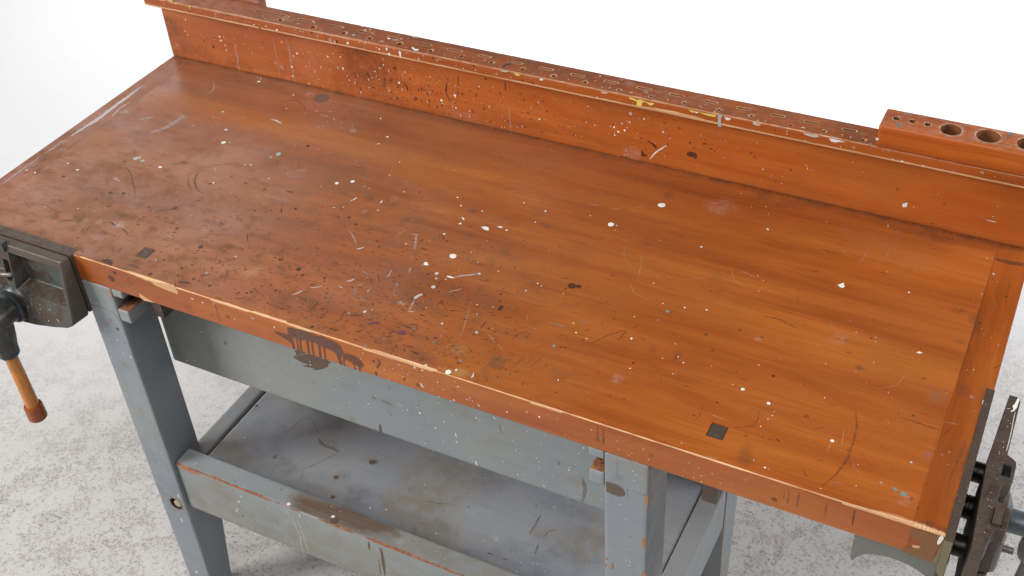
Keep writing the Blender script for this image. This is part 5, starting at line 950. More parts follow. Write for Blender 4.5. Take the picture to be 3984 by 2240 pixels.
def floor_mat():
    w = NT('speckled_concrete'); vi = w.mapping((1, 1, 1))
    n1 = w.noise(vi, 1.3, 3, .5); n2 = w.noise(vi, 18., 5, .62, .5); n3 = w.noise(vi, 70., 5, .68, .8); n4 = w.noise(vi, 210., 3, .7); n6 = w.noise(vi, 6., 3, .6)
    n5 = w.noise(vi, 125., 4, .7, .5)
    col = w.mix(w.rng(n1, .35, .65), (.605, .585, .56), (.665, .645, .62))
    col = w.mix(w.rng(n2, .42, .68, 0, .45), col, (.49, .47, .455))
    col = w.mix(w.rng(n4, .35, .7, 0, .30), col, (.46, .445, .43))
    # crusty grey-brown flecks, denser in some patches, faded out towards the overexposed back
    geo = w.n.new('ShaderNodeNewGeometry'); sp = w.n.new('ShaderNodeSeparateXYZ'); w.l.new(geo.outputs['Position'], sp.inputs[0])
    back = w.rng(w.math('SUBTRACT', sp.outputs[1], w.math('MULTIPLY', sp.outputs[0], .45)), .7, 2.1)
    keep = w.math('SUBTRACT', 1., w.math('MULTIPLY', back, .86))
    dens = w.math('ADD', w.math('MULTIPLY', w.math('SUBTRACT', n6, .5), .22), w.math('MULTIPLY', w.math('SUBTRACT', n2, .5), .30))
    f1 = w.rng(w.math('ADD', n3, dens), .515, .60)
    f2 = w.rng(w.math('ADD', n5, w.math('MULTIPLY', dens, 1.2)), .54, .61)
    fl = w.math('MULTIPLY', w.math('MAXIMUM', w.math('MULTIPLY', f1, .75), f2), w.rng(n4, .38, .60, .10, 1.))
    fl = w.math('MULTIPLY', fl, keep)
    flc = w.ramp(w.noise(vi, 24., 2), [(.38, (.22, .19, .175)), (.62, (.34, .28, .245))])
    col = w.mix(w.math('MULTIPLY', fl, .84), col, flc)
    col = w.mix(w.math('MULTIPLY', back, .85), col, (.80, .80, .81))  # overexposed white of the far floor put into the colour
    ck = w.n.new('ShaderNodeTexVoronoi'); ck.feature = 'DISTANCE_TO_EDGE'; ck.inputs['Scale'].default_value = 1.1
    wv = w.n.new('ShaderNodeVectorMath'); wv.operation = 'ADD'
    nn = w.n.new('ShaderNodeTexNoise'); nn.inputs['Scale'].default_value = 5.; w.l.new(vi, nn.inputs['Vector'])
    w.l.new(vi, wv.inputs[0]); w.l.new(nn.outputs['Color'], wv.inputs[1]); w.l.new(wv.outputs[0], ck.inputs['Vector'])
    crack = w.rng(ck.outputs['Distance'], 0, .0022, .30, 0)
    col = w.mix(w.math('MULTIPLY', w.math('MULTIPLY', crack, w.rng(n6, .5, .6)), keep), col, (.40, .36, .34))
    nb = w.bump(w.math('MULTIPLY', fl, -1.), .30, .002); nb = w.bump(w.math('MULTIPLY', n3, keep), .25, .003, nb)
    return w.done(col, .8, nb, spec=.25)
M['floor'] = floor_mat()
def plain(name, c, r=.8):
    w = NT(name); n = w.noise(w.mapping((1, 1, 1)), 3., 3)
    return w.done(w.mix(w.rng(n, .3, .7, 0, .1), c, tuple(x * .92 for x in c)), r)
M['backdrop'] = plain('white_backdrop', (.86, .87, .88))
M['bolt'] = iron('bolt_head', (.48, .43, .34), (.30, .24, .17), .5, .5, 8., .3)
# ================================================================== bench
bench = props(empty('workbench', ROOT), 'old wooden workbench with orange-brown paint-spattered top, grey-blue painted legs and two iron vises', 'workbench')

def box_part(name, lo, hi, mats, parent, surf=(), soft=None, res=.004, r=.002, chf=None, decs=(), holes=(), warp=None, label=None, dbox=None, extra=None, sharp=''):
    V, Fq, d = gridbox(lo, hi, res, r, holes, warp, sharp)
    ch = {k: np.zeros(len(V)) for k in 'ghybpeov'}
    for s in (soft or surf):
        ax, val, sg = SURF[s]
        near = np.abs(V[:, ax] - val) < .006
        c = soft_channels(V[near], s, ax)
        for k in ch:
            t = ch[k][near]; ch[k][near] = np.maximum(t, c[k])
    if chf: chf(V, d, ch)
    dl = decals_for(surf, dbox) + list(decs)
    if extra is not None:
        V2, F2 = extra
        Fq = np.concatenate([Fq, F2 + len(V)]); V = np.concatenate([V, V2])
        for k in ch: ch[k] = np.concatenate([ch[k], np.zeros(len(V2))])
    me = make_mesh(name, V, Fq, mats, ch, dl)
    return link_mesh(name, me, parent, label=label)

def hole_walls(h, z0, z1):
    x0, x1, y0, y1 = h
    P = [(x0, y0), (x1, y0), (x1, y1), (x0, y1)]
    V, Fq = [], []
    for k in range(4):
        a, b = P[k], P[(k + 1) % 4]; n = len(V)
        V += [(a[0], a[1], z1), (b[0], b[1], z1), (b[0], b[1], z0), (a[0], a[1], z0)]
        Fq.append((n, n + 1, n + 2, n + 3))
    return V, Fq

# ---- random wear of the top -------------------------------------------------
def rand_top():
    out = []
    R = rnd
    # tiny white flecks
    for _ in range(250):
        x, y = R.uniform(-1.50, -.01), R.uniform(.01, .55)
        if fbm(np.array([[x, y, 0]]), (7, 9, 1), 2)[0] < .47 and R.random() < .7: continue
        out.append(drop('T', x, y, R.choice((.0003, .0004, .0004, .0005, .0007)), 'w' if R.random() < .8 else 'c'))
    # dark dings, saw nicks and scratches, thick along the front of the bench
    cl = [(-1.18, .08, .12, .06, 170), (-1.02, .05, .12, .05, 210), (-.85, .06, .13, .055, 300), (-.72, .10, .10, .07, 160), (-.95, .15, .15, .08, 200),
          (-1.35, .12, .10, .07, 130), (-.60, .12, .12, .08, 110), (-.78, .03, .12, .02, 220), (-1.10, .22, .2, .1, 110), (-.45, .10, .15, .08, 60), (-.12, .12, .1, .1, 50), (-.9, .3, .4, .15, 90)]
    for cx, cy, sx, sy, n in cl:
        for _ in range(int(n * .85)):
            x, y = R.gauss(cx, sx), R.gauss(cy, sy)
            if not (-1.51 < x < -.012 and .004 < y < .54): continue
            if x < -1.295 and y < .018: continue
            t = R.random()
            c = 'd' if t < .24 else ('d2' if t < .8 else 'm')
            if R.random() < .42:
                out.append(drop('T', x, y, R.choice((.0005, .0007, .0009, .0012, .0016)) * R.uniform(.8, 1.2), c, irr=.3, asp=R.uniform(1, 1.5)))
            else:
                a = R.gauss(0, .35) if R.random() < .7 else R.uniform(-1.5, 1.5)
                l = abs(R.gauss(0, .004)) + .0015
                out.append(stroke('T', [(x, y), (x + l * math.cos(a), y + l * math.sin(a))], R.uniform(.0005, .0015), c, .2))
    # hair scratches
    for _ in range(80):
        x, y = R.uniform(-1.5, -.03), R.uniform(.01, .53)
        a = R.uniform(-1.4, 1.4); l = R.uniform(.01, .07); b = R.uniform(-.4, .4)
        if not (-1.5 < x + l * math.cos(a) < -.015 and .01 < y + l * math.sin(a) < .55): continue
        out.append(stroke('T', [(x, y), (x + l * .5 * math.cos(a), y + l * .5 * math.sin(a)), (x + l * math.cos(a + b), y + l * math.sin(a + b))],
                          R.uniform(.0002, .0005), R.choice(('k', 'c', 'd2', 'd2', 'h2'))))
    return out

holes_top = [(-1.2035, -1.1830, .0355, .0590), (-.3003, -.2790, .0345, .0590)]

def top_chf(V, d, ch):
    x, y, z = V[:, 0], V[:, 1], V[:, 2]
    # worn pale arris along the front; how far it reaches varies along the bench
    xs = x * 9
    nx = fbm(np.stack([x * 7, x * 0, x * 0], 1), (1, 1, 1), 3); nx2 = fbm(np.stack([x * 60, x * 0, x * 0], 1), (1, 1, 1), 2)
    front = (y < .012) & (z > -.012)
    b = np.clip(d * 1.9 - .22, 0, 1) * np.clip(.52 + nx * .72 + (nx2 - .5) * .6, 0, 1) * front
    def lobe(c, s, a): return a * np.exp(-((x - c) / s) ** 2)
    up = lobe(-.050, .050, .011) + lobe(-1.0, .03, .004) + lobe(-.72, .05, .004) + lobe(-.88, .02, .003) + lobe(-.50, .03, .002)
    dn = lobe(-1.150, .028, .010) + lobe(-.71, .07, .002) + lobe(-.93, .03, .003)
    e1 = np.where(z > -.003, np.clip(1.0 - y / np.maximum(up, 1e-5) * .8, 0, 1) * (up > .0012), 0)
    e2 = np.where(y < .003, np.clip(1.0 + z / np.maximum(dn, 1e-5) * .8, 0, 1) * (dn > .0012), 0)
    b = np.maximum(b, np.maximum(e1, e2) * .85)
    b[(x < -1.28) & (y < .03)] *= .3
    ch['b'] = np.maximum(ch['b'], b * np.where(y < .03, 1, 0))
    # greasy mottling worked into the left and front of the bench
    k = np.clip((-.30 - x) / .5, 0, 1) * np.clip(1.25 - y / .42, .15, 1)
    nA = fbm(V, (13, 20, 1), 4); nB = fbm(V + 5, (45, 80, 1), 4); nC = fbm(V + 9, (5, 8, 1), 3)
    on = (z > -.002)
    gg = (np.clip((nA - .52) * 4.5, 0, 1) * .34 + np.clip((nB - .52) * 6, 0, 1) * .60 + np.clip((nC - .5) * 4, 0, 1) * .25) * k * on
    ch['g'] = np.maximum(ch['g'], np.clip(gg, 0, .95))
    ch['e'] = np.maximum(ch['e'], .48 * np.clip((-.42 - x) / .6, 0, 1) * (.4 + nC) * on)
    hh = np.clip((fbm(V + 3, (7, 12, 1), 4) - .50) * 4, 0, 1) * .22 * np.clip((-.55 - x) / .5, 0, 1) * on
    ch['h'] = np.maximum(ch['h'], hh)
    # grime against the backboard and around the iron plates
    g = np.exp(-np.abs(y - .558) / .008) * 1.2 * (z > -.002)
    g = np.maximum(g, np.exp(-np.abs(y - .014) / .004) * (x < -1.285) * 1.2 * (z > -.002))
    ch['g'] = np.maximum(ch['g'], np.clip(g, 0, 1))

tw, tf = [], []
for h in holes_top:
    a, b = hole_walls(h, -.02, 0.0); tf += [tuple(k + len(tw) for k in q) for q in b]; tw += a
box_part('tabletop', (-1.5130, 0, -.049), (-.0450, .58, 0), [M['wood_x']], bench, surf=('T', 'F'), res=.0026, r=.0024, chf=top_chf,
         decs=rand_top(), holes=holes_top, extra=(np.array(tw), np.array(tf)), sharp='-x+x')

def end_chf(V, d, ch):
    top_chf(V, d, ch)
    x, y, z = V[:, 0], V[:, 1], V[:, 2]
    ch['g'] = np.maximum(ch['g'], np.exp(-np.abs(x + .0093) / .003) * (y < .256) * (x > -.03) * .9)
    ch['g'] = np.maximum(ch['g'], .5 * np.exp(-((x + .012) / .012) ** 2) * np.exp(-((y - .12) / .09) ** 2))
# the T marks of the end boards were already placed on the tabletop mesh (one sheet of marks)
V_, F_, d_ = None, None, None
def plain_part(name, lo, hi, mat, parent, soft=(), res=.003, r=.002, chf=None, decs=(), label=None, warp=None, sharp=''):
    return box_part(name, lo, hi, [mat], parent, surf=(), soft=soft, res=res, r=r, chf=chf, decs=decs, label=label, warp=warp, sharp=sharp)
plain_part('end_board', (-.0449, 0, -.0489), (0, .58, -.0001), M['wood_y'], bench, soft=('T', 'F'), r=.0024, chf=end_chf, sharp='-x')
plain_part('end_board', (-1.5615, 0, -.0489), (-1.5131, .58, -.0001), M['wood_y'], bench, soft=('T',), r=.0032, chf=end_chf, sharp='+x')

# ---- backboard and tool rack -----------------------------------------------
def rand_back():
    out = []; R = rnd
    for cx, cz, sx, sz, n in [(-1.0, .05, .14, .03, 250), (-1.15, .04, .15, .03, 90), (-.75, .05, .2, .03, 110), (-.4, .04, .2, .03, 60), (-1.45, .05, .1, .03, 60)]:
        for _ in range(n):
            x, z = R.gauss(cx, sx), R.gauss(cz, sz)
            if not (-1.555 < x < -.01 and .004 < z < .107): continue
            t = R.random()
            if t < .45: out.append(drop('B', x, z, R.choice((.0003, .0003, .0004, .0005, .0007)), 'w', asp=.9))
            elif t < .9: out.append(drop('B', x, z, R.choice((.0003, .0004, .0006, .0009, .0014)), R.choice(('d', 'm2', 'm2')), irr=.3))
            else: out.append(stroke('B', [(x, z), (x + .001, z - R.uniform(.002, .006))], .0008, R.choice(('k', 'w', 'd'))))
    for _ in range(22):
        x, z = R.gauss(-.98, .05), R.gauss(.035, .012)
        out.append(stroke('B', [(x, z), (x + R.uniform(-.002, .004), z - R.uniform(.003, .008))], R.uniform(.0012, .0025), 'd', .4))
    return out
def back_chf(V, d, ch):
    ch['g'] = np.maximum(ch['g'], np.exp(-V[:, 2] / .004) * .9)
    n = fbm(V, (9, 4, 14), 4); ch['g'] = np.maximum(ch['g'], np.clip((n - .5) * 4, 0, .7) * np.clip((-.55 - V[:, 0]) / .4, 0.15, 1))
box_part('backboard', (-1.5615, .56, .0002), (0, .58, .1108), [M['wood_back']], bench, surf=('B',), res=.0035, r=.0015, chf=back_chf, decs=rand_back())

def rack_chf(V, d, ch):
    x, y, z = V[:, 0], V[:, 1], V[:, 2]
    rr = .0022 + .0035 * np.exp(-((x + .54) / .07) ** 2) + .0015 * np.clip(fbm(np.stack([x * 8, x * 0, x * 0], 1), (1, 1, 1), 2) - .4, 0, 1)
    b = np.clip(1.75 - (z - .111) / rr * .9, 0, 1) * (y < .5425)
    ch['b'] = np.maximum(ch['b'], b)
    b2 = np.clip(.75 - (.129 - z) / .0015 * .6, 0, 1) * (y < .5425)
    ch['b'] = np.maximum(ch['b'], b2 * .8)
    ch['h'] = np.maximum(ch['h'], np.where(z > .1285, .22, 0) * (.4 + fbm(V, (9, 9, 9), 2)))
    ch['g'] = np.maximum(ch['g'], np.where(z > .1285, .62, 0))
    ch['g'] = np.maximum(ch['g'], np.exp(-np.abs(x + .243) / .008) * (z > .128) * (x < -.236))

def cut(o, cutter):
    """boolean difference, then the cutter is removed"""
    md = o.modifiers.new('cut', 'BOOLEAN'); md.operation = 'DIFFERENCE'; md.object = cutter; md.solver = 'EXACT'; md.material_mode = 'TRANSFER'
    bpy.context.view_layer.update()
    dg = bpy.context.evaluated_depsgraph_get()
    me = bpy.data.meshes.new_from_object(o.evaluated_get(dg), preserve_all_data_layers=True, depsgraph=dg)
    had = len(o.modifiers) > 1; o.modifiers.clear(); old = o.data; o.data = me; me.name = old.name
    bpy.data.meshes.remove(old); cm = cutter.data; bpy.data.objects.remove(cutter); bpy.data.meshes.remove(cm)
    if had:
        w_ = o.modifiers.new('normals', 'WEIGHTED_NORMAL'); w_.keep_sharp = True; w_.weight = 80

def cutter(shapes, like, mat='wood_raw'):
    """shapes: ('c', x, y, r, z0, z1) or ('b', x0,x1,y0,y1,z0,z1) in bench coordinates"""
    bm = bmesh.new()
    for s in shapes:
        if s[0] == 'c':
            _, x, y, r, z0, z1 = s[:6]; n = 18 if r < .008 else 28
            vb = [bm.verts.new((x + r * math.cos(2 * math.pi * k / n), y + r * math.sin(2 * math.pi * k / n), z0)) for k in range(n)]
            vt = [bm.verts.new((x + r * math.cos(2 * math.pi * k / n), y + r * math.sin(2 * math.pi * k / n), z1)) for k in range(n)]
            bm.faces.new(vb[::-1]); bm.faces.new(vt)
            for k in range(n): bm.faces.new((vb[k], vb[(k + 1) % n], vt[(k + 1) % n], vt[k]))
        else:
            _, x0, x1, y0, y1, z0, z1 = s
            v = [bm.verts.new(p) for p in [(x0, y0, z0), (x1, y0, z0), (x1, y1, z0), (x0, y1, z0), (x0, y0, z1), (x1, y0, z1), (x1, y1, z1), (x0, y1, z1)]]
            for q in [(3, 2, 1, 0), (4, 5, 6, 7), (0, 1, 5, 4), (1, 2, 6, 5), (2, 3, 7, 6), (3, 0, 4, 7)]: bm.faces.new([v[k] for k in q])
    me = bpy.data.meshes.new('cut'); 
    for v in bm.verts: v.co.z += H0
    bm.to_mesh(me); bm.free(); me.materials.append(M[mat])
    o = bpy.data.objects.new('cut', me); COL.objects.link(o)
    me.transform(Matrix.Translation(-world_loc(like))); o.location = world_loc(like)
    return o

def rack_sections(x0, x1, shapes, decbox, name='tool_rack', parent=None):
    pass

slots = [(-1.3415, -1.2775), (-1.2491, -1.2205), (-1.1850, -1.1576), (-1.1220, -1.0978), (-1.0651, -1.0399), (-1.0047, -.9812), (-.9478, -.9231), (-.8891, -.8689),
         (-.8337, -.8114), (-.7780, -.7567), (-.7222, -.7000), (-.6648, -.6431), (-.6092, -.5880), (-.5552, -.5337), (-.5004, -.4810), (-.4484, -.4292),
         (-.3963, -.3770), (-.3461, -.3258), (-.2894, -.2707)]
rh = [(-1.2777, .5546, .0052), (-1.2073, .5533, .0058), (-1.1441, .5538, .0056), (-1.092, .5543, .0056), (-1.0336, .5564, .0060), (-.9726, .5541, .0050), (-.9147, .5564, .0048), (-.8595, .5564, .0045),
      (-.8021, .5554, .0046), (-.7465, .5543, .0045), (-.6916, .5544, .0045), (-.6333, .5518, .0035), (-.5804, .5522, .0035), (-.527, .5533, .0036), (-.4714, .5537, .0034),
      (-.4218, .5556, .0034), (-.3614, .5512, .0034), (-.3128, .5531, .0034), (-.2553, .5517, .0034),
      (-1.189, .549, .0013), (-1.0673, .5517, .0016), (-.9441, .5512, .0018), (-.8898, .5501, .0012), (-.7795, .5489, .0014), (-.7198, .5508, .0014), (-.6616, .5489, .0014),
      (-.6139, .5502, .0016), (-.5528, .552, .0014), (-.4996, .5522, .0017), (-.4099, .5459, .0011), (-.4001, .5489, .0018), (-.343, .5502, .0018), (-.2875, .5523, .0016), (-.2436, .5447, .0012)]
shp = [('b', a, b, .5680, .5727 if k else .5732, .1225 if k % 3 else .1245, .2) for k, (a, b) in enumerate(slots)]
shp += [('c', x, y, r * .85, .1235 if r > .003 else .1262, .2) for x, y, r in rh]
# two nicks in the back arris
shp += [('b', -.862, -.859, .5878, .6, .125, .2), ('b', -.820, -.8188, .5885, .6, .126, .2)]
V, Fq, d = gridbox((-1.579, .54, .111), (.019, .59, .129), .0045, .0022)
Lf = (V[:, 0] < -1.566)
chm = {k: np.zeros(len(V)) for k in 'ghybpeov'}
for s in ('R', 'K'):
    ax, val, sg = SURF[s]; near = np.abs(V[:, ax] - val) < .005
    c = soft_channels(V[near], s, ax)
    for k in chm: chm[k][near] = np.maximum(chm[k][near], c[k])
rack_chf(V, d, chm)
me = make_mesh('tool_rack', V, Fq, [M['wood_rack']], chm, None)
rack = link_mesh('tool_rack', me, bench)
cut(rack, cutter(shp, rack))
def add_decals(o, decs):
    """append paint marks to a finished mesh"""
    me = o.data; bm = bmesh.new(); bm.from_mesh(me)
    names = [m.name for m in me.materials if m]
    if M['marks'].name not in names: me.materials.append(M['marks'])
    mi = [m.name for m in me.materials].index(M['marks'].name)
    lay = bm.faces.layers.float_color.get('mc') or bm.faces.layers.float_color.new('mc')
    off = -world_loc(o) + Vector((0, 0, H0))
    for vs, fs, col in decs:
        bv = [bm.verts.new(Vector(v) + off) for v in vs]
        for f in fs:
            fc = bm.faces.new([bv[k] for k in f]); fc.material_index = mi; fc.smooth = True; fc[lay] = col
    bm.to_mesh(me); bm.free()
rr_ = []
for _ in range(150):
    x = rnd.uniform(-1.5, -.02); z = rnd.uniform(.113, .127)
    if x < -.9 or rnd.random() < .35: rr_.append(drop('K', x, z, rnd.choice((.0003, .0004, .0005, .0008)), rnd.choice(('w', 'w', 'w', 'm2', 'd'))))
for _ in range(120):
    x = rnd.uniform(-1.5, -.25); y = rnd.uniform(.543, .588)
    if any(a - .002 < x < b + .002 and .565 < y < .576 for a, b in slots) or any((x - a) ** 2 + (y - b) ** 2 < (r + .001) ** 2 for a, b, r in rh): continue
    rr_.append(drop('R', x, y, rnd.choice((.0003, .0005, .0008, .0012)), rnd.choice(('w', 'g5', 'd2', 'h4', 'c'))))
add_decals(rack, decals_for(('K', 'R')) + rr_)

# raised blocks on the rack
def block_chf(V, d, ch):
    z = V[:, 2]
    ch['g'] = np.maximum(ch['g'], np.where(z > .1645, .25, 0)); ch['h'] = np.maximum(ch['h'], np.where(z > .1645, .3, 0))
V, Fq, d = gridbox((-.236, .5395, .1291), (.03, .591, .165), .004, .0035)
chm = {k: np.zeros(len(V)) for k in 'ghybpeov'}; block_chf(V, d, chm)
for hx, hy, hr in ((-.143, .5648, .0152), (-.0938, .567, .017), (-.040, .5665, .0175)):
    rad = np.hypot(V[:, 0] - hx, V[:, 1] - hy); chm['h'] = np.maximum(chm['h'], np.exp(-((rad - hr - .001) / .003) ** 2) * (V[:, 2] > .16))
blk = link_mesh('drill_block', make_mesh('drill_block', V, Fq, [M['wood_block']], chm), bench, label='raised block with round tool holes on the rack')
cut(blk, cutter([('c', -.2177, .5665, .0052, .150, .3), ('c', -.1958, .5673, .0048, .150, .3), ('c', -.1748, .5667, .0048, .150, .3), ('c', -.143, .5648, .0145, .141, .3),
                 ('c', -.0938, .567, .0163, .136, .3), ('c', -.040, .5665, .0168, .136, .3), ('c', .01, .566, .0145, .136, .3)], blk, 'wood_hole'))
add_decals(blk, decals_for(('X', 'Y')))
V, Fq, d = gridbox((-1.50, .5905, .112), (-1.349, .610, .1345), .004, .002)
chm = {k: np.zeros(len(V)) for k in 'ghybpeov'}; chm['h'] += .3; chm['g'] += .5
b2 = link_mesh('rack_strip', make_mesh('rack_strip', V, Fq, [M['wood_rack']], chm), bench)
cut(b2, cutter([('b', -1.42, -1.378, .596, .6035, .122, .3), ('b', -1.48, -1.455, .596, .6035, .122, .3)], b2))

# ---- base -------------------------------------------------------------------
def leg(x0, x1, front, rear, decs, surf, lab=None, soft=()):
    y0, y1 = (0.0, .072) if front else (.387, .459)
    def warp(V):
        t = np.clip((-.66 - V[:, 2]) / (.86 - .66), 0, 1)
        V = V.copy()
        if front: V[:, 1] = y0 + (V[:, 1] - y0) * (1 - .34 * t)
        else: V[:, 1] = y1 - (y1 - V[:, 1]) * (1 - .34 * t)
        cx = (x0 + x1) / 2
        V[:, 0] = cx + (V[:, 0] - cx) * (1 - .12 * t)
        return V
    def chf(V, d, ch):
        n = fbm(V, (3, 3, 6), 2)
        ch['b'] = np.maximum(ch['b'], np.clip(d * 1.1 - .35 + (n - .5) * 1.1, 0, .82))
        ch['y'] = np.maximum(ch['y'], np.exp(-(-.049 - V[:, 2]) / .03) * .6)
        ch['g'] = np.maximum(ch['g'], np.exp(-((V[:, 2] + .5) / .07) ** 2) * .35)
    o = box_part('leg', (x0, y0, -.86), (x1, y1, -.0495), [M['paint_leg']], bench, surf=surf, soft=soft, res=.005, r=.003, chf=chf, decs=decs,
                 dbox=(x0 - .004, x1 + .004, -2, 0) if surf else None, warp=warp)
    if lab: o['label'] = lab
    return o
def leg_specks(x0, x1, n=45):
    out = []
    for _ in range(n):
        out.append(drop('L', rnd.uniform(x0 + .004, x1 - .004), rnd.uniform(-.75, -.06), rnd.choice((.0003, .0004, .0005, .0008)), rnd.choice(('w', 'w', 'w', 'o2', 'd2'))))
    return out
legL = leg(-1.300, -1.239, True, False, leg_specks(-1.3, -1.239), ('L',))
legR = leg(-.420, -.359, True, False, leg_specks(-.42, -.359, 60), ('L',))
leg(-1.300, -1.239, False, True, [], ()); leg(-.420, -.359, False, True, [], ())
# countersunk bolt in the left front leg
cc = bmesh.new()
mt = Matrix.Translation((-1.2625, .004, -.5635)) @ Matrix.Rotation(math.pi / 2, 4, 'X')
bmesh.ops.create_cone(cc, cap_ends=True, segments=28, radius1=.0135, radius2=.0135, depth=.02, matrix=mt)
cme = bpy.data.meshes.new('cut'); cc.to_mesh(cme); cc.free(); cme.materials.append(M['iron_brown'])
co = bpy.data.objects.new('cut', cme); COL.objects.link(co); cme.transform(Matrix.Translation(Vector((0, 0, H0)) - world_loc(legL))); co.location = world_loc(legL)
cut(legL, co)
def lathe(prof, n=28, cap=True):
    """profile of (r, h) turned about local z -> verts, faces"""
    V, Fq = [], []
    for r, h in prof:
        for k in range(n): V.append((r * math.cos(2 * math.pi * k / n), r * math.sin(2 * math.pi * k / n), h))
    for i in range(len(prof) - 1):
        for k in range(n):
            Fq.append((i * n + k, i * n + (k + 1) % n, (i + 1) * n + (k + 1) % n, (i + 1) * n + k))
    if cap: Fq.append(tuple(range(n))[::-1]); Fq.append(tuple((len(prof) - 1) * n + k for k in range(n)))
    return V, Fq
def solid(name, V, Fq, mat, parent, mtx=None, bevel=0, label=None, smooth_angle=35, segs=2):
    me = bpy.data.meshes.new(name)
    V = [Vector(v) for v in V]
    if mtx is not None: V = [mtx @ v for v in V]
    V = [v + Vector((0, 0, H0)) for v in V]
    me.from_pydata(V, [], Fq); me.update()
    bm = bmesh.new(); bm.from_mesh(me); bmesh.ops.recalc_face_normals(bm, faces=bm.faces[:])
    if bevel:
        ed = [e for e in bm.edges if len(e.link_faces) == 2 and e.calc_face_angle(0) > math.radians(28)]
        bmesh.ops.bevel(bm, geom=ed, offset=bevel, segments=segs, profile=.5, affect='EDGES', clamp_overlap=True)
    for f in bm.faces: f.smooth = True
    for e in bm.edges:
        if len(e.link_faces) == 2 and e.calc_face_angle(0) > math.radians(smooth_angle): e.smooth = False
    bm.to_mesh(me); bm.free()
    me.materials.append(mat if not isinstance(mat, (list, tuple)) else mat[0])
    if isinstance(mat, (list, tuple)):
        for m in mat[1:]: me.materials.append(m)
    o = link_mesh(name, me, parent, label=label)
    if bevel:
        wn_ = o.modifiers.new('normals', 'WEIGHTED_NORMAL'); wn_.keep_sharp = True; wn_.weight = 80
    return o
def along(p, axis):
    """matrix taking local +z to axis, placed at p (bench coordinates)"""
    q = Vector((0, 0, 1)).rotation_difference(Vector(axis).normalized())
    return Matrix.Translation(Vector(p)) @ q.to_matrix().to_4x4()
bv, bf = lathe([(.0001, .0042), (.005, .0040), (.0078, .0025), (.0085, 0), (.0085, -.006)], 24, False)
solid('bolt', bv, bf, M['bolt'], legL, along((-1.2615, .0045, -.565), (0, -1, 0)))

def rail_chf(V, d, ch):
    x, y, z = V[:, 0], V[:, 1], V[:, 2]
    n = fbm(V, (14, 14, 14), 3)
    up = np.clip(1.45 - np.hypot(y - .008, z + .45) / .0042, 0, 1) * (z > -.458) * (y < .016)
    ch['b'] = np.maximum(ch['b'], up * np.clip(n * 2.2 - .25, .2, 1))
    bk = np.clip(1.2 - np.hypot(y - .047, z + .45) / .003, 0, 1)
    ch['b'] = np.maximum(ch['b'], bk * np.clip(n * 2 - .55, 0, .8))
    t_ = (x + 1.012) / .21
    e_ = .030 + .012 * np.clip(t_, 0, 1) - .02 * np.clip(t_ - .55, 0, 1)
    w_ = np.clip((fbm(V, (25, 60, 1), 4) - .5) * 2.2 + np.minimum(t_ * 7, (1.1 - t_) * 3.0), 0, 1) * (z > -.4505) * (y > .0085)
    w_ *= np.clip(1.2 - np.abs(y - .012 - .030 * np.clip(t_, 0, 1)) / .034, 0, 1)
    ch['v'] = np.maximum(ch['v'], np.clip(w_ * 1.3, 0, 1))
    ch['y'] = np.maximum(ch['y'], np.where(z > -.451, np.clip((x + .95) / .1, 0, 1) * .75 * (fbm(V, (10, 60, 1), 3) > .35), 0))
    ch['y'] = np.maximum(ch['y'], np.where(y < .01, .75 * np.clip((-.45 - z) / .09, 0, 1), 0))
sp = [drop('Q', rnd.uniform(-1.2, -.43), rnd.uniform(-.56, -.455), rnd.choice((.0003, .0004, .0005, .0008)), rnd.choice(('w', 'w', 'd2'))) for _ in range(70)]
sp += [drop('U', rnd.uniform(-1.2, -.43), rnd.uniform(.012, .044), rnd.choice((.0003, .0004, .0006)), rnd.choice(('w', 'w', 'd2'))) for _ in range(50)]
box_part('front_rail', (-1.2388, .008, -.567), (-.4202, .047, -.45), [M['paint_x']], bench, surf=('Q', 'U'), res=.004, r=.0028, chf=rail_chf, decs=sp)
def gen_chf(V, d, ch):
    n = fbm(V, (5, 5, 5), 2)
    ch['b'] = np.maximum(ch['b'], np.clip(d - .45 + (n - .5) * 1.3, 0, .75))
    ch['y'] = np.maximum(ch['y'], np.clip(n - .42, 0, .4))
plain_part('back_rail', (-1.2388, .420, -.567), (-.4202, .452, -.51), M['paint_x'], bench, res=.01, chf=gen_chf)
for x0, x1 in ((-1.275, -1.2425), (-.3968, -.3605)):
    plain_part('side_rail', (x0, .0723, -.604), (x1, .3867, -.5), M['paint_y'], bench, res=.006, r=.0035, chf=gen_chf)
for x0, x1 in ((-1.299, -1.240), (-.419, -.360)):
    plain_part('top_rail', (x0, .0725, -.125), (x1, .3865, -.0495), M['paint_y'], bench, res=.01, chf=gen_chf)
def shelf_chf(V, d, ch):
    n = fbm(V, (6, 6, 6), 3); y = V[:, 1]
    n2 = fbm(V + 4, (11, 16, 6), 4)
    ch['y'] = np.maximum(ch['y'], np.clip((n - .48) * 4.5, 0, .85))
    ch['g'] = np.maximum(ch['g'], np.clip((n2 - .50) * 3.5, 0, .5))
ssp = [drop('S', rnd.uniform(-1.2, -.42), rnd.uniform(.06, .33), rnd.choice((.0003, .0004, .0006, .0009)), rnd.choice(('w', 'w', 'd', 'd2', 'y2'))) for _ in range(110)]
ssp.append(stroke('S', [(-1.2358, .050), (-1.2358, .2), (-1.2358, .38)], .0017, 'w2', .9))
for _ in range(30):
    x, y = rnd.uniform(-1.2, -.42), rnd.uniform(.07, .33); a = rnd.gauss(0, .4); l = rnd.uniform(.003, .02)
    ssp.append(stroke('S', [(x, y), (x + l * math.cos(a), y + l * math.sin(a))], rnd.uniform(.0004, .0012), rnd.choice(('d2', 's2', 'y2', 'h6'))))
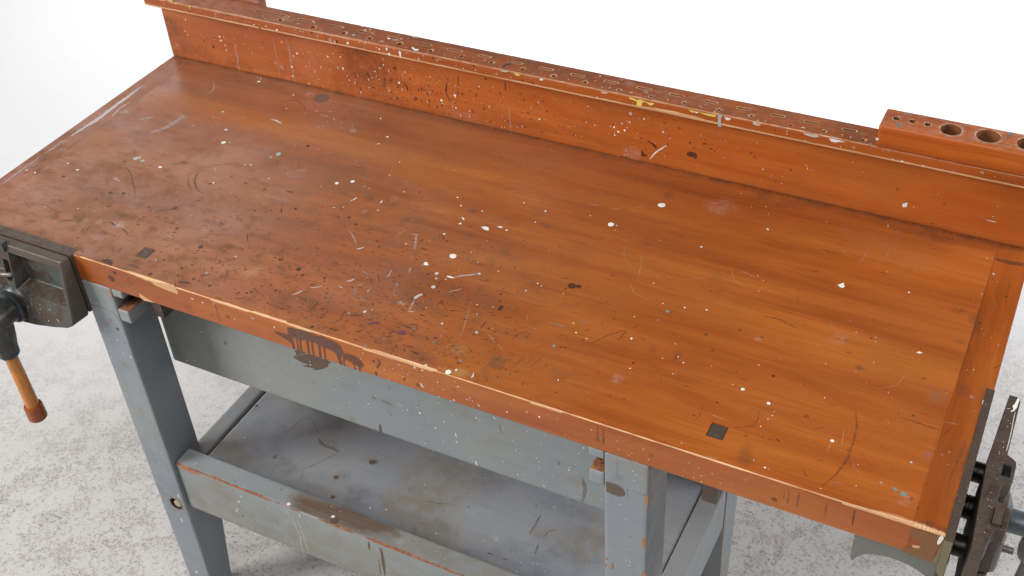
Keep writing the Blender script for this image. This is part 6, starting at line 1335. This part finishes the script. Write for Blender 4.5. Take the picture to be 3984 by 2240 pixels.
box_part('shelf', (-1.2372, .0475, -.523), (-.3985, .3850, -.505), [M['paint_shelf']], bench, surf=('S',), res=.0045, r=.0015, chf=shelf_chf, decs=ssp)
def apron_chf(V, d, ch):
    n = fbm(V, (5, 5, 7), 3)
    ch['y'] = np.maximum(ch['y'], np.clip(n - .44, 0, .5) * .8)
    ch['b'] = np.maximum(ch['b'], np.clip(d - .65 + (n - .5), 0, .5))
asp = [drop('A', rnd.uniform(-1.2, -.43), rnd.uniform(-.29, -.12), rnd.choice((.0003, .0004, .0005, .0008)), rnd.choice(('w', 'w', 'w', 'y2'))) for _ in range(150)]
for _ in range(14):
    x, z = rnd.uniform(-1.0, -.45), rnd.uniform(-.27, -.15); asp.append(stroke('A', [(x, z), (x + .0012, z - rnd.uniform(.003, .007))], .0008, 'w'))
box_part('apron', (-1.271, .10, -.296), (-.392, .118, -.0495), [M['paint_x']], bench, surf=('A',), res=.004, r=.003, chf=apron_chf, decs=asp)
def raw_top(V, d, ch):
    n = fbm(V, (30, 30, 30), 2)
    z1 = V[:, 2].max()
    ch['b'] = np.maximum(ch['b'], np.where(V[:, 2] > z1 - .0015, .55 + .5 * n, np.clip(d * 1.2 - .2, 0, 1)) * (V[:, 1] > .002))
for x0, x1 in ((-1.2388, -1.2175), (-.4415, -.4202)):
    plain_part('runner', (x0, .0005, -.1145), (x1, .0995, -.0905), M['paint_x'], bench, chf=raw_top)
    plain_part('runner', (x0, .0005, -.0640), (x1, .0995, -.0495), M['paint_x'], bench, chf=gen_chf)

# ---- bench dogs --------------------------------------------------------------
for (x0, x1, y0, y1), top, lab in ((holes_top[0], .0004, 'square grey iron bench dog flush in the scarred top near the closed vise'),
                                   (holes_top[1], -.0005, 'dark square iron bench dog sunk in its hole near the open vise')):
    t = props(empty('bench_dog', ((x0 + x1) / 2, (y0 + y1) / 2, H0 - .12)), lab, 'bench dog', 'iron bench dogs in the top')
    e = .0005
    bmx = bmesh.new(); bmesh.ops.create_cube(bmx, size=1)
    for v in bmx.verts:
        v.co = Vector((x0 + e + (v.co.x + .5) * (x1 - x0 - 2 * e), y0 + e + (v.co.y + .5) * (y1 - y0 - 2 * e), top - .12 + (v.co.z + .5) * .12))
    vs = [tuple(v.co) for v in bmx.verts]; fs = [tuple(v.index for v in f.verts) for f in bmx.faces]; bmx.free()
    solid('dog_head', vs, fs, M['iron_green' if top > 0 else 'iron_brown'], t, bevel=.0008)

# ================================================================== vises
def prism(poly2, a0, a1, axis=2):
    """extrude a 2-D outline; axis 2: (x,y)->z, axis 1: (x,z)->y"""
    n = len(poly2); V = []
    for a in (a0, a1):
        for p in poly2: V.append((p[0], p[1], a) if axis == 2 else (p[0], a, p[1]))
    Fq = [tuple(range(n))[::-1], tuple(range(n, 2 * n))]
    for k in range(n): Fq.append((k, (k + 1) % n, n + (k + 1) % n, n + k))
    return V, Fq
def boxv(x0, x1, y0, y1, z0, z1):
    return prism([(x0, y0), (x1, y0), (x1, y1), (x0, y1)], z0, z1)

# ---- vise on the right end (opens along +x) ----
V, Fq = boxv(-.0092, .0009, -.0038, .2525, -.15, .0006)
vr = solid('vise', V, Fq, M['iron_brown'], bench, bevel=.0007, label='open iron vise on the right end')
add_decals(vr, [poly('T', [(-.0096, .2215), (-.0055, .2230), (-.0075, .2255), (-.0055, .2285), (-.0096, .2290)], 'w3'), stroke('T', [(-.0050, .2225), (-.0035, .2245), (-.0030, .2268)], .0012, 'w3')]
           + [drop('T', rnd.uniform(-.008, 0), rnd.uniform(0, .25), .0004, 'w') for _ in range(18)])
SURF['Z'] = (1, -.0038, -1)
add_decals(vr, [poly('Z', [(-.0088, -.0035), (.0003, -.0035), (.0003, -.062), (-.003, -.070), (-.0088, -.058)], 'q')])
# under-bench casting: the arched web under the front corner
arch = [(-.1041, -.0492), (-.1046, -.0985), (-.1020, -.1064), (-.0993, -.1025), (-.0965, -.0965), (-.0905, -.0885), (-.0832, -.0836), (-.0715, -.0795), (-.0594, -.0778),
        (-.048, -.0785), (-.0371, -.0805), (-.026, -.085), (-.0168, -.0905), (-.008, -.100), (-.003, -.112), (-.0005, -.13), (-.0005, -.0492)]
V, Fq = prism(arch, .008, .022, 1)
solid('mounting_web', V, Fq, M['iron_pale'], vr, bevel=.0012)
solid('nut_housing', *boxv(-.14, -.0094, .085, .165, -.125, -.0495), M['iron_blue'], vr, bevel=.004)
XO = 0.0
outl = [(.0196, -.0042), (.0329, -.0032), (.0352, .012), (.0364, .0259), (.0395, .0292), (.0489, .0325), (.0500, .036), (.0502, .0600), (.0482, .066), (.0450, .0697), (.0400, .0712),
        (.0346, .0722), (.0335, .078), (.0333, .090), (.0348, .0966), (.0372, .1000), (.0432, .1038), (.0444, .108), (.0445, .1336), (.0438, .1390), (.0431, .1422), (.0375, .1460), (.0323, .1495),
        (.0321, .2439), (.0310, .2495), (.0285, .2520), (.0181, .2525), (.0150, .19), (.0129, .13), (.0158, .065)]
V, Fq = prism(outl, -.020, 0.0)
jaw = solid('moving_jaw', V, Fq, M['iron_brown'], vr, bevel=.0011)
# pockets: square hole, and the slot of the sliding dog
cut(jaw, cutter([('b', .0308, .0405, .1130, .1325, -.017, .1), ('b', .0322, .0440, .0350, .0622, -.017, .1)], jaw, 'iron_dark'))
JW1 = [(.0283, .2506), (.0306, .2469), (.0300, .2388), (.0290, .2292), (.0267, .2265), (.0245, .2328), (.0269, .2412)]
JW2 = [(.0241, .222), (.0262, .225), (.0282, .2278)]
JW3 = [(.0290, .2235), (.0292, .2092), (.0300, .1944), (.0302, .1816), (.0303, .169), (.0300, .1546)]
JW4 = [(.0185, .2248), (.0208, .2272), (.0233, .2269)]
add_decals(jaw, [poly('T', JW1, 'w3'), stroke('T', JW2, .0018, 'w3'), stroke('T', JW3, .0011, 'w2', .7), stroke('T', JW4, .0008, 'w2')]
           + [drop('T', rnd.uniform(.018, .030), rnd.uniform(.005, .24), rnd.choice((.0003, .0004, .0005)), 'w') for _ in range(26)])
V, Fq = boxv(.0331, .0432, .0362, .0612, -.02, .0035)
solid('jaw_dog', V, Fq, M['iron_brown'], vr, bevel=.0009)
# lower body of the jaw: plate widening downwards, ribs and screw hub
low = [(.0198, -.0038), (.0320, -.0030), (.0300, .10), (.0285, .2500), (.0185, .2518), (.0135, .13)]
V, Fq = prism(low, -.0205, -.13)
nb_ = len(low)
V = [(x if k < nb_ else (x - .004 if x < .022 else x + .004), y, z) for k, (x, y, z) in enumerate(V)]
solid('jaw_body', V, Fq, M['iron_green'], vr, bevel=.0015)
for y0, y1, xo in ((.034, .070, .0475), (.1045, .1405, .0425)):
    V, Fq = prism([(.028, y0), (xo, y0 + .004), (xo, y1 - .004), (.028, y1)], -.0203, -.085)
    solid('jaw_rib', V, Fq, M['iron_brown'], vr, bevel=.003)
V, Fq = lathe([(.034, 0), (.036, .004), (.033, .022), (.0215, .028), (.0165, .0295)], 32)
solid('screw_hub', V, Fq, M['iron_blue'], vr, along((.0255, .124, -.08), (1, 0, 0)))
V, Fq = prism([(.030, .040), (.052, .046), (.054, .062), (.030, .095)], -.036, -.092)
solid('jaw_lug', V, Fq, M['iron_blue'], vr, bevel=.004)
V, Fq = prism([(.030, .030), (.044, .034), (.046, .052), (.030, .058)], -.094, -.118)
solid('jaw_nut', V, Fq, M['iron_blue'], vr, bevel=.002)
V, Fq = lathe([(.0042, 0), (.0042, .0145), (.0032, .0155)], 16)
solid('pin', V, Fq, M['iron_blue'], vr, along((.050, .0585, -.058), (1, 0, 0)))
for y in (.0615, .1855):
    V, Fq = lathe([(.0136, 0), (.0136, .060)], 28)
    solid('guide_rod', V, Fq, M['iron_oily'], vr, along((-.03, y, -.08), (1, 0, 0)))
# threaded screw
pf, h = [], 0
while h < .065: pf += [(.0143, h), (.0153, h + .0008), (.0153, h + .0022), (.0143, h + .0030)]; h += .0038
V, Fq = lathe(pf, 28)
solid('screw', V, Fq, M['iron_oily'], vr, along((-.03, .124, -.08), (1, 0, 0)))
V, Fq = lathe([(.0160, 0), (.0150, .006), (.0145, .022), (.0165, .030), (.0235, .038), (.0240, .056), (.019, .064), (.006, .067)], 32)
solid('screw_head', V, Fq, M['iron_blue'], vr, along((.0515, .124, -.08), (1, 0, 0)))
V, Fq = lathe([(.0185, .02), (.0195, .038), (.0178, .05), (.0125, .056), (.0100, .060)], 28)
solid('handle_socket', V, Fq, M['iron_blue'], vr, along((.094, .124, -.08), (-.05, 0, -1)))
V, Fq = lathe([(.0088, -.10), (.0092, .055), (.0098, .20)], 24)
solid('handle', V, Fq, M['iron_blue'], vr, along((.094, .124, -.08), (-.05, 0, -1)))

# ---- vise on the front edge, left (opens along -y) ----
V, Fq = boxv(-1.545, -1.2966, -.0052, .0122, -.112, .0006)
vl = solid('vise', V, Fq, M['iron_brown'], bench, bevel=.0007, label='closed iron vise with wooden handle on the front edge')
add_decals(vl, [drop('T', rnd.uniform(-1.46, -1.30), rnd.uniform(-.004, .011), rnd.choice((.0003, .0005, .0008)), rnd.choice(('w', 'g5', 'k'))) for _ in range(16)]
           + [poly('T', [(-1.345, .0055), (-1.337, .0075), (-1.334, .004), (-1.340, .003)], 'g4')])
CX = -1.4215
xr = -1.2968; xl = 2 * CX - xr
def yf(z): return -.0215 - .155 * (-z)            # the sloping front plane of the jaw
# silhouette, right half then mirrored
half = [(xr, 0.0), (xr, -.1085), (xr - .004, -.1180), (xr - .016, -.1250), (-1.345, -.1330), (-1.385, -.1410), (CX, -.1450)]
sil = half + [(2 * CX - x, z) for x, z in half[::-1][1:]]
V, Fq = prism(sil, -.0061, -.0062, 1)
n_ = len(sil)
V = [(x, y, z) if k < n_ else (CX + (x - CX) * (1 - .035 * min(1, -z / .1)) if abs(z) > .02 else x - (.0015 if x > CX else -.0015), yf(z) - .0015 * (abs(z) < .001), z) for k, (x, y, z) in enumerate(V)]
jl = solid('moving_jaw', V, Fq, [M['iron_green'], M['iron_brown']], vl, bevel=.0028, segs=3)
# flat cheek plate behind the jaw body (its dark ground edge shows)
def windows():
    bm = bmesh.new()
    def win(xa, xb, za, zb, dx=.006, dz=.004, back=-.0085, floor_shift=.0):
        # tapered pocket: front opening larger than its floor
        f = [(xa - dx, za + dz), (xb + dx, za + dz), (xb + dx + .001, zb - dz), (xa - dx, zb - dz)]
        b = [(xa + .002, za - .000), (xb - .002, za - .000), (xb - .002, zb + .005), (xa + .002, zb + .005)]
        rings = []
        for pts, yy in ((f, -.08), (f, None), (b, back)):
            rings.append([bm.verts.new((x, (yf(z) - .003) if yy is None else yy, z)) for x, z in pts])
        bm.faces.new(rings[0]); bm.faces.new(rings[2][::-1])
        for a, c in ((0, 1), (1, 2)):
            for k in range(4): bm.faces.new((rings[a][k], rings[c][k], rings[c][(k + 1) % 4], rings[a][(k + 1) % 4]))
    # outer windows and the narrow centre slot
    win(-1.4070, -1.3125, -.0165, -.0790)
    win(2 * CX + 1.3125, 2 * CX + 1.4070, -.0165, -.0790)
    win(-1.4265, -1.4165, -.030, -.0700, .0015, .001, -.010)
    bmesh.ops.recalc_face_normals(bm, faces=bm.faces[:])
    ed = [e for e in bm.edges if all(abs(v.co.y + .08) > 1e-4 for v in e.verts)]
    bmesh.ops.bevel(bm, geom=ed, offset=.0032, segments=3, profile=.5, affect='EDGES', clamp_overlap=True)
    for v in bm.verts: v.co.z += H0
    me = bpy.data.meshes.new('cut'); bm.to_mesh(me); bm.free(); me.materials.append(M['iron_green']); me.materials.append(M['iron_brown'])
    for p in me.polygons:
        p.use_smooth = True
        if abs(p.normal.z) > .6: p.material_index = 1
    o = bpy.data.objects.new('cut', me); COL.objects.link(o); me.transform(Matrix.Translation(-world_loc(jl))); o.location = world_loc(jl)
    return o
cut(jl, windows())
V, Fq = boxv(CX - .0085, CX + .0085, -.0290, -.0185, -.012, .0045)
solid('jaw_dog', V, Fq, M['iron_dark'], vl, bevel=.0012)
V, Fq = lathe([(.0040, 0), (.0040, .022), (.0032, .0235)], 16)
solid('pin', V, Fq, M['iron_blue'], vl, along((CX - .016, -.032, -.060), (1, .1, .18)))
# hub, collar, nut and the handle socket
HZ = -.112
V, Fq = lathe([(.036, -.012), (.034, -.002), (.0285, .004), (.0285, .007), (.0262, .0075), (.0262, .010), (.0285, .0105), (.0285, .0135), (.025, .015), (.0225, .0155), (.0215, .030), (.0225, .040), (.0195, .054), (.007, .060)], 40)
solid('screw_head', V, Fq, M['iron_dark'], vl, along((CX - .004, yf(HZ) + .002, HZ), (0, -1, 0)))
HY = -.078
hd = Vector((.02, 0, -1)).normalized()
V, Fq = lathe([(.0245, .004), (.0258, .024), (.0222, .046), (.0190, .060), (.0182, .074), (.0166, .079), (.0120, .0805)], 10)
solid('handle_socket', V, Fq, M['iron_dark'], vl, along((CX - .012, HY, HZ), hd), bevel=.0015)
V, Fq = lathe([(.0028, 0), (.0034, .0012), (.0026, .0032), (.0008, .004)], 14)
solid('set_screw', V, Fq, M['iron_blue'], vl, along((CX + .0165, yf(HZ) - .0095, HZ - .0165), (.75, -.3, -.6)))
pr = [(.0100, -.09), (.0104, .06), (.0107, .110), (.0101, .1112), (.0107, .1124), (.0111, .150), (.0111, .1940)]
V, Fq = lathe(pr, 26)
solid('handle', V, Fq, M['wood_handle'], vl, along((CX - .012, HY, HZ), hd), smooth_angle=60)
V, Fq = lathe([(.0112, .1930), (.0128, .1925), (.0148, .1935), (.0156, .196), (.0161, .217), (.0158, .2215), (.0138, .2235), (.0001, .2238)], 30, False)
solid('handle_knob', V, Fq, M['wood_knob'], vl, along((CX - .012, HY, HZ), hd))
for z_, x_ in ((-.14, 0),):
    V, Fq = boxv(-1.50, -1.34, .0125, .09, -.11, -.0495)
solid('nut_housing', V, Fq, M['iron_blue'], vl, bevel=.004)
# paint spatter and a painted lip highlight on the jaw front (kept on the jaw mesh)
SURF['J'] = (1, 0, -1)
_t3 = to3
def to3(surf, u, v, h):
    if surf == 'J': return (u, yf(v) - .0002 - h, v)
    return _t3(surf, u, v, h)
jd = []
for _ in range(70):
    x = rnd.gauss(-1.385, .03); z = rnd.gauss(-.104, .012)
    if -1.47 < x < -1.312 and -.127 < z < -.090: jd.append(drop('J', x, z, rnd.choice((.0003, .0004, .0006, .0009)), rnd.choice(('w', 'w2', 'k'))))
for x, z, r, c in ((-1.3275, -.010, .0022, 'c'), (-1.3205, -.0098, .0018, 'w'), (-1.360, -.009, .0014, 'o2')): jd.append(drop('J', x, z, r, c))
jd.append(stroke('J', [(-1.385, -.007), (-1.384, -.011)], .0012, 'c')); jd.append(stroke('J', [(-1.336, -.112), (-1.331, -.117)], .0013, 'w2'))
for _ in range(26):  # pale strokes paint a highlight along the lower window lip
    x = rnd.uniform(-1.405, -1.315); jd.append(stroke('J', [(x, -.0845), (x - rnd.uniform(.002, .007), -.0848)], rnd.uniform(.0006, .0014), rnd.choice(('w2', 'k', 'g5'))))
add_decals(jl, jd)

# ================================================================== setting
def ground():
    me = bpy.data.meshes.new('floor')
    n = 40; L = 9.0
    vs = [(-L + 2 * L * i / n - .8, -L + 2 * L * j / n + .5, 0) for i in range(n + 1) for j in range(n + 1)]
    fs = [(i * (n + 1) + j, (i + 1) * (n + 1) + j, (i + 1) * (n + 1) + j + 1, i * (n + 1) + j + 1) for i in range(n) for j in range(n)]
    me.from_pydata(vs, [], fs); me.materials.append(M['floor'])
    return props(link_mesh('floor', me, None), 'pale speckled concrete studio floor under the bench', None, None, 'structure')
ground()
def backdrop():
    # curved paper sweep far behind the bench
    n = 24; prof = [(5.2, .004), (5.9, .004)] + [(5.9 + 1.2 * math.sin(a), .004 + 1.2 - 1.2 * math.cos(a)) for a in [math.pi / 2 * k / 12 for k in range(1, 13)]] + [(7.1, 2.0)]
    vs = [(x, y, z) for x in (-15.0, 9.0) for y, z in prof]; m = len(prof)
    fs = [(k, m + k, m + k + 1, k + 1) for k in range(m - 1)]
    me = bpy.data.meshes.new('backdrop'); me.from_pydata(vs, [], fs); me.materials.append(M['backdrop'])
    for p in me.polygons: p.use_smooth = True
    return props(link_mesh('backdrop', me, None), None, None, None, 'structure')
backdrop()

# ================================================================== light
W = bpy.data.worlds.new('World'); S.world = W; W.use_nodes = True
wn, wl = W.node_tree.nodes, W.node_tree.links
bg = wn['Background']
tc = wn.new('ShaderNodeTexCoord'); sx = wn.new('ShaderNodeSeparateXYZ'); wl.new(tc.outputs['Generated'], sx.inputs[0])
mr = wn.new('ShaderNodeMapRange'); wl.new(sx.outputs[2], mr.inputs[0]); mr.inputs[1].default_value = -.2; mr.inputs[2].default_value = .9
cr = wn.new('ShaderNodeMix'); cr.data_type = 'RGBA'; wl.new(mr.outputs[0], cr.inputs[0])
cr.inputs[6].default_value = (.80, .85, .95, 1); cr.inputs[7].default_value = (.95, .97, 1.0, 1)
wl.new(cr.outputs[2], bg.inputs[0]); bg.inputs[1].default_value = WORLD
def area(name, loc, tgt, size, power, col=(1, 1, 1), sy=None):
    l = bpy.data.lights.new(name, 'AREA'); l.energy = power; l.color = col; l.size = size
    l.shape = 'RECTANGLE'; l.size_y = sy or size
    o = bpy.data.objects.new(name, l); COL.objects.link(o); o.location = loc
    o.rotation_euler = (Vector(tgt) - Vector(loc)).to_track_quat('-Z', 'Y').to_euler()
    return o
for a in LIGHTS: area(*a)

# ================================================================== camera
cam = bpy.data.cameras.new('camera'); co = bpy.data.objects.new('camera', cam); COL.objects.link(co)
r_ = Vector((0.89102942, 0.45097177, -0.05187512)); u_ = Vector((-0.25212891, 0.58667935, 0.76957023)); f_ = Vector((-0.37748851, 0.67263051, -0.63645159))
mt = Matrix((r_, u_, -f_)).transposed().to_4x4(); mt.translation = Vector((-0.01159022, -0.93615417, 1.06807734 + H0))
co.matrix_world = mt
cam.sensor_width = 36; cam.lens = 4600.5111 / 3984 * 36; cam.clip_start = .02; cam.clip_end = 60
S.camera = co
S.render.resolution_x = 1024; S.render.resolution_y = 576
S.render.engine = 'CYCLES'
S.view_settings.view_transform = 'Standard'; S.view_settings.look = 'None'
S.view_settings.gamma = 1.0; S.view_settings.exposure = EXPO; S.view_settings.use_curve_mapping = False
